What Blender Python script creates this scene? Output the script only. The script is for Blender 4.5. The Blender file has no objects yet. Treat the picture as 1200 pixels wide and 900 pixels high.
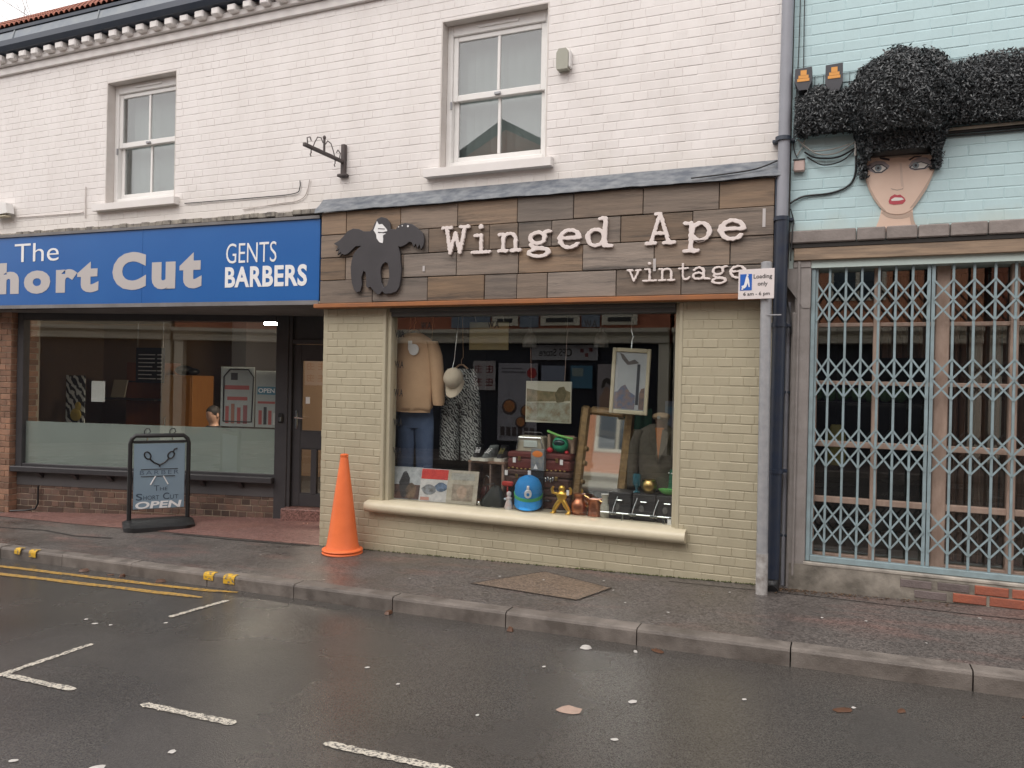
import bpy, math, random
import numpy as np
from mathutils import Matrix, Vector
random.seed(7); RNG = np.random.default_rng(7)
scene = bpy.context.scene
COL = scene.collection
R = math.radians

# ------------------------------------------------------------------ camera, sky, sun, exposure
CAM = Vector((0.0, -6.2, 1.65))
def setup_view():
    yaw, pitch, roll = R(23.1), R(-0.216), R(1.23)
    fwd = Vector((-math.sin(yaw)*math.cos(pitch), math.cos(yaw)*math.cos(pitch), math.sin(pitch)))
    right = Vector((math.cos(yaw), math.sin(yaw), 0)); up = right.cross(fwd)
    r2 = right*math.cos(roll)+up*math.sin(roll); u2 = -right*math.sin(roll)+up*math.cos(roll)
    cd = bpy.data.cameras.new('camera'); cam = bpy.data.objects.new('camera', cd); COL.objects.link(cam)
    m = Matrix((r2, u2, -fwd)).transposed().to_4x4(); m.translation = CAM
    cam.matrix_world = m
    cd.sensor_width = 36; cd.lens = 27.0; cd.clip_start = 0.05; cd.clip_end = 3000
    scene.camera = cam
    w = bpy.data.worlds.new('World'); scene.world = w; w.use_nodes = True
    nt = w.node_tree; bg = nt.nodes['Background']
    sky = nt.nodes.new('ShaderNodeTexSky'); sky.sky_type = 'NISHITA'; sky.sun_disc = False
    sky.sun_elevation = R(52); sky.sun_rotation = R(200); sky.air_density = 1.0; sky.dust_density = 3.0; sky.ozone_density = 1.0
    hs = nt.nodes.new('ShaderNodeHueSaturation'); hs.inputs['Saturation'].default_value = 0.22
    mx = nt.nodes.new('ShaderNodeMix'); mx.data_type = 'RGBA'; mx.inputs[0].default_value = 0.72   # cloud layer: an even white veil over the sky
    nt.links.new(sky.outputs[0], hs.inputs['Color']); nt.links.new(hs.outputs[0], mx.inputs[6])
    mx.inputs[7].default_value = (10.2, 9.7, 9.5, 1)
    nt.links.new(mx.outputs[2], bg.inputs['Color']); bg.inputs['Strength'].default_value = 0.11
    sd = bpy.data.lights.new('sun', 'SUN'); so = bpy.data.objects.new('sun', sd); COL.objects.link(so)
    sd.energy = 0.9; sd.angle = R(45); sd.color = (1, .95, .89)
    d = Vector((math.sin(R(200))*math.cos(R(52)), math.cos(R(200))*math.cos(R(52)), math.sin(R(52))))
    so.rotation_euler = d.to_track_quat('Z', 'Y').to_euler(); so.location = (0, -20, 30)
    v = scene.view_settings; v.view_transform = 'Standard'; v.look = 'None'; v.gamma = 1; v.use_curve_mapping = False
    v.exposure = 0.66
setup_view()

# ------------------------------------------------------------------ materials
MATS = {}
def mat(name, col, col2=None, rough=.6, metal=0., nscale=6., amt=.5, bump=0., bscale=80., rand=0., space='pos', stretch=(1, 1, 1), rvar=0., spec=.5, emit=0., detail=6., contrast=(.35, .65), coat=0., trans=0.):
    if name in MATS: return MATS[name]
    m = bpy.data.materials.new(name); m.use_nodes = True; MATS[name] = m
    nt = m.node_tree; N = nt.nodes; L = nt.links; p = N['Principled BSDF']
    p.inputs['Roughness'].default_value = rough; p.inputs['Metallic'].default_value = metal
    p.inputs['Specular IOR Level'].default_value = spec
    if coat: p.inputs['Coat Weight'].default_value = coat; p.inputs['Coat Roughness'].default_value = .15
    if emit:
        p.inputs['Emission Color'].default_value = (*col, 1); p.inputs['Emission Strength'].default_value = emit
    if trans: p.inputs['Transmission Weight'].default_value = trans
    if space == 'pos':
        g = N.new('ShaderNodeNewGeometry').outputs['Position']
    else:
        g = N.new('ShaderNodeTexCoord').outputs['Object']
    mp = N.new('ShaderNodeMapping'); mp.inputs['Scale'].default_value = stretch; L.new(g, mp.inputs[0])
    if space == 'obj':
        oi0 = N.new('ShaderNodeObjectInfo'); ml = N.new('ShaderNodeMath'); ml.operation = 'MULTIPLY'; ml.inputs[1].default_value = 57.
        L.new(oi0.outputs['Random'], ml.inputs[0]); cb = N.new('ShaderNodeCombineXYZ')
        for i in range(3): L.new(ml.outputs[0], cb.inputs[i])
        L.new(cb.outputs[0], mp.inputs['Location'])
    vec = mp.outputs[0]
    out = None
    if col2 is not None:
        n = N.new('ShaderNodeTexNoise'); n.inputs['Scale'].default_value = nscale; n.inputs['Detail'].default_value = detail; n.inputs['Roughness'].default_value = .6
        L.new(vec, n.inputs['Vector'])
        mr = N.new('ShaderNodeMapRange'); mr.inputs[1].default_value = contrast[0]; mr.inputs[2].default_value = contrast[1]; mr.inputs[4].default_value = amt
        L.new(n.outputs[0], mr.inputs[0])
        mx = N.new('ShaderNodeMix'); mx.data_type = 'RGBA'; mx.inputs[6].default_value = (*col, 1); mx.inputs[7].default_value = (*col2, 1)
        L.new(mr.outputs[0], mx.inputs[0]); out = mx.outputs[2]
        if rvar:
            mr2 = N.new('ShaderNodeMapRange'); mr2.inputs[1].default_value = .3; mr2.inputs[2].default_value = .7
            mr2.inputs[3].default_value = max(.02, rough-rvar); mr2.inputs[4].default_value = min(1, rough+rvar); L.new(n.outputs[0], mr2.inputs[0]); L.new(mr2.outputs[0], p.inputs['Roughness'])
    if rand:
        oi = N.new('ShaderNodeObjectInfo'); mr3 = N.new('ShaderNodeMapRange'); mr3.inputs[3].default_value = 1-rand; mr3.inputs[4].default_value = 1+rand*.7
        L.new(oi.outputs['Random'], mr3.inputs[0])
        hv = N.new('ShaderNodeHueSaturation'); L.new(mr3.outputs[0], hv.inputs['Value'])
        if out is not None: L.new(out, hv.inputs['Color'])
        else: hv.inputs['Color'].default_value = (*col, 1)
        out = hv.outputs[0]
    if out is not None: L.new(out, p.inputs['Base Color'])
    else: p.inputs['Base Color'].default_value = (*col, 1)
    if bump:
        n2 = N.new('ShaderNodeTexNoise'); n2.inputs['Scale'].default_value = bscale; n2.inputs['Detail'].default_value = 5; L.new(vec, n2.inputs['Vector'])
        b = N.new('ShaderNodeBump'); b.inputs['Strength'].default_value = bump; b.inputs['Distance'].default_value = .01
        L.new(n2.outputs[0], b.inputs['Height']); L.new(b.outputs[0], p.inputs['Normal'])
    return m

def glass(name, base=.05, tint=(.975, .985, .98), rough=.0):
    if name in MATS: return MATS[name]
    m = bpy.data.materials.new(name); m.use_nodes = True; MATS[name] = m
    nt = m.node_tree; N = nt.nodes; L = nt.links; N.remove(N['Principled BSDF'])
    t = N.new('ShaderNodeBsdfTransparent'); t.inputs[0].default_value = (*tint, 1)
    g = N.new('ShaderNodeBsdfGlossy'); g.inputs['Roughness'].default_value = rough
    fr = N.new('ShaderNodeLayerWeight'); fr.inputs[0].default_value = .5
    pw = N.new('ShaderNodeMath'); pw.operation = 'POWER'; pw.inputs[1].default_value = 4.; L.new(fr.outputs['Facing'], pw.inputs[0])
    mu = N.new('ShaderNodeMath'); mu.operation = 'MULTIPLY_ADD'; mu.inputs[1].default_value = .6; mu.inputs[2].default_value = base; mu.use_clamp = True
    L.new(pw.outputs[0], mu.inputs[0])
    mx = N.new('ShaderNodeMixShader'); L.new(mu.outputs[0], mx.inputs[0]); L.new(t.outputs[0], mx.inputs[1]); L.new(g.outputs[0], mx.inputs[2])
    L.new(mx.outputs[0], N['Material Output'].inputs[0])
    return m

def frosted(name):
    m = bpy.data.materials.new(name); m.use_nodes = True; MATS[name] = m
    nt = m.node_tree; N = nt.nodes; L = nt.links; N.remove(N['Principled BSDF'])
    t = N.new('ShaderNodeBsdfTransparent'); t.inputs[0].default_value = (.9, .95, .93, 1)
    d = N.new('ShaderNodeBsdfDiffuse'); d.inputs[0].default_value = (.42, .47, .44, 1)
    mx = N.new('ShaderNodeMixShader'); mx.inputs[0].default_value = .55; L.new(t.outputs[0], mx.inputs[1]); L.new(d.outputs[0], mx.inputs[2])
    L.new(mx.outputs[0], N['Material Output'].inputs[0]); return m

def wet_road(name):
    m = mat(name, (.056, .052, .048), (.080, .073, .066), nscale=1.2, rough=.5, bump=.0)
    nt = m.node_tree; N = nt.nodes; L = nt.links; p = N['Principled BSDF']
    g = N.new('ShaderNodeNewGeometry')
    v = N.new('ShaderNodeTexVoronoi'); v.inputs['Scale'].default_value = 150; L.new(g.outputs['Position'], v.inputs['Vector'])
    n = N.new('ShaderNodeTexNoise'); n.inputs['Scale'].default_value = .9; n.inputs['Detail'].default_value = 5; L.new(g.outputs['Position'], n.inputs['Vector'])
    mr = N.new('ShaderNodeMapRange'); mr.inputs[1].default_value = .35; mr.inputs[2].default_value = .68; mr.inputs[3].default_value = .15; mr.inputs[4].default_value = .36
    L.new(n.outputs[0], mr.inputs[0]); L.new(mr.outputs[0], p.inputs['Roughness'])
    # aggregate: pale chips in dark binder
    v2 = N.new('ShaderNodeTexVoronoi'); v2.inputs['Scale'].default_value = 190; L.new(g.outputs['Position'], v2.inputs['Vector'])
    cr = N.new('ShaderNodeMapRange'); cr.inputs[3].default_value = .6; cr.inputs[4].default_value = 1.5
    sp = N.new('ShaderNodeSeparateColor'); L.new(v2.outputs['Color'], sp.inputs[0]); L.new(sp.outputs[0], cr.inputs[0])
    hv = N.new('ShaderNodeHueSaturation'); L.new(cr.outputs[0], hv.inputs['Value'])
    src = p.inputs['Base Color'].links[0].from_socket; L.new(src, hv.inputs['Color']); L.new(hv.outputs[0], p.inputs['Base Color'])
    p.inputs['Specular IOR Level'].default_value = .75
    b = N.new('ShaderNodeBump'); b.inputs['Strength'].default_value = .26; b.inputs['Distance'].default_value = .004
    L.new(v.outputs['Distance'], b.inputs['Height']); L.new(b.outputs[0], p.inputs['Normal'])
    return m

def pavement_mat(name, c1, c2, red=None):
    m = mat(name, c1, c2, nscale=1.6, rough=.45, rvar=.22)
    nt = m.node_tree; N = nt.nodes; L = nt.links; p = N['Principled BSDF']
    g = N.new('ShaderNodeNewGeometry')
    v2 = N.new('ShaderNodeTexVoronoi'); v2.inputs['Scale'].default_value = 85; L.new(g.outputs['Position'], v2.inputs['Vector'])
    sp = N.new('ShaderNodeSeparateColor'); L.new(v2.outputs['Color'], sp.inputs[0])
    cr = N.new('ShaderNodeMapRange'); cr.inputs[3].default_value = .55; cr.inputs[4].default_value = 1.6; L.new(sp.outputs[0], cr.inputs[0])
    hv = N.new('ShaderNodeHueSaturation'); L.new(cr.outputs[0], hv.inputs['Value'])
    src = p.inputs['Base Color'].links[0].from_socket
    if red:
        n = N.new('ShaderNodeTexNoise'); n.inputs['Scale'].default_value = 2.6; n.inputs['Detail'].default_value = 4
        mpp = N.new('ShaderNodeMapping'); mpp.inputs['Scale'].default_value = (.5, 1.6, 1); L.new(g.outputs['Position'], mpp.inputs[0]); L.new(mpp.outputs[0], n.inputs['Vector'])
        r = N.new('ShaderNodeMapRange'); r.inputs[1].default_value = .52; r.inputs[2].default_value = .72; r.inputs[4].default_value = .8; L.new(n.outputs[0], r.inputs[0])
        mx = N.new('ShaderNodeMix'); mx.data_type = 'RGBA'; mx.inputs[7].default_value = (*red, 1); L.new(r.outputs[0], mx.inputs[0]); L.new(src, mx.inputs[6]); src = mx.outputs[2]
    L.new(src, hv.inputs['Color']); L.new(hv.outputs[0], p.inputs['Base Color'])
    b = N.new('ShaderNodeBump'); b.inputs['Strength'].default_value = .35; b.inputs['Distance'].default_value = .005
    L.new(v2.outputs['Distance'], b.inputs['Height']); L.new(b.outputs[0], p.inputs['Normal'])
    return m

def painted_brick(name, base, dirt, chip=None, chipamt=.0, low=None):
    """paint over brick: slight tone shifts from brick to brick, dirt streaks, flaked spots"""
    m = mat(name, base, dirt, nscale=2.6, amt=.6, rough=.55, bump=.22, bscale=30, rand=.03, contrast=(.4, .72), stretch=(1.3, 1, .45))
    nt = m.node_tree; N = nt.nodes; L = nt.links; p = N['Principled BSDF']
    src = p.inputs['Base Color'].links[0].from_socket
    g = N.new('ShaderNodeNewGeometry')
    if chip:
        n = N.new('ShaderNodeTexNoise'); n.inputs['Scale'].default_value = 13; n.inputs['Detail'].default_value = 8; n.inputs['Roughness'].default_value = .75
        L.new(g.outputs['Position'], n.inputs['Vector'])
        r = N.new('ShaderNodeMapRange'); r.inputs[1].default_value = .685; r.inputs[2].default_value = .72; r.inputs[4].default_value = chipamt; L.new(n.outputs[0], r.inputs[0])
        mx = N.new('ShaderNodeMix'); mx.data_type = 'RGBA'; mx.inputs[7].default_value = (*chip, 1); L.new(r.outputs[0], mx.inputs[0]); L.new(src, mx.inputs[6]); src = mx.outputs[2]
    if low:   # stain band with its own shape: (z0, z1, colour, amount)
        z0, z1, c, a = low
        s = N.new('ShaderNodeSeparateXYZ'); L.new(g.outputs['Position'], s.inputs[0])
        n = N.new('ShaderNodeTexNoise'); n.inputs['Scale'].default_value = 3.5; n.inputs['Detail'].default_value = 5; L.new(g.outputs['Position'], n.inputs['Vector'])
        ad = N.new('ShaderNodeMath'); ad.operation = 'MULTIPLY_ADD'; ad.inputs[1].default_value = (z1-z0)*2; L.new(n.outputs[0], ad.inputs[0]); L.new(s.outputs[2], ad.inputs[2])
        r = N.new('ShaderNodeMapRange'); r.inputs[1].default_value = z1+(z1-z0); r.inputs[2].default_value = z0+(z1-z0); r.inputs[3].default_value = 0; r.inputs[4].default_value = a; L.new(ad.outputs[0], r.inputs[0])
        mx = N.new('ShaderNodeMix'); mx.data_type = 'RGBA'; mx.inputs[7].default_value = (*c, 1); L.new(r.outputs[0], mx.inputs[0]); L.new(src, mx.inputs[6]); src = mx.outputs[2]
    L.new(src, p.inputs['Base Color'])
    return m

# ------------------------------------------------------------------ mesh builder
ORG = {}
class MB:
    def __init__(s, M=None): s.v = []; s.f = []; s.mi = []; s.cur = 0; s.M = M
    def add(s, vs, fs):
        o = len(s.v)
        s.v += [tuple(s.M @ Vector(p)) for p in vs] if s.M else [tuple(p) for p in vs]
        s.f += [tuple(i+o for i in f) for f in fs]; s.mi += [s.cur]*len(fs); return s
    def box(s, x0, x1, y0, y1, z0, z1, b=0.):
        if x1 < x0: x0, x1 = x1, x0
        if y1 < y0: y0, y1 = y1, y0
        if z1 < z0: z0, z1 = z1, z0
        if b <= 0:
            vs = [(x, y, z) for x in (x0, x1) for y in (y0, y1) for z in (z0, z1)]
            return s.add(vs, [(0, 1, 3, 2), (4, 6, 7, 5), (0, 4, 5, 1), (2, 3, 7, 6), (0, 2, 6, 4), (1, 5, 7, 3)])
        b = min(b, (x1-x0)*.45, (y1-y0)*.45, (z1-z0)*.45)
        vs = []; idx = {}
        for i, (x, sx) in enumerate(((x0, 1), (x1, -1))):
            for j, (y, sy) in enumerate(((y0, 1), (y1, -1))):
                for k, (z, sz) in enumerate(((z0, 1), (z1, -1))):
                    for a in range(3):
                        idx[i, j, k, a] = len(vs)
                        vs.append((x+(0 if a == 0 else sx*b), y+(0 if a == 1 else sy*b), z+(0 if a == 2 else sz*b)))
        fs = []
        I = idx
        for i in (0, 1): fs.append([I[i, 0, 0, 0], I[i, 0, 1, 0], I[i, 1, 1, 0], I[i, 1, 0, 0]][::1 if i == 0 else -1])
        for j in (0, 1): fs.append([I[0, j, 0, 1], I[1, j, 0, 1], I[1, j, 1, 1], I[0, j, 1, 1]][::1 if j == 0 else -1])
        for k in (0, 1): fs.append([I[0, 0, k, 2], I[0, 1, k, 2], I[1, 1, k, 2], I[1, 0, k, 2]][::1 if k == 0 else -1])
        for i in (0, 1):
            for j in (0, 1):
                q = [I[i, j, 0, 0], I[i, j, 0, 1], I[i, j, 1, 1], I[i, j, 1, 0]]; fs.append(q if (i == j) else q[::-1])
        for i in (0, 1):
            for k in (0, 1):
                q = [I[i, 0, k, 0], I[i, 1, k, 0], I[i, 1, k, 2], I[i, 0, k, 2]]; fs.append(q if (i == k) else q[::-1])
        for j in (0, 1):
            for k in (0, 1):
                q = [I[0, j, k, 2], I[1, j, k, 2], I[1, j, k, 1], I[0, j, k, 1]]; fs.append(q if (j == k) else q[::-1])
        for i in (0, 1):
            for j in (0, 1):
                for k in (0, 1):
                    q = [I[i, j, k, 0], I[i, j, k, 1], I[i, j, k, 2]]; fs.append(q if (i+j+k) % 2 == 1 else q[::-1])
        return s.add(vs, fs)
    def tube(s, pts, r, n=8, cap=True, taper=None):
        pts = [Vector(p) for p in pts]; vs = []; fs = []; prev = None
        for i, p in enumerate(pts):
            d = (pts[min(i+1, len(pts)-1)]-pts[max(i-1, 0)])
            d = d.normalized() if d.length > 1e-9 else Vector((0, 0, 1))
            if prev is None:
                a = Vector((0, 0, 1)) if abs(d.z) < .9 else Vector((1, 0, 0)); u = d.cross(a).normalized()
            else:
                u = prev-d*prev.dot(d); u = u.normalized() if u.length > 1e-6 else d.orthogonal().normalized()
            prev = u; w = d.cross(u)
            rr = r if not isinstance(r, (list, tuple)) else r[i]
            for k in range(n):
                t = 2*math.pi*k/n; vs.append(p+u*math.cos(t)*rr+w*math.sin(t)*rr)
        for i in range(len(pts)-1):
            for k in range(n): fs.append((i*n+k, i*n+(k+1) % n, (i+1)*n+(k+1) % n, (i+1)*n+k))
        if cap: fs.append(tuple(range(n-1, -1, -1))); fs.append(tuple((len(pts)-1)*n+k for k in range(n)))
        return s.add(vs, fs)
    def cyl(s, p0, p1, r0, r1=None, n=16): return s.tube([p0, p1], [r0, r0 if r1 is None else r1], n)
    def lathe(s, prof, c=(0, 0, 0), n=24, sx=1, sy=1):
        vs = []; fs = []
        for r, z in prof:
            for k in range(n):
                t = 2*math.pi*k/n; vs.append((c[0]+r*sx*math.cos(t), c[1]+r*sy*math.sin(t), c[2]+z))
        for i in range(len(prof)-1):
            for k in range(n): fs.append((i*n+k, i*n+(k+1) % n, (i+1)*n+(k+1) % n, (i+1)*n+k))
        fs.append(tuple(range(n-1, -1, -1))); fs.append(tuple((len(prof)-1)*n+k for k in range(n)))
        return s.add(vs, fs)
    def loft(s, rings, n=24, fold=0., seed=0, cap=True):
        rr = random.Random(seed); ph = [rr.random()*6.28 for _ in range(4)]
        vs = []; fs = []
        for i, (cx, cy, cz, rx, ry) in enumerate(rings):
            for k in range(n):
                t = 2*math.pi*k/n; m = 1+fold*(math.sin(5*t+ph[0]+i*.25)+.7*math.sin(8*t+ph[1]-i*.4))
                vs.append((cx+rx*m*math.cos(t), cy+ry*m*math.sin(t), cz+fold*.05*math.sin(3*t+ph[2])))
        for i in range(len(rings)-1):
            for k in range(n): fs.append((i*n+k, i*n+(k+1) % n, (i+1)*n+(k+1) % n, (i+1)*n+k))
        if cap: fs.append(tuple(range(n-1, -1, -1))); fs.append(tuple((len(rings)-1)*n+k for k in range(n)))
        return s.add(vs, fs)
    def ell(s, c, r, nu=16, nv=10):
        prof = []
        for j in range(nv+1):
            a = -math.pi/2+math.pi*j/nv; prof.append((max(.02, math.cos(a)), math.sin(a)))
        return s.lathe([(p*r[0], q*r[2]) for p, q in prof], c, nu, 1, r[1]/r[0])
    def prism(s, poly, y0, y1, plane='xz'):
        n = len(poly)
        def P(p, y): return (p[0], y, p[1]) if plane == 'xz' else ((p[0], p[1], y) if plane == 'xy' else (y, p[0], p[1]))
        vs = [P(p, y0) for p in poly]+[P(p, y1) for p in poly]
        fs = [tuple(range(n)), tuple(range(2*n-1, n-1, -1))]+[(i, i+n, (i+1) % n+n, (i+1) % n) for i in range(n)]
        return s.add(vs, fs)
    def quad(s, *p): return s.add(p, [tuple(range(len(p)))])
    def mesh(s, name, org=(0, 0, 0)):
        me = bpy.data.meshes.new(name); me.from_pydata([(a-org[0], b-org[1], c-org[2]) for a, b, c in s.v], [], s.f); me.update(); return me
    def build(s, name, m, parent=None, smooth=0, label=None, cat=None, group=None, kind=None):
        a = np.array(s.v); lo = a.min(0); hi = a.max(0); org = Vector(((lo[0]+hi[0])/2, (lo[1]+hi[1])/2, lo[2]))
        me = s.mesh(name, org)
        for q in (m if isinstance(m, (list, tuple)) else [m]): me.materials.append(q)
        if max(s.mi): me.polygons.foreach_set('material_index', s.mi)
        fixn(me)
        if smooth:
            me.polygons.foreach_set('use_smooth', [True]*len(me.polygons)); me.set_sharp_from_angle(angle=R(smooth))
        return link(name, me, org, parent, label, cat, group, kind)
import bmesh
def fixn(me):
    bm = bmesh.new(); bm.from_mesh(me); bmesh.ops.recalc_face_normals(bm, faces=bm.faces); bm.to_mesh(me); bm.free()
def link(name, me, org, parent=None, label=None, cat=None, group=None, kind=None, scale=None):
    o = bpy.data.objects.new(name, me); COL.objects.link(o); ORG[o.name] = Vector(org)
    if parent is not None: o.parent = parent; o.location = Vector(org)-ORG[parent.name]
    else: o.location = org
    if scale: o.scale = scale
    return tag(o, label, cat, group, kind)
def tag(o, label=None, cat=None, group=None, kind=None):
    if label: o['label'] = label
    if cat: o['category'] = cat
    if group: o['group'] = group
    if kind: o['kind'] = kind
    return o
def thing(name, loc, label, cat, group=None):
    o = bpy.data.objects.new(name, None); COL.objects.link(o); o.location = loc; o.empty_display_size = .1; ORG[o.name] = Vector(loc)
    return tag(o, label, cat, group)
def gz(x): return .03*(x+4.6)          # the street climbs gently to the right

# lettering from the built-in font, fitted to a box on a plane (x right, z up), with a little thickness
def text_mesh(txt, bold=0., shear=0., ext=0.004, spacing=1.):
    c = bpy.data.curves.new('t', 'FONT'); c.body = txt; c.offset = bold; c.shear = shear; c.extrude = ext; c.resolution_u = 4; c.space_character = spacing
    o = bpy.data.objects.new('t', c); COL.objects.link(o)
    bpy.context.view_layer.update()
    me = bpy.data.meshes.new_from_object(o.evaluated_get(bpy.context.evaluated_depsgraph_get()))
    bpy.data.objects.remove(o); bpy.data.curves.remove(c); return me
def text(name, txt, x0, x1, z0, z1, y, m, parent, bold=0., M=None, tilt=0., thick=.003, mirror=False, shear=0., spacing=1., label=None):
    me = text_mesh(txt, bold, shear, spacing=spacing)
    a = np.array([v.co[:] for v in me.vertices]); lo = a.min(0); hi = a.max(0)
    b = (a-lo)/(hi-lo)
    X = x0+b[:, 0]*(x1-x0); Z = z0+b[:, 1]*(z1-z0)+tilt*(X-x0); Y = y-b[:, 2]*thick
    if mirror: X = x0+x1-X
    pts = np.stack([X, Y, Z], 1)
    if M is not None: pts = np.array([(M @ Vector(p))[:] for p in pts])
    lo = pts.min(0); hi = pts.max(0); org = ((lo+hi)/2); org[2] = lo[2]
    for v, p in zip(me.vertices, pts): v.co = Vector(p-org)
    me.materials.clear(); me.materials.append(m); me.name = name; me.update(); fixn(me)
    return link(name, me, Vector(org), parent, label)

# cut-out shapes: a distance field of strokes or a polygon, traced by marching squares into a filled, bevelled solid
def seg_d(X, Y, a, b):
    ax, ay = a; bx, by = b; dx, dy = bx-ax, by-ay; L2 = dx*dx+dy*dy+1e-12
    t = np.clip(((X-ax)*dx+(Y-ay)*dy)/L2, 0, 1); return np.hypot(X-ax-t*dx, Y-ay-t*dy)
def contours(F, xs, ys):
    nx, ny = len(xs), len(ys); nxt = {}; pt = {}
    def ep(i, j, k):   # edge key + point; k 0: horizontal from (i,j), 1: vertical
        key = (i, j, k)
        if key not in pt:
            i2, j2 = (i+1, j) if k == 0 else (i, j+1); a, b = F[i, j], F[i2, j2]; t = a/(a-b)
            pt[key] = (xs[i]+t*(xs[i2]-xs[i]), ys[j]+t*(ys[j2]-ys[j]))
        return key
    neg = F < 0
    for i in range(nx-1):
        for j in range(ny-1):
            c = neg[i, j]+2*neg[i+1, j]+4*neg[i+1, j+1]+8*neg[i, j+1]
            if c in (0, 15): continue
            b, r, t, l = (i, j, 0), (i+1, j, 1), (i, j+1, 0), (i, j, 1)
            tab = {1: [(l, b)], 2: [(b, r)], 3: [(l, r)], 4: [(r, t)], 5: [(l, b), (r, t)], 6: [(b, t)], 7: [(l, t)], 8: [(t, l)], 9: [(t, b)], 10: [(b, r), (t, l)], 11: [(t, r)], 12: [(r, l)], 13: [(r, b)], 14: [(b, l)]}[c]
            for p, q in tab: nxt[ep(*p)] = ep(*q)
    loops = []; seen = set()
    for k in list(nxt):
        if k in seen: continue
        lp = []; q = k
        while q not in seen and q in nxt: seen.add(q); lp.append(pt[q]); q = nxt[q]
        if len(lp) > 5: loops.append(lp)
    return loops
def cutout_mesh(loops, depth, bevel, step=1):
    c = bpy.data.curves.new('c', 'CURVE'); c.dimensions = '2D'; c.fill_mode = 'BOTH'; c.extrude = depth/2-bevel; c.bevel_depth = bevel; c.bevel_resolution = 1; c.offset = -bevel
    for lp in loops:
        lp = lp[::step]; sp = c.splines.new('POLY'); sp.points.add(len(lp)-1); sp.use_cyclic_u = True
        for p, q in zip(sp.points, lp): p.co = (q[0], q[1], 0, 1)
    o = bpy.data.objects.new('c', c); COL.objects.link(o); bpy.context.view_layer.update()
    me = bpy.data.meshes.new_from_object(o.evaluated_get(bpy.context.evaluated_depsgraph_get()))
    bpy.data.objects.remove(o); bpy.data.curves.remove(c); return me
def place_cutout(name, me, sx, sz, at, m, parent, **kw):
    """curve plane (x, y) -> wall plane (x, z); at = world point of the local origin, front towards -y"""
    me = me.copy() if me.users else me
    for v in me.vertices: x, y, z = v.co; v.co = (x*sx, -z, y*sz)
    me.materials.clear(); me.materials.append(m); me.name = name; fixn(me)
    return link(name, me, Vector(at), parent, **kw)
def arc(cx, cy, rx, ry, a0, a1, n=18):
    return [(cx+rx*math.cos(R(a0+(a1-a0)*i/n)), cy+ry*math.sin(R(a0+(a1-a0)*i/n))) for i in range(n+1)]

# ------------------------------------------------------------------ palette
M_WHITE = painted_brick('white_masonry_paint', (.80, .765, .745), (.69, .65, .622), (.30, .24, .2), .35, (3.42, 3.62, (.60, .56, .47), .22))
M_WHITE_TRIM = mat('white_trim_paint', (.80, .77, .75), (.66, .63, .60), nscale=4, amt=.4, rough=.45, bump=.05)
M_UPVC = mat('white_window_paint', (.80, .79, .77), (.70, .68, .66), nscale=9, amt=.3, rough=.35)
M_KHAKI = painted_brick('khaki_masonry_paint', (.435, .392, .28), (.36, .322, .228), (.2, .15, .1), .5, (-.05, .16, (.30, .28, .19), .55))
M_KHAKI_TRIM = mat('khaki_trim_paint', (.45, .41, .30), (.38, .345, .25), nscale=7, amt=.4, rough=.4, bump=.05)
M_CREAM_SILL = mat('cream_sill_paint', (.60, .54, .40), (.50, .45, .33), nscale=6, amt=.5, rough=.4, bump=.08)
M_MINT = painted_brick('mint_masonry_paint', (.49, .66, .69), (.44, .59, .61), (.58, .42, .3), .6, (2.75, 2.95, (.50, .52, .43), .5))
M_LEAD = mat('weathered_lead', (.085, .10, .125), (.22, .235, .25), nscale=9, amt=.9, rough=.5, bump=.12, bscale=9, stretch=(1, 1, 2.5))
M_LEADROOF = mat('pale_lead_sheet', (.17, .20, .24), (.25, .275, .29), nscale=5, amt=.8, rough=.5, bump=.1, bscale=9)
M_GUTTER = mat('dark_blue_grey_gutter', (.035, .048, .072), (.06, .07, .09), nscale=5, rough=.45)
M_TILE = mat('red_clay_tile', (.34, .115, .07), (.23, .09, .06), nscale=9, amt=.9, rough=.8, bump=.2)
M_ASPH = wet_road('wet_asphalt')
M_PAVE = pavement_mat('pavement_asphalt', (.080, .070, .065), (.125, .110, .100), (.145, .092, .08))
M_PATCH = pavement_mat('brown_patch', (.16, .115, .085), (.125, .10, .08))
M_REDTILE = pavement_mat('red_forecourt', (.20, .105, .09), (.15, .085, .075))
M_KERB = mat('kerb_stone', (.105, .09, .079), (.20, .175, .155), nscale=6, amt=1., rough=.6, bump=.3, bscale=120, rand=.12, rvar=.2)
M_YELLOW = mat('worn_yellow_paint', (.46, .27, .05), (.11, .09, .065), nscale=30, amt=.95, rough=.55, bump=.2, contrast=(.42, .66))
M_YELLOWK = mat('kerb_yellow_paint', (.66, .40, .03), (.17, .145, .12), nscale=34, amt=1., rough=.5, contrast=(.50, .60))
M_LINE = mat('worn_white_paint', (.58, .54, .46), (.10, .095, .088), nscale=70, amt=1., rough=.5, bump=.2, contrast=(.48, .58))
M_BLUE = mat('blue_fascia_plastic', (.010, .105, .36), (.018, .13, .40), nscale=1.1, amt=.8, rough=.32, bump=.05, bscale=2, contrast=(.3, .75))
M_SILVER = mat('pale_grey_vinyl', (.50, .47, .46), rough=.4)
M_VWHITE = mat('white_vinyl', (.82, .82, .82), rough=.35)
M_BLACK = mat('black_plastic', (.013, .013, .014), (.022, .022, .023), nscale=12, rough=.42)
M_GREYP = mat('charcoal_joinery_paint', (.042, .040, .044), (.058, .055, .058), nscale=6, amt=.6, rough=.42, bump=.05)
M_SOFFIT = mat('grey_soffit_board', (.20, .195, .20), (.13, .125, .125), nscale=3, amt=.8, rough=.6)
M_GLASS = glass('shop_glass', .085)
M_GLASS2 = glass('upstairs_glass', .13)
M_FROST = frosted('frosted_film')
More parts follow.
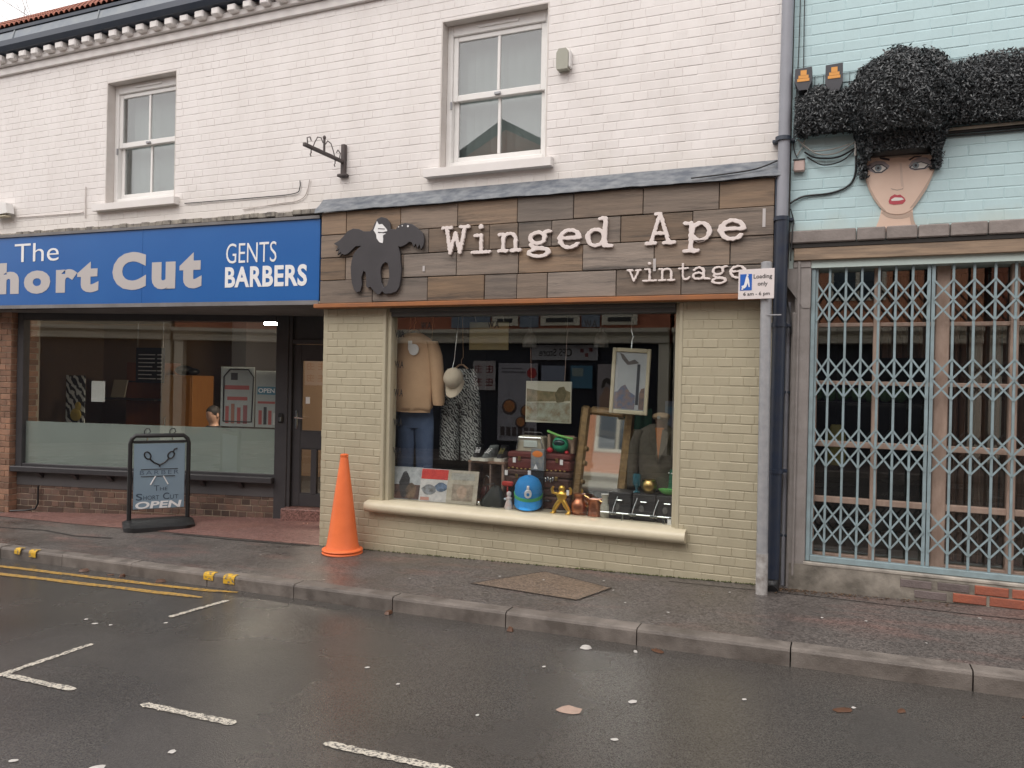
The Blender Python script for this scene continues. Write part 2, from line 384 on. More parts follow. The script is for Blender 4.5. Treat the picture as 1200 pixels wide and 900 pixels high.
M_CHROME = mat('chrome', (.62, .66, .65), rough=.18, metal=1.)
M_BRASS = mat('brass', (.62, .44, .17), (.42, .29, .1), nscale=20, rough=.28, metal=1.)
M_COPPER = mat('copper', (.55, .22, .12), (.38, .15, .09), nscale=14, rough=.33, metal=1.)
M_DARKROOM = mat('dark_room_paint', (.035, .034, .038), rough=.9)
M_STEELG = mat('galvanised_steel', (.33, .34, .36), (.43, .43, .44), nscale=16, amt=.8, rough=.5, metal=.35)

# ------------------------------------------------------------------ ground, road, pavement, kerbs
def sheet(name, x0, x1, y0, y1, dz, m, kind='structure', nx=1, parent=None, lvl=None):
    b = MB()
    for i in range(nx):
        a = x0+(x1-x0)*i/nx; c = x0+(x1-x0)*(i+1)/nx
        z = (lambda x: gz(x)+dz) if lvl is None else (lambda x: lvl)
        b.quad((a, y0, z(a)), (c, y0, z(c)), (c, y1, z(c)), (a, y1, z(a)))
    return b.build(name, m, parent, kind=kind)
M_EARTH = mat('plain_earth', (.09, .085, .07), (.12, .11, .09), nscale=.5, rough=.9)
sheet('ground', -160, 160, -160, 160, -.35, M_EARTH)
KS = -.031
def KYF(x): return -1.338+KS*(x+3.9)      # front face of the kerb, slightly out of parallel with the shops
b = MB(); b.add([(x, y, gz(x)-.105) for x, y in ((-40, -8.6), (40, -8.6), (40, KYF(40)+.06), (-40, KYF(-40)+.06))], [(0, 1, 2, 3)]); b.build('road', M_ASPH, kind='structure')
b = MB(); b.add([(x, y, gz(x)) for x, y in ((-30, KYF(-30)+.12), (30, KYF(30)+.12), (30, 1.6), (-30, 1.6))], [(0, 1, 2, 3)]); pv = b.build('pavement', M_PAVE, kind='structure')
sheet('opposite_pavement', -60, 60, -11.2, -8.725, 0, M_PAVE)
# forecourt of reddish concrete before the recessed barber front
b = MB(); pts = [(-9.66, .02), (-8.2, -.04), (-4.665, -.03), (-4.665, 1.45), (-9.66, .4)]
b.add([(x, y, gz(x)+.005) for x, y in pts], [tuple(range(5))]); b.build('barber_forecourt', M_REDTILE, kind='structure')
# brown service patch set into the pavement, with a dark saw-cut rim
b = MB(); q = [(-2.62, -.80), (-2.22, -.22), (-1.56, -.53), (-1.70, -.95)]
b.add([(x, y, gz(x)+.004) for x, y in q], [(0, 3, 2, 1)])
pt = b.build('service_patch', M_PATCH, pv)
M_SEAM = mat('dark_joint', (.03, .027, .025), rough=.8)
def strip_path(name, pts, w, m, parent, dz):
    b = MB()
    for (x0, y0), (x1, y1) in zip(pts, pts[1:]):
        d = Vector((x1-x0, y1-y0)).normalized(); n = Vector((-d.y, d.x))*w/2
        b.add([(x0-n.x, y0-n.y, gz(x0)+dz), (x1-n.x, y1-n.y, gz(x1)+dz), (x1+n.x, y1+n.y, gz(x1)+dz), (x0+n.x, y0+n.y, gz(x0)+dz)], [(0, 1, 2, 3)])
    return b.build(name, m, parent)
strip_path('patch_joint', q+[q[0]], .007, M_SEAM, pv, .007)
strip_path('pavement_crack', [(-9.5, -.42), (-8.7, -.5), (-8.0, -.44), (-7.4, -.55), (-6.9, -.5)], .035, M_SEAM, pv, .004)
strip_path('pavement_crack', [(-6.5, -.08), (-5.6, -.10), (-4.72, -.07)], .03, M_SEAM, pv, .0045)
strip_path('pavement_crack', [(-1.2, -.16), (-.2, -.2), (.8, -.3), (2.2, -.34)], .012, M_SEAM, pv, .004)
# kerb: every stone is a piece of 0.915 m
ks = MB(); prof = [(0, -.22), (0, -.02), (.006, -.006), (.02, 0), (.125, 0), (.125, -.22)]
n = len(prof)
def kerb_run(yf, sl, sgn, name, xs, label):
    root = thing(name, (-3.89, yf(-3.89), gz(-3.89)-.2), label, 'kerb')
    L = .907
    vs = []
    for x in (0, L): vs += [(x, sgn*p[0]+sl*x, p[1]+.03*x) for p in prof]
    fs = [(i, i+1, i+1+n, i+n) for i in range(n-1)]+[tuple(range(n)), tuple(range(2*n-1, n-1, -1)), (n-1, 0, n, 2*n-1)]
    k = MB(); k.add(vs, fs); me = k.mesh('kerb_stone'); me.materials.append(M_KERB); fixn(me)
    for i in xs:
        x = -3.89+.915*i; dy = random.uniform(-.004, .004); dz = random.uniform(-.003, .003)
        link('kerb_stone', me, Vector((x+.004, yf(x)+dy, gz(x)+dz+.003)), root)
    return root
kr = kerb_run(KYF, KS, 1, 'kerb', range(-14, 9), 'grey concrete kerb stones along the shop pavement edge')
tag(kr, kind='structure')
k2 = kerb_run(lambda x: -8.6, 0, -1, 'opposite_kerb', range(-14, 9), 'kerb stones along the far side of the road'); tag(k2, kind='structure')
b = MB(); b.box(-17, 5, .01, .12, -.9, -.3); b.v = [(x, y+KYF(x), z+gz(x)+.08) for x, y, z in b.v]; b.build('kerb_bedding', M_SEAM, kr)
# yellow bars painted on the kerb (two pairs) that mark the loading restriction
def kerb_bar(x, w, h):
    b = MB(); P = [(-.003, -h), (-.003, -.02), (.003, -.003), (.02, .0045), (.055, .0045)]
    P2 = [(p[0], p[1]) for p in P]
    vs = []
    for xx in (x, x+w): vs += [(xx, KYF(xx)+p[0]-.005, gz(xx)+p[1]+.005) for p in P2]
    m = len(P2); b.add(vs, [(i, i+1, i+1+m, i+m) for i in range(m-1)]); b.build('yellow_kerb_bar', M_YELLOWK, kr)
for x, w, h in ((-7.32, .09, .05), (-7.10, .10, .06), (-4.84, .11, .055), (-4.62, .12, .065)): kerb_bar(x, w, h)
# painted lines on the road, each a sheet 4 mm above the tarmac, with worn ends
def line(name, pts, w, m, label, group):
    n = 30; P = [Vector(p) for p in pts]; ls = [(q-p).length for p, q in zip(P, P[1:])]; tot = sum(ls); A = []; B = []
    for i in range(n+1):
        d = tot*i/n; k_ = 0
        while k_ < len(ls)-1 and d > ls[k_]: d -= ls[k_]; k_ += 1
        u = (P[k_+1]-P[k_]).normalized(); c = P[k_]+u*d; nn = Vector((-u.y, u.x)); e = .5 if i in (0, n) else 1
        A.append(c-nn*e*(w/2+random.uniform(-.007, .005))); B.append(c+nn*e*(w/2+random.uniform(-.007, .005)))
    b = MB(); b.add([(q.x, q.y, gz(q.x)-.101) for q in A+B], [(i, i+1, i+n+2, i+n+1) for i in range(n)])
    return b.build(name, m, None, label=label, cat='road marking', group=group)
line('yellow_line', [(-12, -1.60), (-7.18, -1.475), (-5.2, -1.44), (-4.75, -1.42), (-4.42, -1.375)], .066, M_YELLOW, 'worn yellow line closer to the kerb of the double yellow pair', 'double yellow lines')
line('yellow_line', [(-12, -1.80), (-6.87, -1.675), (-4.57, -1.60)], .066, M_YELLOW, 'worn yellow line farther from the kerb of the double yellow pair', 'double yellow lines')
BAY = 'dashed white loading bay marking'
line('bay_line', [(-4.39, -2.09), (-4.32, -1.58)], .05, M_LINE, 'short white bay line at the end of the double yellow lines', BAY)
line('bay_line', [(-4.385, -3.33), (-4.38, -2.71)], .05, M_LINE, 'white bay line pointing to the kerb, joined to a corner dash', BAY)
line('bay_line', [(-4.36, -3.285), (-3.79, -3.285)], .052, M_LINE, 'white dash at the corner of the loading bay', BAY)
line('bay_line', [(-3.29, -3.285), (-2.67, -3.285)], .052, M_LINE, 'white bay dash next to the corner dash', BAY)
line('bay_line', [(-2.14, -3.29), (-1.47, -3.29)], .052, M_LINE, 'white bay dash second from the corner dash', BAY)
line('bay_line', [(-.95, -3.295), (-.30, -3.30)], .052, M_LINE, 'white bay dash third from the corner dash', BAY)

# ------------------------------------------------------------------ brickwork
def brick_mesh(m, b=.006, d=.05):
    k = MB(); k.box(-.5, .5, 0, d, -.5, .5)   # unit brick, scaled per piece; front arris rounded below
    k = MB()
    w, h = .5, .5; bx, bz = .5-b/.215, .5-b/.065
    vs = [(-bx, 0, -bz), (bx, 0, -bz), (bx, 0, bz), (-bx, 0, bz), (-w, b*.8, -h), (w, b*.8, -h), (w, b*.8, h), (-w, b*.8, h), (-w, d, -h), (w, d, -h), (w, d, h), (-w, d, h)]
    fs = [(0, 1, 2, 3), (0, 4, 5, 1), (1, 5, 6, 2), (2, 6, 7, 3), (3, 7, 4, 0), (4, 8, 9, 5), (5, 9, 10, 6), (6, 10, 11, 7), (7, 11, 8, 4)]
    k.add(vs, fs); me = k.mesh('brick'); me.materials.append(m); fixn(me); return me
def lay_bricks(parent, me, x0, x1, z0, z1, y, holes=(), course=.075, length=.225, joint=.008, vj=None, jit=.0025, cap=300, M=None, base=None, bond='stretcher', seed=1, rot=0., dent=True):
    rr = random.Random(seed); L = []
    n = int(math.ceil((z1-z0)/course-1e-6))
    for r in range(n):
        za = z0+r*course+joint/2; zb = min(z0+(r+1)*course-joint/2, z1)
        if zb-za < .012: continue
        ln = length if bond == 'stretcher' or r % 2 == 0 else length/2
        x = x0-(0 if r % 2 == 0 else ln*.5)
        spans = [(x0, x1)]
        for hx0, hx1, hz0, hz1 in holes:
            if hz0 < zb-.004 and hz1 > za+.004:
                ns = []
                for a, c in spans:
                    if hx1 <= a or hx0 >= c: ns.append((a, c)); continue
                    if hx0 > a: ns.append((a, hx0))
                    if hx1 < c: ns.append((hx1, c))
                spans = ns
        while x < x1:
            e = x+ln+rr.uniform(-.006, .006)
            if bond == 'mixed' and rr.random() < .2: e = x+length/2
            for a, c in spans:
                p, q = max(a, x+(vj or joint)/2), min(c, e-(vj or joint)/2)
                if q-p > .02:
                    zc0 = za
                    if base is not None:
                        g = base((p+q)/2)-.01
                        if zb < g+.012: continue
                        zc0 = max(za, g)
                    L.append(((p+q)/2, q-p, (zc0+zb)/2, zb-zc0))
            x = e
    def key(t):
        w = Vector((t[0], y, t[2]));  w = M @ w if M else w
        return (w-CAM).length
    L.sort(key=key)
    big = MB()
    for i, (cx, w, cz, h) in enumerate(L):
        dy = rr.uniform(-jit, jit)
        if i < cap:
            p = Vector((cx, y+dy, cz)); 
            if M: p = M @ p
            o = link('brick', me, p, parent, scale=(w, 1, h))
            if M: o.rotation_euler = M.to_euler()
            elif dent: o.rotation_euler = (rr.uniform(-.015, .015), 0, rr.uniform(-.006, .006))
        else:
            vs = [(cx+v.co.x*w, y+dy+v.co.y, cz+v.co.z*h) for v in me.vertices]
            if M: vs = [tuple(M @ Vector(v)) for v in vs]
            big.add(vs, [tuple(f.vertices) for f in me.polygons])
    if big.v: big.build('brick_field', me.materials[0], parent, kind='stuff')
    return L
def wall_slab(name, m, parent, x0, x1, z0, z1, y0, y1, holes=()):
    """a slab with rectangular openings cut out"""
    xs = sorted({x0, x1, *[h[0] for h in holes], *[h[1] for h in holes]}); zs = sorted({z0, z1, *[h[2] for h in holes], *[h[3] for h in holes]})
    b = MB()
    for a, c in zip(xs, xs[1:]):
        run = None
        for d, e in zip(zs, zs[1:]):
            mx, mz = (a+c)/2, (d+e)/2
            if any(h[0] < mx < h[1] and h[2] < mz < h[3] for h in holes):
                if run: b.box(a, c, y0, y1, *run); run = None
            else: run = (run[0] if run else d, e)
        if run: b.box(a, c, y0, y1, *run)
    # weld the slab so that no inner faces lie in one plane
    a = np.array(b.v); lo = a.min(0); hi = a.max(0); org = Vector(((lo[0]+hi[0])/2, (lo[1]+hi[1])/2, lo[2])); me = b.mesh(name, org)
    bm = bmesh.new(); bm.from_mesh(me); bmesh.ops.remove_doubles(bm, verts=bm.verts, dist=1e-5)
    dup = {}
    for f in bm.faces:
        k = tuple(round(c, 4) for c in f.calc_center_median()); dup.setdefault(k, []).append(f)
    bmesh.ops.delete(bm, geom=[f for fs in dup.values() if len(fs) > 1 for f in fs], context='FACES_ONLY')
    bm.to_mesh(me); bm.free(); me.materials.append(m)
    return link(name, me, org, parent)

# ------------------------------------------------------------------ the white terrace (upper storey, cornice, roof)
WX0, WX1 = -11.2, -.40
terr = thing('white_terrace', (-5.5, .1, 0), 'white painted brick upper storey over the blue sign and the wooden sign', 'building')
S1 = (-7.72, -6.66, 3.56, 4.94); S2 = (-3.42, -2.37, 3.58, 4.93)
uw = wall_slab('wall', M_WHITE, terr, WX0, WX1, 2.5, 5.51, .0026, .28, (S1, S2))
me_w = brick_mesh(M_WHITE, b=.003)
lay_bricks(uw, me_w, WX0, WX1, 3.30, 5.24, .0, (S1, S2), bond='mixed', jit=.0011, seed=3, joint=.0055, vj=.0025)
# projecting string course and dentils below the gutter
b = MB(); b.box(WX0, WX1-.005, -.035, .02, 5.245, 5.335, .006); b.build('string_course', M_WHITE_TRIM, terr)
b = MB(); b.box(WX0, WX1-.006, -.018, .02, 5.34, 5.50, .004); b.build('cornice_back', M_WHITE_TRIM, terr)
db = MB(); db.box(-.058, .058, -.145, -.019, 0, .085, .014); med = db.mesh('dentil'); med.materials.append(M_WHITE_TRIM); fixn(med)
x = WX0+.1
while x < -3.9:
    o = link('dentil', med, Vector((x+random.uniform(-.008, .008), 0, 5.362+random.uniform(-.004, .004))), terr, scale=(random.uniform(.88, 1.08), 1, random.uniform(.9, 1.05))); x += .212
b = MB(); b.box(WX0, -3.5, -.075, .0, 5.338, 5.40, .006); b.build('dentil_bed', M_WHITE_TRIM, terr)
# gutter: a half-round trough with brackets, lead-faced parapet above it, tile edge behind
b = MB(); pr = [(-.235, .13), (-.245, .05), (-.20, -.005), (-.11, -.015), (-.03, .0), (-.025, .13), (-.05, .13), (-.06, .03), (-.2, .03), (-.215, .13)]
b.prism([(p[0]*.72-.02, p[1]*.85+5.462) for p in pr], WX0, WX1, 'yz'); b.build('gutter', M_GUTTER, terr, 40)
b = MB(); b.quad((WX0, -.07, 5.52), (WX1, -.07, 5.52), (WX1, .03, 5.80), (WX0, .03, 5.80)); b.quad((WX0, .03, 5.80), (WX1, .03, 5.80), (WX1, .12, 5.81), (WX0, .12, 5.81))
b.build('lead_parapet', M_LEADROOF, terr)
for x in (-9.36, -7.9, -6.5, -5.1, -3.6):
    b = MB(); b.tube([(x+.05, -.075, 5.52), (x, .026, 5.803)], .010, 6); b.build('lead_seam', M_LEADROOF, terr)
b = MB(); b.box(WX0, WX1, .02, .13, 5.812, 5.85); b.build('tile_batten', M_GUTTER, terr)
b = MB()
xx = WX0; a = R(37); ln = .95
while xx < -3.5:     # ribs of the clay roof, too fine to pick apart
    w = .088
    pr = [(xx, 0), (xx+.012, .018), (xx+.035, .036), (xx+.06, .03), (xx+.078, .008), (xx+w, 0)]
    for t0 in range(5):
        s0 = t0*ln/5; s1 = (t0+1)*ln/5+.02; dz0 = .012; dz1 = 0
        v0 = [(p[0], .015+s0*math.cos(a)-(p[1]+dz0)*math.sin(a)*.2, 5.85+s0*math.sin(a)+p[1]+dz0) for p in pr]; v1 = [(p[0], .015+s1*math.cos(a), 5.85+s1*math.sin(a)+p[1]+dz1) for p in pr]
        b.add(v0+v1, [(i, i+1, i+7, i+6) for i in range(5)])
    xx += w
rf = b.build('roof_tiles', M_TILE, terr, kind='stuff')
b = MB(); b.add([(WX0, .05, 5.82), (WX1, .05, 5.82), (WX1, .76, 6.38), (WX0, .76, 6.38), (WX1, 1.8, 5.8), (WX0, 1.8, 5.8)], [(0, 1, 2, 3), (3, 2, 4, 5)]); b.build('roof_deck', M_GUTTER, terr)
b = MB(); b.tube([(WX0, .79, 6.41), (WX1, .79, 6.41)], .05, 10); b.build('ridge', M_TILE, terr, 40)
# sash windows set back in the wall
M_BLIND = mat('grey_green_blind', (.21, .255, .25), (.17, .21, .205), nscale=3, rough=.8)
M_REVEAL = mat('white_reveal', (.66, .62, .59), (.52, .47, .43), nscale=5, amt=.5, rough=.6)
def sash(op, nm, slant):
    x0, x1, z0, z1 = op
    w = MB(); t = .012
    w.box(x0, x0+t, .0, .24, z0, z1); w.box(x1-t, x1, .0, .24, z0, z1); w.box(x0+t, x1-t, .0, .24, z1-t, z1)
    r = w.build('sash_window', M_REVEAL, terr)
    f = MB(); X0, X1, Z0, Z1 = x0+t, x1-t, z0+.02, z1-t; fy = .10
    f.box(X0, X0+.055, fy, fy+.1, Z0, Z1, .006); f.box(X1-.055, X1, fy, fy+.1, Z0, Z1, .006); f.box(X0+.055, X1-.055, fy, fy+.1, Z1-.10, Z1, .006); f.box(X0+.055, X1-.055, fy, fy+.1, Z0, Z0+.055, .006)
    f.build('frame', M_UPVC, r)
    a0, a1 = X0+.055, X1-.055; zb, zt = Z0+.055, Z1-.10; zm = (zb+zt)/2+.01; mid = (a0+a1)/2; s = .048
    for lo, hi, yy, nmm in ((zb, zm+.025, fy+.055, 'lower_sash'), (zm-.025, zt, fy+.02, 'upper_sash')):
        g = MB(); d = .034
        g.box(a0, a0+s, yy, yy+d, lo, hi, .005); g.box(a1-s, a1, yy, yy+d, lo, hi, .005); g.box(a0+s, a1-s, yy+.001, yy+d-.001, lo, lo+s+.01, .005); g.box(a0+s, a1-s, yy+.001, yy+d-.001, hi-s, hi, .005)
        g.box(mid-.014, mid+.014, yy+.003, yy+d-.003, lo+s+.01, hi-s, .004); g.build(nmm, M_UPVC, r)
        for q0, q1 in ((a0+s, mid-.014), (mid+.014, a1-s)):
            p = MB(); p.box(q0, q1, yy+.014, yy+.019, lo+s+.01, hi-s); p.build('pane', M_GLASS2, r)
    v = MB(); v.box(mid-.2, mid+.2, fy-.012, fy, Z1-.06, Z1-.035, .004); v.build('trickle_vent', M_UPVC, r)
    h = MB(); h.box(mid-.03, mid+.03, fy+.0, fy+.02, zm-.012, zm+.012, .004); h.box(a0-.012, a0+.004, fy-.012, fy+.01, zm-.10, zm-.03, .004); h.build('catch', M_STEELG, r)
    # vertical blind slats
    k = 0; xx = a0
    while xx < a1-.03:
        m = MB(Matrix.Translation((xx+.045, .27, 0)) @ Matrix.Rotation(slant+random.uniform(-.08, .08), 4, 'Z')); m.box(-.044, .044, -.001, .001, zb, zt+.05); m.build('blind_slat', M_BLIND, r); xx += .082
    # sill
    m = MB(); pr = [(-.075, z0-.085), (-.075, z0-.012), (.1, z0+.012), (.1, z0-.085)]
    m.prism(pr, x0-.12, x1+.07, 'yz'); m.build('sill', M_WHITE_TRIM, r)
    m = MB(); m.box(x0-.1, x1+.1, .36, .38, z0-.1, z1+.1); m.build('room_back', M_BLIND, r)
    return r
tag(sash(S1, 'a', R(14)), label='smaller-looking sash window above the blue sign'); tag(sash(S2, 'b', R(20)), label='sash window above the wooden sign')
# lead flashing over the shop signs: a dressed, wavy sheet
def flashing(parent, x0, x1, y0, zt, zb, m, name='lead_flashing', wav=.006, seed=2):
    rr = random.Random(seed); b = MB(); n = int((x1-x0)/.06); rows = [(-.004, zt+.012), (-.008, zt), (y0*.5, (zt*.6+zb*.4)), (y0, zb+.03), (y0-.006, zb)]
    ph = [rr.random()*6 for _ in range(6)]; vs = []
    for i in range(n+1):
        x = x0+(x1-x0)*i/n
        for j, (y, z) in enumerate(rows):
            k = wav*(math.sin(x*5.1+ph[0]+j)+.6*math.sin(x*13+ph[1]*j)+.5*math.sin(x*31+ph[2]))
            vs.append((x, y-abs(k)*(.6 if j < 4 else .4), z+(k*.8 if j in (1, 4) else 0)))
    m5 = len(rows); b.add(vs, [(i*m5+j, (i+1)*m5+j, (i+1)*m5+j+1, i*m5+j+1) for i in range(n) for j in range(m5-1)])
    return b.build(name, m, parent, 50)
flashing(terr, -4.70, -.43, -.125, 3.375, 3.235, M_LEAD, wav=.004)
M_CRUMB = mat('crumbled_ledge', (.36, .33, .28), (.10, .09, .085), nscale=9, amt=.9, rough=.85, bump=.5, bscale=30)
b = MB()
n = 60
for i in range(n):
    x0 = -11.2+i*(6.5/n); x1 = x0+6.5/n; h = 3.315+random.uniform(-.008, .008)-.012*(x0+11.2)/1.8*.55; b.box(x0+.0005, x1-.0005, -.055-random.uniform(0, .012), .02, h-.05, h, .006)
b.build('mortar_ledge', M_CRUMB, terr)

# ------------------------------------------------------------------ blue barber sign
bs = thing('blue_shop_sign', (-7.2, -.05, 2.4), 'long blue plastic barber shop sign with white and grey lettering', 'shop sign')
def bz(x, t): # top / bottom edge of the sign, which sags slightly out of level
    f = (x+9.6)/4.9
    return (3.255-.062*f) if t else (2.43-.04*f)
for k, (x0, x1) in enumerate(((-12.6, -9.62), (-9.616, -7.05), (-7.046, -4.685))):
    b = MB(); vs = []
    for y in (-.06, .0):
        vs += [(x0, y, bz(x0, 0)), (x1, y, bz(x1, 0)), (x1, y, bz(x1, 1)), (x0, y, bz(x0, 1))]
    b.add(vs, [(0, 1, 2, 3), (7, 6, 5, 4), (0, 4, 5, 1), (1, 5, 6, 2), (2, 6, 7, 3), (3, 7, 4, 0)]); b.build('sign_panel', M_BLUE, bs)
b = MB(); b.add([(-12.6, -.075, bz(-12.6, 0)-.035), (-4.68, -.075, bz(-4.68, 0)-.035), (-4.68, -.075, bz(-4.68, 0)+.006), (-12.6, -.075, bz(-12.6, 0)+.006), (-12.6, .0, bz(-12.6, 0)-.035), (-4.68, .0, bz(-4.68, 0)-.035)], [(0, 1, 2, 3), (0, 4, 5, 1)])
b.build('bottom_trim', M_SOFFIT, bs)
b = MB(); b.add([(-12.6, -.078, bz(-12.6, 1)), (-4.68, -.078, bz(-4.68, 1)), (-4.68, -.078, bz(-4.68, 1)+.03), (-12.6, -.078, bz(-12.6, 1)+.03), (-4.68, .01, bz(-4.68, 1)+.05), (-12.6, .01, bz(-12.6, 1)+.05), (-12.6, -.03, bz(-12.6, 1)), (-4.68, -.03, bz(-4.68, 1))], [(0, 1, 2, 3), (3, 2, 4, 5), (0, 6, 7, 1)]); b.build('top_trim', M_SOFFIT, bs)
T = -.0075
text('lettering', 'The', -9.15, -8.38, 2.945, 3.165, -.061, M_VWHITE, bs, bold=-.004, tilt=T)
text('lettering', 'Short', -9.92, -7.72, 2.57, 2.955, -.0605, M_SILVER, bs, bold=.055, tilt=T, spacing=1.26)
text('lettering', 'Cut', -7.50, -6.19, 2.565, 2.985, -.0605, M_SILVER, bs, bold=.055, tilt=T, spacing=1.26)
text('lettering', 'GENTS', -5.86, -5.21, 2.80, 3.005, -.0605, M_VWHITE, bs, bold=-.006, tilt=T)
text('lettering', 'BARBERS', -5.87, -4.83, 2.55, 2.765, -.0605, M_VWHITE, bs, bold=.03, tilt=T, spacing=1.06)

# ------------------------------------------------------------------ wooden sign of reclaimed planks
def wood(name, c1, c2, dark, rand=.28):
    m = mat(name, c1, c2, nscale=3.2, amt=1., rough=.75, bump=.35, bscale=24, rand=rand, space='obj', stretch=(.7, 3, 9), detail=9, contrast=(.3, .7))
    nt = m.node_tree; N = nt.nodes; L = nt.links; p = N['Principled BSDF']; src = p.inputs['Base Color'].links[0].from_socket
    tc = [n for n in N if n.type == 'MAPPING'][0]
    n = N.new('ShaderNodeTexNoise'); n.inputs['Scale'].default_value = 1.3; n.inputs['Detail'].default_value = 8; n.inputs['Roughness'].default_value = .7; L.new(tc.outputs[0], n.inputs['Vector'])
    r = N.new('ShaderNodeMapRange'); r.inputs[1].default_value = .54; r.inputs[2].default_value = .66; r.inputs[4].default_value = .8; L.new(n.outputs[0], r.inputs[0])
    mx = N.new('ShaderNodeMix'); mx.data_type = 'RGBA'; mx.inputs[7].default_value = (*dark, 1); L.new(r.outputs[0], mx.inputs[0]); L.new(src, mx.inputs[6])
    oi = N.new('ShaderNodeObjectInfo'); ra = N.new('ShaderNodeMapRange'); ra.inputs[3].default_value = .55; ra.inputs[4].default_value = 1.15
    mm = N.new('ShaderNodeMath'); mm.operation = 'MULTIPLY'; mm.inputs[1].default_value = 7.31; fr = N.new('ShaderNodeMath'); fr.operation = 'FRACT'
    L.new(oi.outputs['Random'], mm.inputs[0]); L.new(mm.outputs[0], fr.inputs[0]); L.new(fr.outputs[0], ra.inputs[0])
    hs = N.new('ShaderNodeHueSaturation'); L.new(ra.outputs[0], hs.inputs['Saturation']); L.new(mx.outputs[2], hs.inputs['Color']); L.new(hs.outputs[0], p.inputs['Base Color']); return m
M_PLANK = wood('reclaimed_plank', (.285, .20, .135), (.17, .125, .09), (.05, .042, .037))
M_ORANGEW = mat('orange_stained_timber', (.36, .135, .042), (.24, .10, .045), nscale=4, amt=.9, rough=.55, bump=.15, stretch=(1, 3, 6))
ws = thing('wooden_shop_sign', (-2.56, -.05, 2.32), 'reclaimed plank shop sign with cut-out winged ape and white typewriter letters', 'shop sign')
b = MB(); b.box(-4.645, -.485, -.058, -.0, 2.345, 3.232); b.build('sign_board', M_GUTTER, ws)
ROWS = ([-4.65, -4.36, -3.76, -3.17, -2.59, -2.08, -1.49, -.89, -.48], [-4.65, -4.02, -3.46, -2.85, -2.58, -2.27, -1.67, -1.09, -.48], [-4.65, -4.36, -3.72, -3.17, -2.57, -1.99, -1.39, -.8, -.48], [-4.65, -4.05, -3.46, -2.89, -2.58, -2.3, -1.7, -1.17, -.48])
zt = 3.237; rh = .2195
for r, xs in enumerate(ROWS):
    z1 = zt-r*rh; z0 = z1-rh
    for a, c in zip(xs, xs[1:]):
        b = MB(); j = random.uniform(0, .010); g = .003
        n = 6; vs = []
        b.box(a+g, c-g, -.088-j, -.06, z0+g+random.uniform(-.0015, .003), z1-g+random.uniform(-.003, .0015), .004)
        b.build('plank', M_PLANK, ws)
b = MB(); b.box(-4.70, -.47, -.125, .0, 2.315, 2.356, .005); b.build('bottom_batten', M_ORANGEW, ws)
b = MB(); b.box(-.478, -.462, -.095, .0, 2.357, 3.232, .002); b.build('end_board', M_GUTTER, ws)
M_LET = mat('white_cutout_letter', (.78, .70, .67), (.66, .58, .54), nscale=14, amt=.6, rough=.5)
GLYPH = {
 'W': [[(.13, 1), (.27, .03), (.45, .78), (.62, .03), (.79, 1)], [(0, 1), (.3, 1)], [(.64, 1), (.92, 1)]],
 'i': [[(.36, .97), (.37, .97)], [(.15, .64), (.38, .64), (.38, 0)], [(.06, 0), (.70, 0)]],
 'n': [[(.0, .62), (.15, .62), (.15, 0)], arc(.37, .42, .22, .21, 175, 0), [(.59, .42), (.59, 0)], [(0, 0), (.3, 0)], [(.44, 0), (.74, 0)]],
 'g': [arc(.30, .42, .21, .20, 0, 360, 26), [(.45, .56), (.56, .64), (.66, .64)], [(.17, .26), (.11, .16), (.2, .07), (.45, .04), (.6, -.02)], arc(.34, -.12, .28, .14, 0, 360, 26)],
 'e': [[(.1, .35), (.60, .35)], arc(.35, .32, .25, .31, 6, 322, 26)],
 'd': [arc(.28, .31, .22, .28, 0, 360, 26), [(.38, .97), (.52, .97), (.52, 0)], [(.52, 0), (.70, 0)]],
 'A': [[(.12, 0), (.42, 1), (.72, 0)], [(.24, .33), (.60, .33)], [(-.03, 0), (.28, 0)], [(.56, 0), (.88, 0)], [(.27, 1.0), (.43, 1.0)]],
 'p': [[(.0, .62), (.15, .62), (.15, -.32)], [(0, -.32), (.34, -.32)], arc(.40, .31, .23, .29, 0, 360, 26)],
 'v': [[(.09, .62), (.35, .02), (.61, .62)], [(0, .62), (.25, .62)], [(.45, .62), (.7, .62)]],
 't': [[(.25, .86), (.25, .16), (.3, .05), (.4, 0), (.53, .03), (.61, .12)], [(.04, .62), (.54, .62)]],
 'a': [[(.12, .5), (.2, .6), (.32, .64), (.44, .58), (.49, .45), (.49, .1), (.55, 0), (.70, .01)], arc(.29, .18, .2, .17, 0, 360, 22)],
}
def glyph_mesh(ch, w, depth, bevel, seed):
    xs = np.arange(-.2, 1.15, .0145); ys = np.arange(-.5, 1.2, .0145); X, Y = np.meshgrid(xs, ys, indexing='ij'); D = np.full(X.shape, 9.)
    for st in GLYPH[ch]:
        for a, c in zip(st, st[1:]): D = np.minimum(D, seg_d(X, Y, a, c))
    if ch == 'i': D = np.minimum(D, np.hypot(X-.365, Y-.97)-.03)
    rg = np.random.default_rng(seed); N_ = sum(np.sin(X*f*math.cos(t)+Y*f*math.sin(t)+p)*a for f, t, p, a in zip(rg.uniform(14, 60, 9), rg.uniform(0, 6.3, 9), rg.uniform(0, 6.3, 9), [.0028]*9))
    return cutout_mesh(contours(D-w+N_*1.3, xs, ys), depth, bevel)
k = 0
def letters(s, spec, cap, base, w, y, dep):
    global k
    for ch, (x0, x1) in zip(s, spec):
        k += 1
        me = glyph_mesh(ch, w, dep/cap, .006/cap*.5, 100+k)
        a = np.array([v.co[:] for v in me.vertices]); lo = a[:, 0].min(); hi = a[:, 0].max(); sx = (x1-x0)/(hi-lo)
        for v in me.vertices: v.co.z *= cap
        for v in me.vertices: v.co.x -= lo
        place_cutout('letter', me, sx, cap, (x0, y, base), M_LET, ws)
F = .9894
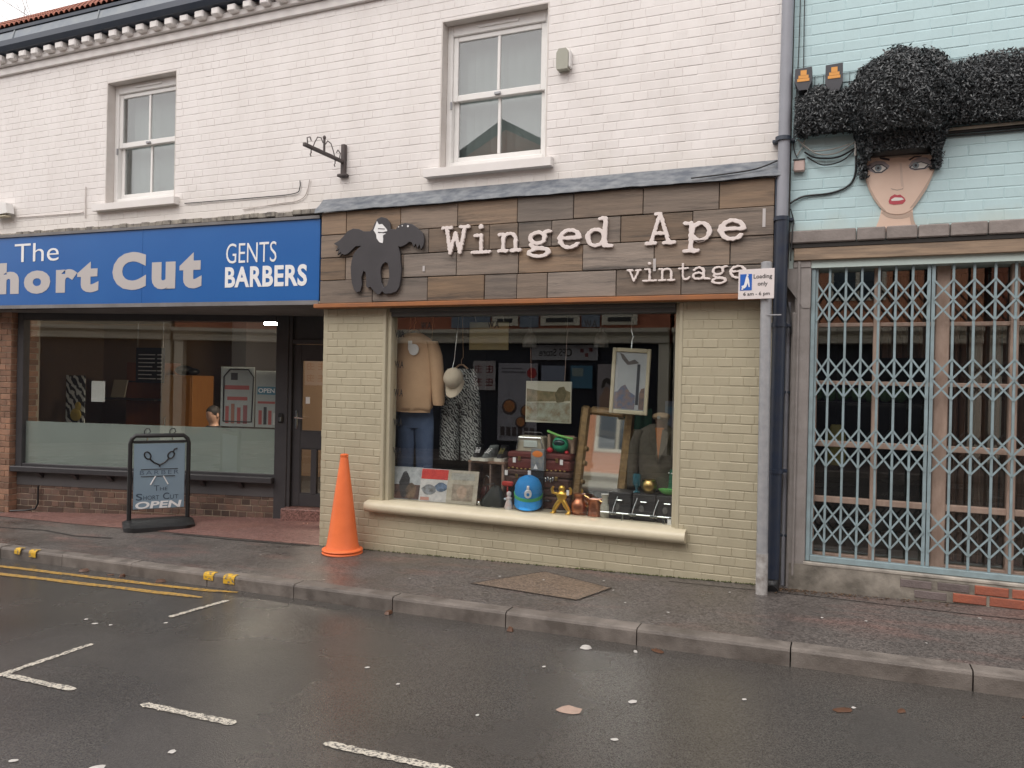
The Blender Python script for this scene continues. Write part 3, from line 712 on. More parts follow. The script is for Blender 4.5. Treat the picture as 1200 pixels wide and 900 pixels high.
letters('WingedApe', [(x*F, c*F) for x, c in ((-3.35, -3.06), (-3.05, -2.85), (-2.79, -2.56), (-2.51, -2.28), (-2.235, -2.015), (-1.985, -1.74), (-1.48, -1.225), (-1.175, -.945), (-.905, -.685))], .232, 2.775, .062, -.112, .024)
letters('vintage', [(x*F, c*F) for x, c in ((-1.625, -1.50), (-1.495, -1.37), (-1.365, -1.225), (-1.205, -1.105), (-1.095, -.95), (-.945, -.815), (-.81, -.68))], .142, 2.478, .055, -.109, .018)
# winged ape cut-out
APE = [(545, 85), (590, 65), (640, 80), (680, 130), (685, 190), (740, 195), (775, 150), (840, 130), (910, 145), (970, 190), (1020, 240), (1032, 300), (1026, 360), (1003, 405), (985, 350), (968, 395), (948, 345), (928, 378), (905, 330), (880, 325), (850, 352), (800, 378), (772, 372), (790, 440), (796, 520), (806, 600), (802, 700), (790, 790), (760, 840), (700, 862), (640, 866), (612, 840), (590, 872), (560, 876), (535, 850), (505, 822), (490, 798), (462, 812), (440, 790), (440, 720), (432, 650), (410, 632), (388, 700), (396, 780), (380, 850), (340, 862), (310, 830), (285, 760), (275, 680), (270, 600), (280, 520), (300, 450), (340, 402), (382, 368), (320, 374), (280, 412), (240, 452), (200, 467), (172, 455), (150, 484), (163, 435), (120, 466), (140, 405), (100, 425), (128, 378), (78, 346), (140, 310), (180, 270), (230, 210), (290, 185), (350, 190), (400, 215), (470, 215), (500, 190), (515, 140)]
HOLE = [(590, 640), (595, 590), (615, 556), (640, 538), (662, 545), (678, 600), (684, 690), (662, 775), (628, 800), (600, 745)]
WFACE = [(545, 110), (565, 145), (600, 140), (650, 195), (655, 215), (610, 225), (640, 240), (610, 260), (615, 300), (610, 340), (575, 330), (545, 290), (540, 250), (512, 205)]
def apemap(p): return ((p[0]-550)*.001036, -(p[1]-470+.062*(p[0]-550))*.00089)
M_APE = mat('charcoal_painted_board', (.043, .040, .044), (.06, .055, .06), nscale=5, rough=.6)
ap = place_cutout('ape_cutout', cutout_mesh([[apemap(p) for p in APE], [apemap(p) for p in HOLE]], .022, .003), 1, 1, (-3.985, -.116, 2.79), M_APE, ws)
b = MB(); b.prism([(-3.985+apemap(p)[0], 2.79+apemap(p)[1]) for p in WFACE], -.1305, -.1275); b.build('ape_face', M_VWHITE, ap)
for y0, y1 in ((184, 196), (222, 236)):
    b = MB(); b.prism([(-3.985+apemap(p)[0], 2.79+apemap(p)[1]) for p in ((560, y0), (632, y0+6), (632, y1), (560, y1-3))], -.1325, -.131); b.build('face_slit', M_APE, ap)
for c in ((868, 165), (772, 172), (810, 160)):
    p = apemap(c); b = MB(); b.cyl((-3.985+p[0], -.131, 2.79+p[1]), (-3.985+p[0], -.127, 2.79+p[1]), .010 if c[0] == 868 else .006, n=8); b.build('wing_fleck', M_VWHITE, ap)
for x, z, h in ((-.565, 2.86, .14), (-1.395, 2.555, .10), (-3.51, 2.63, .05)):   # pale glue marks left on the boards
    b = MB(); b.box(x, x+.022, -.1005, -.098, z, z+h); b.build('paint_mark', M_SILVER, ws)

# ------------------------------------------------------------------ vintage shop front (khaki painted brick)
vf = thing('vintage_shopfront', (-2.56, .1, .05), 'khaki painted brick shop front with a wide display window under the plank sign', 'shopfront')
VO = (-3.985, -1.165, .40, 2.31)
vw = wall_slab('wall', M_KHAKI, vf, -4.665, -.445, -.25, 2.33, .003, .25, (VO,))
me_k = brick_mesh(M_KHAKI, b=.004)
lay_bricks(vw, me_k, -4.665, -.445, -.06, 2.315, .0, (VO,), bond='mixed', jit=.0016, seed=11, base=gz, course=.0742, joint=.006, vj=.0035)
# the return of the wall that faces the barber's doorway
b = MB(); b.box(-4.662, -4.45, .25, 1.62, -.25, 2.42); b.build('return_wall', M_KHAKI, vf)
RM = Matrix.Translation((-4.662, 0, 0)) @ Matrix.Rotation(R(-90), 4, 'Z')
lay_bricks(vw, me_k, -1.55, -.0, -.06, 2.40, -.004, (), bond='stretcher', jit=.002, seed=13, M=RM, cap=60, base=None)
win = MB(); x0, x1, z0, z1 = VO
win.box(x0, x0+.035, -.004, .2, .49, z1, .004); win.box(x0+.035, x0+.075, .03, .15, .49, z1, .006); win.box(x1-.03, x1, -.004, .2, .49, z1, .004); win.box(x1-.065, x1-.03, .03, .15, .49, z1, .006)
win = MB(); win.box(x0, x0+.035, -.004, .2, .49, z1, .004); win.box(x0+.034, x0+.075, .03, .15, .49, z1-.001, .006)
wi = win.build('display_window', M_KHAKI_TRIM, vf)
b = MB(); b.box(x1-.03, x1, -.004, .2, .49, z1, .004); b.box(x1-.065, x1-.029, .03, .15, .49, z1-.001, .006); b.build('window_jamb', M_KHAKI_TRIM, wi)
b = MB(); b.box(x0+.075, x1-.065, .02, .15, 2.235, z1-.002, .004); b.box(x0+.075, x1-.065, -.005, .019, 2.275, z1-.002, .004); b.build('head_rail', mat('dark_grey_head', (.07, .075, .075), (.11, .11, .105), nscale=5, rough=.5), wi)
b = MB(); b.box(x0+.07, x1-.06, .082, .09, .485, 2.24); b.build('pane', M_GLASS, wi)
# bull-nosed sill
b = MB(); pr = [(.14, .39), (-.06, .39), (-.085, .405), (-.095, .43), (-.09, .462), (-.07, .483), (-.02, .493), (.14, .50)]
b.prism(pr, -4.10, -1.10, 'yz'); b.build('sill', M_CREAM_SILL, wi, 50)
M_INK = mat('black_vinyl', (.012, .012, .013), rough=.5)
b = MB(); b.box(-4.03, -3.985, .16, .27, .50, 2.24, .004); b.build('inner_reveal', M_UPVC, wi)
for z in (2.08, 1.79, 1.52, 1.24, .97): text('window_vinyl', 'W.A', -3.895, -3.80, z-.038, z+.032, .0815, M_INK, wi, bold=.01, thick=.001)
for x in (-3.62, -2.93, -2.02): text('window_vinyl', 'W.A', x, x+.11, 2.125, 2.185, .0815, M_INK, wi, bold=.01, thick=.001)

# ------------------------------------------------------------------ barber shop front, set back and splayed towards the door
BA = Vector((-9.62, .33, 0)); BU = Vector((.975, .2216, 0)).normalized(); BN = Vector((-BU.y, BU.x, 0))   # along the front, into the shop
BM = Matrix(((BU.x, BN.x, 0, BA.x), (BU.y, BN.y, 0, BA.y), (0, 0, 1, 0), (0, 0, 0, 1)))
bf = thing('barber_shopfront', (-7.8, .75, -.05), 'dark grey barber shop front with a frosted window and a glazed door', 'shopfront')
def bpart(name, m, parent, fn, smooth=0, **kw):
    b = MB(BM); fn(b); return b.build(name, m, parent, smooth, **kw)
bw = bpart('shop_window', M_GREYP, bf, lambda b: (b.box(0, .09, -.03, .08, .37, 2.40, .006), b.box(3.54, 3.70, -.03, .09, -.3, 2.40, .006), b.box(.09, 3.54, -.03, .08, 2.295, 2.40, .006), b.box(.09, 3.54, -.02, .08, .37, .475, .004)))
bpart('sill', M_GREYP, bw, lambda b: b.box(-.02, 3.55, -.10, -.021, .375, .445, .008))
bpart('pane', M_GLASS, bw, lambda b: b.box(.085, 3.545, .03, .037, .47, 2.30))
bpart('frosted_film', M_FROST, bw, lambda b: b.box(.09, 3.54, .0375, .039, .475, 1.01))
bpart('riser_board', mat('grey_riser_board', (.075, .072, .075), (.11, .105, .105), nscale=3, rough=.55), bf, lambda b: b.box(.0, 3.54, .0, .05, .20, .375, .004))
for s in (.35, .85, 1.35, 2.1, 2.6, 3.1): bpart('sill_bracket', M_GREYP, bf, lambda b, s=s: b.prism([(-.09, .37), (-.001, .37), (-.001, .30), (-.03, .31)], s, s+.05, 'yz'))
M_BROWNB = mat('brown_brick', (.15, .085, .06), (.085, .06, .05), nscale=7, amt=.9, rough=.8, bump=.4, bscale=60, rand=.45)
M_MORT = mat('pale_mortar', (.33, .27, .20), (.2, .17, .13), nscale=12, rough=.9, bump=.3)
rw = bpart('riser_wall', M_MORT, bf, lambda b: b.box(.0, 3.54, .012, .09, -.3, .198))
me_b = brick_mesh(M_BROWNB, b=.004)
lay_bricks(rw, me_b, 0, 3.54, -.135, .20, .006, (), bond='mixed', M=BM, seed=5, base=lambda s: gz(-9.62+s*.975), jit=.003)
# brick pier on the left
pr_ = thing('brick_pier', (-10.3, .4, -.2), 'brown brick pier with pale mortar at the blind end of the barber window', 'wall')
b = MB(); b.box(-11.4, -9.635, .245, .62, -.4, 2.42); pc = b.build('mortar_core', M_MORT, pr_)
M_BROWNB2 = mat('orange_brown_brick', (.29, .155, .095), (.19, .105, .07), nscale=8, amt=.9, rough=.8, bump=.4, bscale=60, rand=.3)
me_b2 = brick_mesh(M_BROWNB2, b=.004)
lay_bricks(pc, me_b2, -11.4, -9.63, -.225, 2.40, .236, (), bond='stretcher', seed=6, base=gz, cap=130)
PM = Matrix.Translation((-9.635, 0, 0)) @ Matrix.Rotation(R(90), 4, 'Z')
lay_bricks(pc, me_b2, .245, .60, -.225, 2.40, -.005, (), bond='stretcher', M=PM, seed=8, cap=60)
b = MB(); b.tube([(-9.28, .38, .2), (-9.28, .38, -.02), (-9.30, .36, -.09), (-9.42, .32, -.115), (-9.6, .24, -.125)], .012, 6); b.build('black_hose', M_BLACK, bf)
# door leaf with two glazed panels, lever handle and number plate
dr = bpart('door', M_GREYP, bf, lambda b: (b.box(3.745, 3.845, .02, .065, .11, 2.03, .004), b.box(4.40, 4.52, .02, .065, .11, 2.03, .004), b.box(3.845, 4.40, .02, .065, 1.85, 2.03, .004), b.box(3.845, 4.40, .02, .065, .80, 1.0, .004), b.box(3.845, 4.40, .02, .065, .11, .26, .004)))
bpart('door_pane', M_GLASS, dr, lambda b: b.box(3.842, 4.403, .038, .044, .99, 1.86))
bpart('door_pane', M_GLASS, dr, lambda b: b.box(3.842, 4.403, .038, .044, .25, .81))
M_GREYD = mat('charcoal_inner_bead', (.03, .029, .032), rough=.4)
for z0, z1 in ((.26, .80), (1.0, 1.85)):
    bpart('bead', M_GREYD, dr, lambda b: (b.box(3.845, 3.86, .024, .037, z0, z1), b.box(3.86, 4.39, .024, .037, z0, z0+.014), b.box(3.86, 4.39, .024, .037, z1-.014, z1)))
bpart('door_mullion', M_GREYP, dr, lambda b: b.box(3.985, 4.06, .016, .064, .262, .798, .004))
def handle(b):
    b.box(3.775, 3.81, .008, .02, 1.03, 1.25, .006)
    b.tube([(3.793, .01, 1.165), (3.793, -.04, 1.165), (3.80, -.05, 1.165), (3.91, -.05, 1.16)], .009, 8)
bpart('handle', M_CHROME, dr, handle, 40)
bpart('lock_box', M_BLACK, bw, lambda b: b.box(3.585, 3.655, -.055, -.03, 1.10, 1.21, .01))
bpart('lock_plate', M_CHROME, bw, lambda b: b.box(3.605, 3.635, -.06, -.0555, 1.115, 1.165, .003))
bpart('door_sticker', M_VWHITE, dr, lambda b: b.box(3.90, 3.95, .032, .0375, 1.33, 1.41))
bpart('door_frame', M_GREYP, bf, lambda b: (b.box(3.70, 3.742, -.02, .085, -.1, 2.40, .004), b.box(4.525, 4.60, -.02, .085, -.1, 2.40), b.box(3.742, 4.525, -.015, .08, 2.035, 2.09, .004), b.box(3.742, 4.525, .02, .06, 2.09, 2.40)))
bpart('door_step', M_REDTILE, bf, lambda b: b.box(3.70, 4.75, -.16, .10, -.2, .105, .01))
# soffit between sign and front; back of the fascia
b = MB(); b.quad((-12.6, -.01, 2.395), (-4.665, -.01, 2.362), (-4.665, 1.6, 2.362), (-12.6, 1.0, 2.395)); b.build('soffit', M_SOFFIT, bf)

# barber's room
br = thing('barber_room', (-8.5, 2.8, -.12), 'dim brown-walled barber room behind the frosted shop window', 'room')
M_BWALL = mat('brown_room_wall', (.36, .235, .15), (.31, .20, .125), nscale=1, rough=.8)
M_BFLOOR = mat('dark_room_floor', (.06, .055, .05), rough=.6)
b = MB(); b.box(-13.4, -4.6, 4.6, 4.7, -.2, 2.8); b.build('back_wall', M_BWALL, br)
b = MB(); b.box(-13.5, -13.4, .5, 4.7, -.2, 2.8); b.box(-13.4, -11.38, .42, .5, -.2, 2.8); b.build('side_wall', M_BWALL, br)
b = MB(); b.box(-4.6, -4.45, 1.63, 4.7, -.2, 2.8); b.build('party_wall', mat('taupe_room_wall', (.12, .105, .10), rough=.85), br)
b = MB(); b.quad((-13.4, .5, -.06), (-9.6, .5, -.06), (-5.2, 1.45, -.06), (-4.6, 1.7, -.06), (-4.6, 4.6, -.06), (-13.4, 4.6, -.06)); b.build('floor', M_BFLOOR, br)
b = MB(); b.quad((-13.4, .4, 2.6), (-9.6, .4, 2.6), (-5.2, 1.4, 2.6), (-4.6, 1.65, 2.6), (-4.6, 4.6, 2.6), (-13.4, 4.6, 2.6)); b.build('ceiling', mat('grey_ceiling', (.22, .2, .19), rough=.9), br)
b = MB(); b.box(-9.2, -8.9, 3.6, 4.6, -.06, 2.6); b.build('partition', mat('slate_partition', (.10, .095, .098), rough=.8), br)
M_OAK = mat('orange_oak_veneer', (.40, .17, .045), (.32, .13, .035), nscale=3, rough=.4, stretch=(6, 6, 1))
M_OAKD = mat('red_oak_veneer', (.32, .105, .035), (.25, .08, .03), nscale=3, rough=.4, stretch=(6, 6, 1))
cb = thing('dresser_cabinet', (-10.6, 3.3, -.06), 'reddish wooden dresser with a shelf in the barber room', 'cabinet')
b = MB(); b.box(-11.05, -10.2, 3.15, 3.5, -.06, 1.83, .008); b.build('carcass', M_OAKD, cb)
b = MB(); b.box(-11.3, -10.15, 2.92, 3.14, 1.20, 1.235, .004); b.build('shelf', mat('dark_shelf', (.07, .05, .04), rough=.5), cb)
b = MB(); b.box(-11.02, -10.23, 3.135, 3.149, 1.5, 1.52); b.box(-11.02, -10.23, 3.135, 3.149, .7, .72); b.build('groove', M_BLACK, cb)
b = MB(Matrix.Translation((-11.1, 3.03, 1.236)) @ Matrix.Rotation(R(-12), 4, 'X')); b.box(-.16, .16, -.01, .01, 0, .3, .003); b.build('price_card', mat('cream_card', (.62, .55, .42), rough=.7), None, label='cream card leaning on the reddish dresser shelf', cat='card')
cc = thing('tall_cupboard', (-9.7, 3.1, -.06), 'tall orange-brown wooden cupboard in the barber room', 'cabinet')
b = MB(); b.box(-10.03, -9.37, 2.95, 3.4, -.06, 1.63, .008); b.build('carcass', M_OAK, cc)
b = MB(); b.box(-10.0, -9.40, 2.938, 2.949, .0, 1.6, .004); b.build('cupboard_door', M_OAK, cc)
b = MB(); b.tube([(-9.9, 2.937, .8), (-9.9, 2.91, .82), (-9.9, 2.91, .95), (-9.9, 2.937, .97)], .008, 6); b.build('handle', M_CHROME, cc)
b = MB(); b.ell((-9.72, 3.12, 1.71), (.17, .12, .08), 14, 8); b.ell((-9.55, 3.14, 1.69), (.1, .1, .06), 12, 6); b.build('folded_towels', M_BLACK, None, 60, label='dark folded towels on top of the orange cupboard', cat='towels')
pb = thing('price_board', (-9.88, 2.6, 1.5), 'hanging black price board with white lines in the barber room', 'sign')
b = MB(); b.box(-10.18, -9.58, 2.58, 2.6, 1.5, 2.05, .004); b.build('board', mat('price_board_black', (.02, .022, .035), rough=.4), pb)
b = MB()
for i in range(7): b.box(-10.12, -10.12+.28+.12*random.random(), 2.5775, 2.5795, 1.56+i*.062, 1.575+i*.062); b.box(-9.72, -9.63, 2.5775, 2.5795, 1.56+i*.062, 1.575+i*.062)
b.build('price_lines', M_VWHITE, pb)
b = MB(); b.cyl((-10.15, 2.59, 2.05), (-10.15, 2.59, 2.6), .006, n=6); b.cyl((-9.61, 2.59, 2.05), (-9.61, 2.59, 2.6), .006, n=6); b.build('hanging_rods', M_CHROME, pb)
# banner with zebra leaves on the left, notice on the glass, two printed posters at the right
def zebra(name, a, c, sc, dist=6.):
    m = mat(name, a, rough=.7); nt = m.node_tree; N = nt.nodes; L = nt.links
    g = N.new('ShaderNodeTexCoord'); w = N.new('ShaderNodeTexWave'); w.inputs['Scale'].default_value = sc; w.inputs['Distortion'].default_value = dist; w.inputs['Detail'].default_value = 3; w.inputs['Detail Scale'].default_value = 1.6; w.bands_direction = 'DIAGONAL'
    L.new(g.outputs['Object'], w.inputs[0]); r = N.new('ShaderNodeValToRGB'); r.color_ramp.elements[0].color = (*a, 1); r.color_ramp.elements[1].color = (*c, 1); r.color_ramp.elements[0].position = .42; r.color_ramp.elements[1].position = .58
    L.new(w.outputs[0], r.inputs[0]); L.new(r.outputs[0], N['Principled BSDF'].inputs['Base Color']); return m
zb = thing('zebra_banner', (-9.7, 1.2, -.06), 'black and white zebra-striped banner standing inside the barber window', 'banner')
b = MB(); b.box(-9.89, -9.52, 1.19, 1.2, -.04, 1.60); b.build('print', zebra('zebra_print', (.015, .015, .017), (.55, .55, .5), 4.5), zb)
b = MB(); b.box(-9.92, -9.49, 1.1, 1.3, -.06, -.03, .01); b.build('foot', M_STEELG, zb)
b = MB(); b.ell((-9.66, 1.17, 1.06), (.11, .025, .09), 12, 8); b.ell((-9.62, 1.17, 1.18), (.06, .02, .06), 10, 6); b.build('yellow_print', mat('mustard_print', (.40, .28, .05), (.2, .18, .06), nscale=14, rough=.7), zb)
bpart('paper_notice', mat('grey_notice', (.55, .56, .53), (.40, .41, .39), nscale=60, amt=.6, rough=.7), None, lambda b: b.box(1.02, 1.21, .041, .043, 1.28, 1.54), label='small pale paper notice stuck inside the barber window', cat='notice')
def poster(s0, s1, z0, z1, name, label, cols, frame):
    t = thing(name, BM @ Vector(((s0+s1)/2, .05, z0)), label, 'poster')
    bpart('sheet', mat(name+'_sheet', (.36, .39, .37), (.28, .31, .30), nscale=5, rough=.6), t, lambda b: b.box(s0, s1, .045, .05, z0, z1))
    for i, (u0, u1, v0, v1, c) in enumerate(cols):
        bpart('printed_block', mat('%s_print%d' % (name, i), c, rough=.6), t, lambda b: b.box(s0+(s1-s0)*u0, s0+(s1-s0)*u1, .0425, .0448, z0+(z1-z0)*v0, z0+(z1-z0)*v1))
    if frame:
        def fr(b):
            a = [(s0+.04, z0+.06), (s1-.03, z0+.06), (s1-.01, z1-.12), (s1-.08, z1-.03), (s0+.12, z1-.03), (s0+.04, z1-.12), (s0+.04, z0+.06)]
            b.tube([(p[0], .041, p[1]) for p in a], .008, 6)
        bpart('printed_border', M_BLACK, t, fr)
    return t
rd = (.36, .10, .09); dk = (.05, .05, .055)
poster(2.79, 3.23, 1.03, 1.75, 'offer_poster', 'pale poster with red bands and a rounded black border in the barber window', [(.12, .85, .62, .69, rd), (.2, .8, .44, .5, rd), (.15, .25, .05, .34, rd), (.32, .42, .05, .38, (.3, .14, .1)), (.5, .6, .05, .32, rd), (.68, .8, .05, .36, (.25, .1, .1)), (.3, .5, .78, .9, dk)], True)
p2 = poster(3.25, 3.53, 1.03, 1.71, 'open_poster', 'pale poster with a blue box reading OPEN beside the rounded-border poster', [(.08, .92, .58, .72, (.08, .22, .30)), (.15, .3, .05, .3, rd), (.38, .52, .05, .36, dk), (.6, .75, .05, .3, rd), (.82, .93, .05, .26, (.5, .5, .48)), (.1, .9, .42, .46, rd)], False)
text('printed_text', 'OPEN', 3.285, 3.495, 1.445, 1.50, .0418, M_VWHITE, p2, bold=.02, M=BM, thick=.001)
# lit ceiling batten
lt = thing('ceiling_light', (-6.95, 2.0, 2.36), 'lit fluorescent batten on the barber shop ceiling', 'lamp')
b = MB(); b.box(-7.12, -6.05, 1.96, 2.04, 2.335, 2.395, .012); b.build('tube', mat('lit_tube', (1, .86, .68), emit=130.), lt)
b = MB(); b.box(-7.15, -6.02, 1.94, 2.06, 2.396, 2.42); b.cyl((-7.1, 2, 2.42), (-7.1, 2, 2.6), .006, n=6); b.cyl((-6.8, 2, 2.42), (-6.8, 2, 2.6), .006, n=6); b.build('housing', M_STEELG, lt)
# seated customer in a black cape, seen from behind: one continuous body
px, py = -7.95, 1.95
M_SKIN = mat('skin', (.50, .30, .22), (.44, .25, .18), nscale=9, rough=.5)
M_CAPE = mat('black_cape', (.015, .015, .017), rough=.75)
cu = thing('person', (px, py, -.06), 'person with short dark hair in a black cape, seated in the barber shop', 'person')
b = MB(); ring = [(0, .02, .42, .25, .26), (0, .02, .60, .24, .25), (0, 0, .78, .23, .17), (0, 0, .88, .20, .12), (0, .0, .925, .11, .085), (0, .005, .95, .064, .066), (0, .0, .99, .060, .064), (0, -.005, 1.02, .066, .085), (0, -.01, 1.06, .074, .096), (0, -.01, 1.12, .080, .102), (0, -.005, 1.17, .074, .094), (0, 0, 1.205, .048, .06), (0, 0, 1.218, .012, .014)]
b.loft([(px+r[0], py+r[1], r[2], r[3], r[4]) for r in ring], 20); body = b.build('body', M_SKIN, cu, 60)
b = MB(); ring = [(0, .02, .36, .34, .36), (0, .02, .55, .29, .31), (0, .0, .74, .255, .20), (0, 0, .85, .235, .15), (0, .0, .905, .16, .105), (0, .0, .945, .078, .078)]
b.loft([(px+r[0], py+r[1], r[2], r[3], r[4]) for r in ring], 24, fold=.02, seed=4); b.build('cape', M_CAPE, cu, 60)
b = MB(); ring = [(0, .012, 1.065, .076, .09), (0, .0, 1.11, .086, .104), (0, 0, 1.165, .082, .10), (0, 0, 1.205, .056, .068), (0, 0, 1.228, .015, .018)]
b.loft([(px+r[0], py+r[1]-.004, r[2], r[3], r[4]) for r in ring], 20); b.build('hair', mat('dark_hair', (.018, .014, .012), rough=.7), cu, 60)
for sx in (-1, 1):
    b = MB(); b.ell((px+sx*.083, py-.01, 1.09), (.012, .022, .034), 8, 6); b.build('ear', M_SKIN, cu, 60)
bc = thing('barber_chair', (px, py+.1, -.06), 'black barber chair under the caped customer', 'chair')
b = MB(); b.box(px-.27, px+.27, py-.28, py+.32, .34, .415, .03); b.build('seat', M_BLACK, bc)
b = MB(); b.box(px-.25, px+.25, py-.44, py-.36, .45, .86, .03); b.build('backrest', M_BLACK, bc)
b = MB(); b.cyl((px, py, -.04), (px, py, .34), .05, n=14); b.build('pedestal', M_CHROME, bc, 40)
b = MB(); b.lathe([(.26, 0), (.26, .015), (.08, .03)], (px, py, -.06), 20); b.build('base', M_CHROME, bc, 40)
for nm, cx, cy in (('waiting_chair', -9.15, 1.7), ('waiting_chair', -8.6, 1.85)):
    t = thing(nm, (cx, cy, -.06), 'pale waiting chair behind the frosted glass, %s' % ('beside the zebra banner' if cx < -9 else 'nearer the caped customer'), 'chair', 'waiting chairs')
    mc = mat('pale_chair', (.42, .42, .40), rough=.5)
    b = MB(); b.box(cx-.23, cx+.23, cy-.22, cy+.22, .38, .43, .015); b.build('seat', mc, t)
    b = MB(); b.box(cx-.23, cx+.23, cy-.25, cy-.22, .44, .86, .012); b.build('backrest', mc, t)
    for sx in (-1, 1):
        for sy in (-1, 1): b = MB(); b.cyl((cx+sx*.2, cy+sy*.19, -.06), (cx+sx*.2, cy+sy*.19, .38), .014, n=8); b.build('leg', M_CHROME, t)

# ------------------------------------------------------------------ mint building with the folding gate
mt = thing('mint_building', (.7, .1, .1), 'mint green painted brick building with grey stone ledge and gated shop window', 'building')
MX0, MX1 = -.375, 2.6
mw = wall_slab('wall', M_MINT, mt, MX0, MX1, 2.55, 5.6, .0025, .28)
me_m = brick_mesh(M_MINT, b=.0035)
lay_bricks(mw, me_m, MX0, MX1, 2.83, 5.2, .0, (), bond='stretcher', jit=.0012, seed=21, length=.232, course=.0775, joint=.0055, vj=.003)
# grey stone ledge in blocks, timber lintel
M_STONE = mat('grey_ledge_stone', (.33, .29, .27), (.23, .20, .185), nscale=7, amt=.9, rough=.8, bump=.4, bscale=40, rand=.15)
lx = [-.375, .09, .285, .49, .69, .92, 1.22, 1.52, 1.82, 2.12, 2.6]
for a, c in zip(lx, lx[1:]): b = MB(); b.box(a+.003, c-.003, -.05-random.uniform(0, .006), .02, 2.732, 2.826+random.uniform(-.003, .003), .008); b.build('ledge_stone', M_STONE, mt)
b = MB(); b.box(MX0+.02, MX1, -.035, .02, 2.70, 2.731); b.build('ledge_bed', M_SEAM, mt)
M_OLDW = mat('weathered_timber', (.36, .26, .18), (.20, .15, .11), nscale=4, amt=.9, rough=.75, bump=.25, bscale=30, stretch=(.8, 4, 9))
b = MB(); b.box(-.34, MX1, -.03, .2, 2.605, 2.70, .005); b.build('lintel', M_OLDW, mt)
# pilaster with a scrolled console at the top, grey paint
M_GPAINT = mat('old_grey_paint', (.30, .275, .262), (.21, .19, .178), nscale=6, amt=.8, rough=.7, bump=.25, bscale=40)
b = MB(); b.box(-.325, -.215, .0, .22, .05, 2.35, .008); b.box(-.343, -.215, -.012, .22, 2.55, 2.604, .006); b.prism([(-.40, 2.55), (-.215, 2.55), (-.215, 2.25), (-.27, 2.25), (-.32, 2.33), (-.385, 2.42), (-.40, 2.48)], -.006, .1); b.build('pilaster', M_GPAINT, mt)
b = MB(); b.box(-.445, -.32, .09, .2, -.1, 2.72, .003); b.build('recess_wall', M_GPAINT, mt)
b = MB(); b.tube([(-.30, -.018, 2.60), (-.30, -.02, .1)], .010, 6); b.build('pilaster_bead', M_GPAINT, mt)
b = MB(); b.box(-.345, -.285, -.004, .09, .06, 2.22, .012); b.build('conduit_cover', M_GPAINT, mt)
# crumbling plinth: render over brick, bare red bricks at the right
M_RENDER = mat('cracked_render', (.25, .225, .19), (.085, .075, .062), nscale=5.5, amt=.95, rough=.85, bump=.6, bscale=22)
b = MB(); n = 26; top = []; vs = []
for i in range(n+1):
    x = -.325+i*(2.9/n); zz = gz(x)-.1
    for (y, z) in ((-.035, zz), (-.03-random.uniform(0, .02), gz(x)+.06+random.uniform(-.02, .02)), (-.02-random.uniform(0, .02), .24), (-.018, .318), (.2, .322)): vs.append((x, y, z))
b.add(vs, [(i*5+j, (i+1)*5+j, (i+1)*5+j+1, i*5+j+1) for i in range(n) for j in range(4)]); b.build('plinth_render', M_RENDER, mt, 40)
M_REDB = mat('bare_red_brick', (.40, .12, .065), (.28, .10, .07), nscale=9, amt=.8, rough=.85, bump=.4, bscale=50, rand=.2)
b = MB(); b.box(.43, 1.8, -.046, -.01, .16, .312, .006); b.build('plinth_mortar', M_RENDER, mt)
me_r = brick_mesh(M_REDB, b=.006)
for (x, z, w) in ((.99, .275, .2), (1.21, .275, .2), (1.43, .275, .2), (.86, .205, .2), (1.09, .205, .22), (1.32, .207, .21), (1.55, .21, .21), (1.65, .275, .2)):
    link('brick', me_r, Vector((x, -.054+random.uniform(-.004, .004), z)), mt, scale=(w, 1.2, .063))
me_pb = brick_mesh(mat('old_purple_brick', (.19, .155, .15), (.11, .09, .085), nscale=12, rough=.85, bump=.4, rand=.2), b=.008)
for (x, z, w) in ((.76, .272, .2), (.62, .200, .21), (.53, .268, .2)): link('brick', me_pb, Vector((x, -.05, z)), mt, scale=(w, 1.2, .062))
b = MB(); b.box(-.225, MX1, -.022, .12, .318, .338, .003); b.build('gate_sill', mat('worn_white_sill', (.5, .46, .40), (.2, .18, .16), nscale=7, amt=.9, rough=.7), mt)
# timber shop window behind the gate
M_PINKT = mat('faded_pinkish_timber', (.42, .31, .25), (.30, .21, .165), nscale=7, amt=.8, rough=.7, bump=.15, stretch=(3, 3, 1))
wf = MB(); wy = .14
for x, w in ((-.19, .06), (.245, .045), (.675, .09), (1.12, .05), (1.56, .05), (2.0, .09), (2.45, .05)): wf.box(x-w/2, x+w/2, wy-.02, wy+.06, .34, 2.60, .005)
gw = wf.build('gated_window', M_PINKT, mt)
wf = MB()
for z, h in ((2.13, .03), (1.69, .03), (1.225, .045), (.80, .045), (.365, .05)): wf.box(-.21, 2.55, wy-.006, wy+.05, z-h/2, z+h/2, .004)
wf.build('window_rails', M_PINKT, gw)
b = MB(); b.box(-.21, 2.55, wy+.02, wy+.025, .36, 2.60); b.build('pane', M_GLASS, gw)
b = MB(); b.box(-.445, -.375, .06, .3, 2.50, 5.6); b.build('party_strip', M_GPAINT, mt)
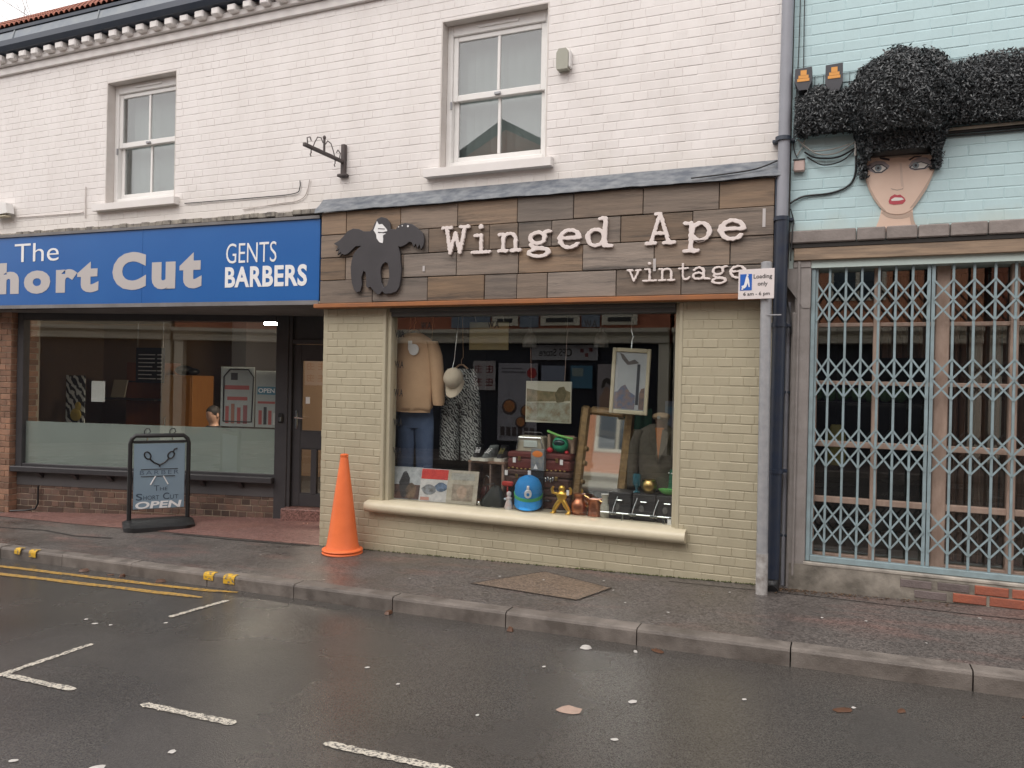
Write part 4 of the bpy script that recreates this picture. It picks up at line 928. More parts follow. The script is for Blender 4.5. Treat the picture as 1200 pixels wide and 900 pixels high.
# room behind: dark, with brown curtains and shelves
gr = thing('gated_room', (1.1, .9, .1), 'dark closed shop interior behind the folding gate', 'room')
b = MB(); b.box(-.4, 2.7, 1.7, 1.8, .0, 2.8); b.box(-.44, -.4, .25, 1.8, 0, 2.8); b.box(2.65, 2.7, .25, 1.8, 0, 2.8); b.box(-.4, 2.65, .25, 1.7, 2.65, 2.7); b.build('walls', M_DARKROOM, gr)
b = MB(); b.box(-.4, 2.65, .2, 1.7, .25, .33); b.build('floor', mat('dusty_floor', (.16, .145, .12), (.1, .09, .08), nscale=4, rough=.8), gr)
M_CURT = mat('brown_curtain', (.14, .075, .05), (.06, .04, .032), nscale=3, amt=.9, rough=.85, stretch=(3, 3, .3))
for i, (x0, x1, y, zb) in enumerate(((.30, .66, .62, 1.9), (.74, 1.12, .60, .34), (1.14, 1.55, .62, .34), (1.58, 2.5, .66, .34))):
    n = 40; vs = []
    for k_ in range(n+1):
        x = x0+(x1-x0)*k_/n; yy = y+.03*math.sin(k_*1.1+i)+.015*math.sin(k_*2.3)
        vs += [(x, yy, zb), (x, yy+.01, 2.55)]
    b = MB(); b.add(vs, [(j*2, j*2+2, j*2+3, j*2+1) for j in range(n)]); b.build('curtain', M_CURT, gr, 60)
tb = thing('low_table', (.15, .8, .33), 'dark low table with a pale tray behind the gated window', 'table')
b = MB(); b.lathe([(.20, .0), (.30, .02), (.31, .05), (.29, .05)], (.25, .7, .50), 24); b.build('top', M_BLACK, tb, 40)
b = MB(); b.cyl((.25, .7, .34), (.25, .7, .5), .05); b.lathe([(.14, 0), (.14, .012), (.05, .03)], (.25, .7, .33), 18); b.build('foot', M_BLACK, tb, 40)
hv = thing('mirrored_vest', (-.02, .5, .95), 'added yellow shape standing in for a high visibility vest mirrored in the gated window', 'vest')  # solid shape added in place of a yellow reflection in the pane
b = MB(); b.loft([(-.02, .85, 1.0, .07, .03), (-.02, .85, 1.15, .08, .035), (-.02, .85, 1.26, .07, .035), (-.02, .85, 1.34, .04, .02)], 16, .05, 3); b.build('mirrored_vest_body', mat('hi_vis_reflection', (.20, .18, .05), rough=.7), hv, 60)
b = MB(); b.tube([(-.02, .85, 1.33), (-.02, .85, 2.64)], .004, 6); b.build('hanging_cord', M_BLACK, hv)  # added cord that carries the reflection stand-in
bx_ = thing('green_crate', (.0, .6, 1.5), 'green plant boxes on a shelf behind the gated window', 'boxes')
b = MB(); b.box(-.39, .66, .95, 1.2, 1.50, 1.53); b.build('shelf', M_BLACK, bx_)
b = MB(); 
for i in range(8): b.ell((-.3+i*.11, 1.05, 1.58+random.uniform(0, .03)), (.06, .05, .06), 8, 6)
b.build('plants', mat('dull_green', (.05, .12, .04), (.02, .05, .02), nscale=30, rough=.8), bx_)

# folding lattice gate: every bar and strip is a piece
gt = thing('folding_gate', (.9, .01, .33), 'pale blue-grey folding lattice security gate across the shop window', 'gate')
M_GATE = mat('blue_grey_gate_paint', (.27, .36, .39), (.20, .25, .26), nscale=11, amt=.7, rough=.5, bump=.1)
GY = .045
b = MB(); b.box(-.212, -.182, GY-.025, GY+.02, .342, 2.598, .003); b.build('gate_jamb', M_GATE, gt)
b = MB(); b.box(-.180, 2.3, GY-.025, GY+.02, 2.555, 2.598, .003); b.build('top_track', M_GATE, gt)
b = MB(); b.box(-.180, 2.3, GY-.03, GY+.02, .342, .385, .003); b.build('bottom_track', M_GATE, gt)
bars = [-.173, -.083, .028, .137, .251, .362, .472, .575, .604, .729, .857, .985, 1.107, 1.235, 1.36, 1.49, 1.62, 1.75, 1.88, 2.01, 2.14, 2.27]
vb = MB(); vb.box(-.0085, .0085, -.009, .009, 0, 2.168, .002); mev = vb.mesh('gate_bar'); mev.materials.append(M_GATE); fixn(mev)
for x in bars: link('gate_bar', mev, Vector((x, GY, .386)), gt, scale=(1.35 if .56 < x < .62 else 1, 1, 1))
st = MB(); st.box(-.5, .5, -.0015, .0015, -.0065, .0065); mes = st.mesh('lattice_strip'); mes.materials.append(M_GATE); fixn(mes)
bands = (2.44, 1.875, 1.35, .775)
for z1 in bands:
    for r in (0, 1):
        zc = z1-.0725-r*.145
        for a, c in zip(bars, bars[1:]):
            if c-a < .06: continue
            ln = math.hypot(c-a, .145)
            for sgn in (1, -1):
                o = link('lattice_strip', mes, Vector(((a+c)/2, GY-.011-(.0035 if sgn > 0 else 0), zc)), gt, scale=(ln*.98, 1, 1)); o.rotation_euler = (0, -sgn*math.atan2(.145, c-a), 0)
            if c > 1.3 and r == 1: break
            

# ------------------------------------------------------------------ vintage shop interior and window display
vr = thing('vintage_room', (-2.5, 2.0, .0), 'dark interior of the vintage shop behind its window display', 'room')
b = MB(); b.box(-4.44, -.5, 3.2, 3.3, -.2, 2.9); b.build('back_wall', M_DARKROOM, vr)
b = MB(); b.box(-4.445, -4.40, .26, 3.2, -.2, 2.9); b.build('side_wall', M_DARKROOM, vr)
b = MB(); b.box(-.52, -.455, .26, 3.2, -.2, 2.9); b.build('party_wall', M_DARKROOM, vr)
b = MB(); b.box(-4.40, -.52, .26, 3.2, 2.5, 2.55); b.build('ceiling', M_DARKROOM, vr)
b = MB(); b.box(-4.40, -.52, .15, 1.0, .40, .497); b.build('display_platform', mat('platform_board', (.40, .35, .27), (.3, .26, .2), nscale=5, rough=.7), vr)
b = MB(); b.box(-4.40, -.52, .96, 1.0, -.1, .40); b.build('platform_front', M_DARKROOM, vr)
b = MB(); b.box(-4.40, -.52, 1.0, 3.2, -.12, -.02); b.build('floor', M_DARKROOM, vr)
b = MB(); b.tube([(-4.39, .36, 2.27), (-.53, .36, 2.27)], .011, 8); b.build('hanging_rail', M_CHROME, vr)
b = MB(); b.tube([(-4.39, .56, 2.29), (-.53, .56, 2.29)], .011, 8); b.build('hanging_rail', M_CHROME, vr)
PZ = .498
def hanger(parent, x, y, z, w, m):
    b = MB(); b.tube([(x-w, y, z-.085), (x-.02, y, z), (x+.02, y, z), (x+w, y, z-.085)], .009, 6); b.tube([(x, y, z), (x, y, z+.05), (x+.02, y, z+.075), (x, y, 2.285), (x-.012, y+.01, 2.28)], .0035, 6)
    return b.build('hanger', m, parent)
M_HANG = mat('pale_wood_hanger', (.5, .33, .2), rough=.5)
# peach sweatshirt
M_PEACH = mat('peach_jersey', (.62, .41, .25), (.54, .35, .21), nscale=9, amt=.6, rough=.9, bump=.3, bscale=14)
sw = thing('sweatshirt', (-3.86, .35, 1.33), 'peach sweatshirt with a round white print on a wooden hanger', 'sweatshirt')
hanger(sw, -3.85, .35, 2.13, .17, M_HANG)
b = MB(); b.loft([(-3.86, .35, 1.34, .205, .07), (-3.86, .35, 1.38, .235, .085), (-3.86, .35, 1.6, .235, .08), (-3.855, .35, 1.85, .23, .075), (-3.85, .35, 1.98, .225, .065), (-3.85, .35, 2.045, .19, .055), (-3.85, .35, 2.09, .10, .05), (-3.85, .35, 2.10, .085, .045)], 36, .03, 5); b.build('torso', M_PEACH, sw, 70)
b = MB(); b.loft([(-3.86, .35, 1.325, .20, .068), (-3.86, .35, 1.365, .212, .073)], 36, .02, 6); b.build('hem', M_PEACH, sw, 70)
for s in (-1, 1):
    b = MB(); b.loft([(-3.855+s*.30, .34, 1.40, .05, .045), (-3.855+s*.30, .34, 1.44, .06, .055), (-3.855+s*.285, .345, 1.65, .066, .06), (-3.855+s*.25, .35, 1.88, .07, .062), (-3.855+s*.205, .35, 2.02, .06, .055)], 18, .04, 7+s); b.build('sleeve', M_PEACH, sw, 70)
b = MB(); b.cyl((-3.80, .262, 1.935), (-3.80, .272, 1.935), .055, n=20); b.build('chest_print', M_VWHITE, sw)
b = MB(); b.box(-3.86, -3.815, .255, .26, 1.93, 2.02, .002); b.build('price_tag', M_VWHITE, sw)
# blue jeans below
M_DENIM = mat('blue_denim', (.055, .085, .16), (.09, .13, .22), nscale=6, amt=.8, rough=.9, bump=.25, bscale=120)
jn = thing('jeans', (-3.86, .42, .62), 'blue denim jeans hanging below the peach sweatshirt', 'jeans')
b = MB(); b.loft([(-3.85, .42, 1.42, .18, .055), (-3.85, .42, 1.36, .185, .06), (-3.85, .42, 1.22, .20, .065), (-3.85, .42, 1.17, .20, .06)], 28, .02, 3); b.build('seat', M_DENIM, jn, 70)
for s in (-1, 1): b = MB(); b.loft([(-3.85+s*.10, .42, 1.18, .10, .06), (-3.85+s*.105, .42, .95, .095, .055), (-3.85+s*.11, .42, .75, .09, .05), (-3.85+s*.115, .42, .62, .095, .05)], 20, .035, 12+s); b.build('leg', M_DENIM, jn, 70)
b = MB(); b.tube([(-3.98, .42, 1.42), (-3.98, .50, 2.29)], .003, 6); b.tube([(-3.72, .42, 1.42), (-3.72, .50, 2.29)], .003, 6); b.build('hanging_cord', M_HANG, jn)
# leaf-patterned trousers
lf = thing('patterned_trousers', (-3.44, .58, .85), 'black and white leaf-patterned trousers on a hanger', 'trousers')
M_LEAFP = zebra('leaf_print', (.02, .021, .022), (.40, .42, .40), 16, 9.)
hanger(lf, -3.44, .58, 1.80, .13, M_HANG)
b = MB(); b.loft([(-3.44, .58, 1.76, .16, .05), (-3.44, .58, 1.6, .19, .06), (-3.44, .58, 1.42, .215, .065)], 26, .03, 21); b.build('seat', M_LEAFP, lf, 70)
for s in (-1, 1): b = MB(); b.loft([(-3.44+s*.105, .58, 1.43, .108, .062), (-3.44+s*.115, .58, 1.15, .11, .06), (-3.44+s*.125, .58, .86, .105, .055)], 20, .06, 23+s); b.build('leg', M_LEAFP, lf, 70)
# caps
def cap(name, label, M, m, mb, parts=()):
    t = thing(name, M.translation, label, 'cap')
    b = MB(M); b.loft([(0, 0, 0, .09, .10), (0, 0, .03, .093, .103), (0, 0, .07, .088, .096), (0, 0, .10, .07, .075), (0, 0, .118, .04, .043), (0, 0, .124, .008, .008)], 24); b.build('crown', m, t, 60)
    b = MB(M); n = 12; vs = []
    for i in range(n+1):
        a = math.pi+math.pi*i/n; x = .092*math.cos(a); e = math.sin(a)
        vs += [(x, .10*e*.98, .006), (x*1.03, .10*e-.085*max(0, -e)**.6, -.012-.012*(x/.09)**2), (x*1.03, .10*e-.085*max(0, -e)**.6, -.016-.012*(x/.09)**2), (x, .10*e*.98, .001)]
    b.add(vs, [(i*4+j, (i+1)*4+j, (i+1)*4+(j+1) % 4, i*4+(j+1) % 4) for i in range(n) for j in range(4)]); b.build('peak', mb, t, 50)
    b = MB(M); b.ell((0, 0, .125), (.009, .009, .006), 8, 5); b.build('button', mb, t)
    for fn, nm, mm in parts: b = MB(M); fn(b); b.build(nm, mm, t, 40)
    return t
M_CREAMC = mat('cream_cap_cloth', (.60, .52, .40), (.5, .43, .33), nscale=14, rough=.9)
hc = cap('cream_cap', 'cream baseball cap hanging by a cord beside the sweatshirt', Matrix.Translation((-3.365, .3, 1.65)) @ Matrix.Rotation(R(62), 4, 'X') @ Matrix.Scale(1.0, 4), M_CREAMC, M_CREAMC)
b = MB(); b.tube([(-3.365, .245, 1.755), (-3.36, .27, 1.83), (-3.36, .35, 2.27)], .0035, 6); b.build('hanging_cord', M_CHROME, hc)
BC = Matrix.Translation((-2.57, .26, .61)) @ Matrix.Rotation(R(20), 4, 'Z') @ Matrix.Rotation(R(20), 4, 'X') @ Matrix.Diagonal((1.36, 1.2, 1.62, 1))
M_BCAP = mat('bright_blue_cloth', (.02, .27, .66), (.03, .22, .56), nscale=12, rough=.8)
bc2 = cap('blue_cap', 'bright blue cap with a green band and white emblem on the window sill', BC, M_BCAP, M_BCAP,
    [(lambda b: b.prism([(.0+.024*math.cos(i*.42), .058+.024*math.sin(i*.42)) for i in range(15)], -.118, -.098), 'emblem', M_VWHITE), (lambda b: b.box(-.008, .008, -.112, -.096, .08, .105, .003), 'emblem_stem', M_VWHITE),
     (lambda b: b.cyl((0, -.122, .058), (0, -.1185, .058), .010, n=10), 'emblem_eye', M_BCAP), (lambda b: b.loft([(0, 0, .002, .095, .1045), (0, 0, .024, .097, .1065)], 24), 'green_band', mat('green_band', (.10, .50, .18), rough=.7))])
b = MB(); b.cyl((-2.57, .2, PZ), (-2.57, .22, .70), .045, .03, 12); b.build('cap_stand', M_BLACK, bc2)
bc2.name = 'baseball_cap'; ORG[bc2.name] = ORG['blue_cap']
# record sleeves leaning by the glass
def sleeve(name, x, tilt, yaw, label, base, blocks):
    M = Matrix.Translation((x, .16, PZ+.002)) @ Matrix.Rotation(yaw, 4, 'Z') @ Matrix.Rotation(tilt, 4, 'X')
    t = thing(name, M.translation, label, 'record', 'record sleeves along the window sill')
    b = MB(M); b.box(-.155, .155, 0, .006, 0, .31, .001); b.build('sleeve', base, t)
    for i, (kind, a, mm) in enumerate(blocks):
        b = MB(M)
        if kind == 'r': b.box(a[0], a[1], -.0022, -.0006, a[2], a[3])
        else: b.prism([(a[0]+a[2]*math.cos(q*.5)*(1+.15*math.sin(q*2.3)), a[1]+a[3]*math.sin(q*.5)) for q in range(13)], -.0022-.0007*i, -.0006-.0004*i)
        b.build('cover_art', mm, t)
    return t
pm = lambda n, c, c2=None, s=18.: mat('art_'+n, c, c2, nscale=s, amt=1., rough=.5, space='pos')
sleeve('record_sleeve', -3.80, R(-14), R(10), 'record sleeve with dark crowd scene on white, under the jeans', pm('whitegrey', (.55, .58, .6), (.35, .38, .4)), [('r', (-.15, .15, .005, .14), pm('maroon', (.14, .07, .05), (.05, .03, .03))), ('e', (-.02, .14, .05, .13), pm('dark', (.03, .03, .035))), ('e', (.05, .08, .05, .08), pm('brown', (.2, .13, .08), (.05, .04, .03)))])
sleeve('record_sleeve', -3.49, R(-14), R(6), 'record sleeve with a red band across its top', pm('offwhite', (.66, .65, .63), (.5, .5, .5)), [('r', (-.15, .15, .21, .305), pm('red', (.65, .05, .035), (.5, .03, .03))), ('e', (.06, .14, .06, .045), pm('bluegrey', (.16, .25, .4), (.05, .07, .1))), ('e', (-.06, .11, .07, .05), pm('grey', (.3, .33, .36), (.1, .1, .1))), ('r', (-.14, -.05, .01, .04), pm('pink', (.5, .25, .2)))])
sleeve('record_sleeve', -3.205, R(-12), R(3), 'faded sepia record sleeve beside the wooden crate', pm('sepia', (.50, .46, .38), (.36, .33, .26)), [('r', (-.12, .12, .22, .285), pm('palegrey', (.42, .42, .38), (.3, .3, .27))), ('r', (-.1, .11, .03, .18), pm('sepia2', (.40, .34, .27), (.22, .18, .14))), ('e', (0, .11, .05, .06), pm('skinish', (.5, .38, .3), (.3, .22, .16)))])
# wooden crate with an open front, shoes on top
M_CRATE = wood('crate_wood', (.30, .17, .10), (.2, .11, .07), (.07, .045, .03), .1)
cr = thing('wooden_crate', (-3.02, .42, PZ), 'open-fronted wooden crate holding a red lantern, shoes on top', 'crate')
for nm, a in (('side_board', (-3.20, -3.175, .30, .58, PZ, .875)), ('side_board', (-2.86, -2.835, .30, .58, PZ, .875)), ('top_board', (-3.205, -2.83, .295, .585, .876, .898)), ('bottom_board', (-3.174, -2.861, .30, .58, PZ, .515)), ('back_board', (-3.174, -2.861, .56, .58, .516, .875)), ('divider', (-2.985, -2.97, .305, .56, .516, .875))):
    b = MB(); b.box(*a, .003); b.build(nm, M_CRATE, cr)
def shoe(x, y, z, yaw, name, label, upper, trim):
    M = Matrix.Translation((x, y, z)) @ Matrix.Rotation(yaw, 4, 'Z')
    t = thing(name, (x, y, z), label, 'shoe', 'shoes on the wooden crate')
    pr = [(-.05, -.13), (-.03, -.155), (.03, -.155), (.05, -.13), (.052, -.05), (.04, .05), (.042, .12), (.02, .145), (-.02, .145), (-.042, .12), (-.04, .05), (-.052, -.05)]
    b = MB(M); b.prism(pr, 0, .028, 'xy'); b.build('sole', mat('white_rubber', (.62, .6, .52), rough=.6), t)
    b = MB(M); b.loft([(0, 0, .0285, .045, .145), (0, .005, .05, .043, .135), (0, .03, .075, .04, .10), (0, .055, .10, .038, .075), (0, .07, .125, .04, .06), (0, .075, .135, .036, .055)], 20); b.build('upper', upper, t, 60)
    b = MB(M)
    for i in range(5): b.box(-.022, .022, -.075+i*.022, -.068+i*.022, .068+i*.011, .077+i*.011, .002)
    b.build('laces', trim, t)
    return t
shoe(-3.155, .42, .899, R(15), 'trainer', 'black and white trainer under the patterned trousers, on the crate', M_BLACK, M_VWHITE)
shoe(-3.03, .42, .899, R(-6), 'trainer', 'black trainer with pale grey tongue on the crate, beside its pair', mat('grey_black_suede', (.06, .065, .065), (.25, .28, .27), nscale=30, rough=.8), M_VWHITE)
shoe(-2.92, .46, .899, R(8), 'trainer', 'black trainer with olive trim on the crate end by the suitcases', M_BLACK, mat('olive_trim', (.22, .20, .05), rough=.7))
ln_ = thing('red_lantern', (-3.07, .44, .516), 'small dark red basket lantern inside the wooden crate', 'lantern')
b = MB(); b.lathe([(.055, 0), (.065, .06), (.05, .11), (.03, .13)], (-3.07, .44, .517), 14); b.build('body', mat('dark_red_lacquer', (.12, .03, .025), (.06, .02, .02), nscale=20, rough=.4), ln_, 40)
b = MB(); b.tube([(-3.07+.035*math.cos(t*.3), .44, .645+.10*math.sin(t*.3)) for t in range(11)], .005, 6); b.build('handle', M_CHROME, ln_)
# heap of dark leather bags with a pink trim figure and red purse
hb = thing('leather_bag', (-2.9, .22, PZ), 'black leather bag slumped in front of the crate', 'bag')
b = MB(); b.loft([(-2.90, .22, PZ, .13, .07), (-2.90, .22, PZ+.05, .125, .07), (-2.885, .22, PZ+.12, .08, .05), (-2.875, .22, PZ+.19, .035, .03)], 22, .07, 31); b.build('bag_body', mat('black_leather', (.016, .02, .018), (.03, .036, .032), nscale=12, rough=.35), hb, 60)
b = MB(); b.tube([(-2.97, .2, PZ+.10), (-2.95, .18, PZ+.20), (-2.88, .18, PZ+.215), (-2.84, .2, PZ+.12)], .006, 6); b.build('strap', M_BLACK, hb)
b = MB(); b.ell((-3.01, .145, PZ+.03), (.018, .012, .018), 10, 6); b.build('clasp', M_CHROME, hb)
b = MB(); b.box(-2.83, -2.72, .24, .27, PZ+.19, PZ+.235, .01); b.cyl((-2.775, .255, PZ), (-2.775, .255, PZ+.19), .008, n=8); b.build('red_purse', mat('red_leather', (.45, .04, .03), rough=.4), None, label='small red purse on a stand behind the blue cap', cat='purse')
fg = thing('china_figurine', (-2.715, .15, PZ), 'pink and white china figurine beside the blue cap', 'figurine')
b = MB(); b.lathe([(.035, 0), (.04, .02), (.028, .06), (.022, .085), (.03, .10), (.014, .115), (.022, .13), (.02, .15), (.006, .162)], (-2.715, .15, PZ), 14); b.build('figure', mat('pink_china', (.62, .45, .42), (.6, .6, .62), nscale=25, amt=1, rough=.2), fg, 60)
b = MB(); b.ell((-2.745, .14, PZ+.09), (.016, .014, .012), 8, 6); b.build('bouquet', mat('pale_blue_china', (.45, .55, .65), rough=.2), fg, 60)
# stack of brown and maroon suitcases
def suitcase(name, x0, x1, y0, y1, z0, z1, m, label, tags):
    t = thing(name, ((x0+x1)/2, (y0+y1)/2, z0), label, 'suitcase', 'stacked suitcases')
    b = MB(); b.box(x0, x1, y0, y1, z0, z0+(z1-z0)*.62, .014); b.build('base_shell', m, t)
    b = MB(); b.box(x0-.002, x1+.002, y0-.002, y1+.002, z0+(z1-z0)*.64, z1, .014); b.build('lid', m, t)
    for s in (.2, .8):
        b = MB(); x = x0+(x1-x0)*s; b.box(x-.014, x+.014, y0-.010, y0-.003, z0+(z1-z0)*.5, z0+(z1-z0)*.74, .003); b.build('latch', M_BRASS, t)
    b = MB(); xm = (x0+x1)/2; b.tube([(xm-.06, y0-.003, z0+(z1-z0)*.45), (xm-.05, y0-.025, z0+(z1-z0)*.43), (xm+.05, y0-.025, z0+(z1-z0)*.43), (xm+.06, y0-.003, z0+(z1-z0)*.45)], .008, 6); b.build('handle', M_BLACK, t)
    for (x, z) in tags: b = MB(); b.box(x, x+.03, y0-.014, y0-.011, z, z+.048, .001); b.build('price_tag', M_VWHITE, t)
M_MAR = mat('maroon_leather', (.16, .03, .026), (.09, .022, .02), nscale=6, amt=.8, rough=.45, bump=.15)
M_BRL = mat('brown_leather', (.085, .035, .025), (.045, .022, .018), nscale=6, amt=.8, rough=.5, bump=.15)
suitcase('suitcase', -2.68, -2.19, .33, .66, PZ, .68, M_BRL, 'dark brown suitcase at the bottom of the stack', ())
suitcase('suitcase', -2.84, -2.20, .32, .66, .682, .838, M_BRL, 'brown suitcase in the middle of the stack', ((-2.60, .79), (-2.83, .78)))
suitcase('suitcase', -2.82, -2.21, .34, .66, .840, 1.0, M_MAR, 'maroon suitcase at the top of the stack', ((-2.76, .90), (-2.30, .905)))
b = MB(); b.box(-2.665, -2.84, .40, .6, PZ, .68, .01); b.build('trunk_block', M_BLACK, None, label='black box holding up the overhanging end of the suitcases', cat='box')
# sewing box on the suitcases, with a pale lid window
tw = thing('portable_radio', (-2.62, .46, 1.002), 'cream portable radio with a pale dial on top of the suitcases', 'radio')
M_CRM = mat('aged_cream_plastic', (.46, .43, .33), (.36, .34, .27), nscale=9, rough=.45)
b = MB(); b.prism([(-2.77, 1.003), (-2.48, 1.003), (-2.50, 1.13), (-2.52, 1.145), (-2.73, 1.145), (-2.75, 1.13)], .42, .54); b.build('case', M_CRM, tw)
b = MB(); b.box(-2.69, -2.555, .411, .419, 1.04, 1.105, .003); b.build('dial', mat('pale_dial', (.55, .62, .58), rough=.25), tw)
b = MB(); b.tube([(-2.76, .41, 1.02), (-2.735, .405, 1.13), (-2.52, .405, 1.13), (-2.495, .41, 1.02)], .007, 6); b.build('chrome_trim', M_CHROME, tw)
b = MB(); b.tube([(-2.73, .48, 1.146), (-2.71, .48, 1.175), (-2.54, .48, 1.175), (-2.52, .48, 1.146)], .007, 6); b.build('carry_handle', M_BLACK, tw)
ck = thing('biscuit_tin', (-2.44, .36, 1.002), 'tin with an orange label in front of the radio', 'tin')
b = MB(); b.box(-2.565, -2.435, .285, .335, .845, 1.04, .004); b.build('tin_body', mat('grey_tin_print', (.30, .30, .27), (.15, .18, .22), nscale=30, amt=1, rough=.4), ck)
b = MB(); b.ell((-2.50, .284, .995), (.05, .004, .03), 16, 8); b.build('orange_label', mat('orange_label', (.75, .22, .04), rough=.5), ck)
b = MB(); b.prism([(-2.535, .86), (-2.495, .86), (-2.515, .905)], .281, .284); b.build('label_mark', M_VWHITE, ck)
b = MB(); b.box(-2.56, -2.44, .29, .318, PZ, .844, .004); b.build('tin_stand', M_BLACK, ck)
mk = thing('green_helmet', (-2.31, .45, 1.002), 'green plastic goggle helmet in its clear box on the suitcases', 'helmet')
M_GRN = mat('toy_green', (.05, .36, .20), (.03, .27, .15), nscale=12, rough=.3)
b = MB(); b.ell((-2.33, .42, 1.085), (.075, .06, .078), 18, 12); b.build('shell', M_GRN, mk, 60)
b = MB(); b.ell((-2.33, .375, 1.10), (.056, .025, .03), 16, 8); b.build('visor', mat('dark_visor', (.02, .05, .05), rough=.08), mk, 60)
b = MB(); b.tube([(-2.45, .40, 1.20), (-2.33, .37, 1.165), (-2.20, .38, 1.14)], .011, 8); b.build('strap', mat('lime_strap', (.2, .5, .12), rough=.5), mk)
b = MB(); b.box(-2.455, -2.425, .41, .52, 1.003, 1.17, .004); b.box(-2.23, -2.20, .41, .52, 1.003, 1.15, .004); b.box(-2.425, -2.23, .51, .52, 1.003, 1.16); b.build('box', mat('brown_carton', (.28, .2, .14), rough=.7), mk)
b = MB(); b.ell((-2.41, .36, 1.03), (.03, .025, .025), 12, 8); b.ell((-2.245, .35, 1.018), (.02, .015, .015), 10, 6); b.build('red_bobbles', mat('red_plastic', (.5, .03, .04), rough=.3), None, 60, label='red plastic beads at the foot of the green helmet', cat='beads')
jw = thing('jewellery_tray', (-2.5, .335, .842), 'bits of costume jewellery along the suitcase edge', 'jewellery')
b = MB(); 
for i in range(14): b.ell((-2.80+i*.042, .329, .846+random.uniform(0, .008)), (.012, .008, .008), 6, 4)
b.build('beads', M_BRASS, jw, 60, kind='stuff')
bn = thing('figure_brooch', (-2.44, .3, .73), 'silver charms hung on the brown suitcase', 'charms')
b = MB(); 
for i in range(5): b.ell((-2.45+i*.024, .303, .775-.01*(i % 2)), (.009, .006, .022), 8, 5); 
b.build('charms', M_CHROME, bn, 60, kind='stuff')
# gold figurine with raised arms
gf = thing('gold_figurine', (-2.22, .17, PZ), 'shiny gold figurine with raised arms on the window sill', 'figurine')
M_GOLD = mat('gold_paint', (.80, .50, .10), (.62, .36, .06), nscale=14, rough=.28, metal=.85)
c = (-2.22, .17); b = MB(Matrix.Translation((c[0], c[1], PZ)) @ Matrix.Diagonal((1.35, 1.2, 1., 1)) @ Matrix.Translation((-c[0], -c[1], -PZ)))
b.loft([(c[0], c[1], PZ+.10, .022, .018), (c[0], c[1], PZ+.13, .03, .022), (c[0], c[1], PZ+.165, .04, .026), (c[0], c[1], PZ+.185, .03, .02), (c[0], c[1], PZ+.195, .016, .014), (c[0], c[1], PZ+.215, .024, .022), (c[0], c[1], PZ+.24, .018, .016), (c[0], c[1], PZ+.25, .005, .005)], 16)
for s in (-1, 1):
    b.tube([(c[0]+s*.012, c[1], PZ+.115), (c[0]+s*.032, c[1]-.008, PZ+.07), (c[0]+s*.05, c[1], PZ+.03), (c[0]+s*.052, c[1]-.012, PZ+.006)], [.018, .018, .015, .013], 10)
    b.tube([(c[0]+s*.035, c[1], PZ+.175), (c[0]+s*.06, c[1]-.005, PZ+.18), (c[0]+s*.065, c[1]-.01, PZ+.215), (c[0]+s*.055, c[1]-.012, PZ+.235)], [.013, .012, .010, .008], 10)
    b.box(c[0]+s*.052-.016, c[0]+s*.052+.016, c[1]-.04, c[1]+.015, PZ, PZ+.014, .004)
b.build('figure', M_GOLD, gf, 60)
b = MB(); b.box(c[0]+.055, c[0]+.078, c[1]-.035, c[1]-.033, PZ+.17, PZ+.215); b.build('price_tag', M_VWHITE, gf)
# copper jugs and glass jar
def jug(name, x, y, label, prof, m, hand=True):
    t = thing(name, (x, y, PZ), label, 'jug', None)
    b = MB(); b.lathe(prof, (x, y, PZ), 22); b.build('body', m, t, 50)
    if hand:
        zt = prof[-1][1]; r = prof[-1][0]
        b = MB(); b.tube([(x+r*.8, y-.01, PZ+zt*.95), (x+r+.035, y-.015, PZ+zt*.85), (x+r+.035, y-.015, PZ+zt*.5), (x+r*1.1, y-.01, PZ+zt*.35)], .007, 6); b.build('handle', M_BRASS, t)
    return t
jug('copper_jug', -2.075, .22, 'squat copper jug beside the gold figurine', [(.065, 0), (.072, .01), (.074, .09), (.06, .12), (.045, .14), (.05, .165), (.056, .18)], M_COPPER)
jug('copper_jug', -1.925, .18, 'narrow copper measure beside the squat copper jug', [(.052, 0), (.06, .008), (.054, .03), (.048, .09), (.05, .14), (.055, .148), (.048, .152)], M_COPPER)
jr = jug('glass_jar', -1.83, .18, 'glass jar of shells between copper measure and chrome rail', [(.035, 0), (.042, .01), (.042, .09), (.03, .12), (.026, .17), (.036, .2)], mat('cloudy_glass', (.42, .42, .36), (.3, .28, .22), nscale=30, rough=.12), False)
# gilt-framed mirror leaning back
mr_ = thing('gilt_mirror', (-1.975, .42, PZ), 'tall gilt-framed mirror leaning in the window display', 'mirror')
MM = Matrix.Translation((-1.975, .40, PZ)) @ Matrix.Rotation(R(3), 4, 'Y') @ Matrix.Rotation(R(-9), 4, 'X') @ Matrix.Rotation(R(6), 4, 'Z')
M_GILT = mat('old_gilt', (.30, .20, .09), (.17, .115, .055), nscale=22, amt=.9, rough=.45, metal=.5, bump=.4, bscale=70)
for nm, a in (('frame_side', (-.24, -.155, -.03, .02, 0, .94)), ('frame_side', (.165, .25, -.03, .02, 0, .94)), ('frame_top', (-.154, .164, -.03, .02, .865, .94)), ('frame_bottom', (-.154, .164, -.03, .02, 0, .075))):
    b = MB(MM); b.box(*a, .018); x0, x1, y0, y1, z0, z1 = a
    b.build(nm, M_GILT, mr_)
b = MB(MM); b.box(-.154, .164, .0, .006, .076, .864); b.build('mirror_glass', mat('mirror_silver', (.82, .82, .80), rough=.03, metal=1.), mr_)
b = MB(MM); 
for z in (.25, .42, .55): b.ell((-.15, -.035, z), (.016, .012, .024), 8, 6)
b.build('carved_boss', M_GILT, mr_)
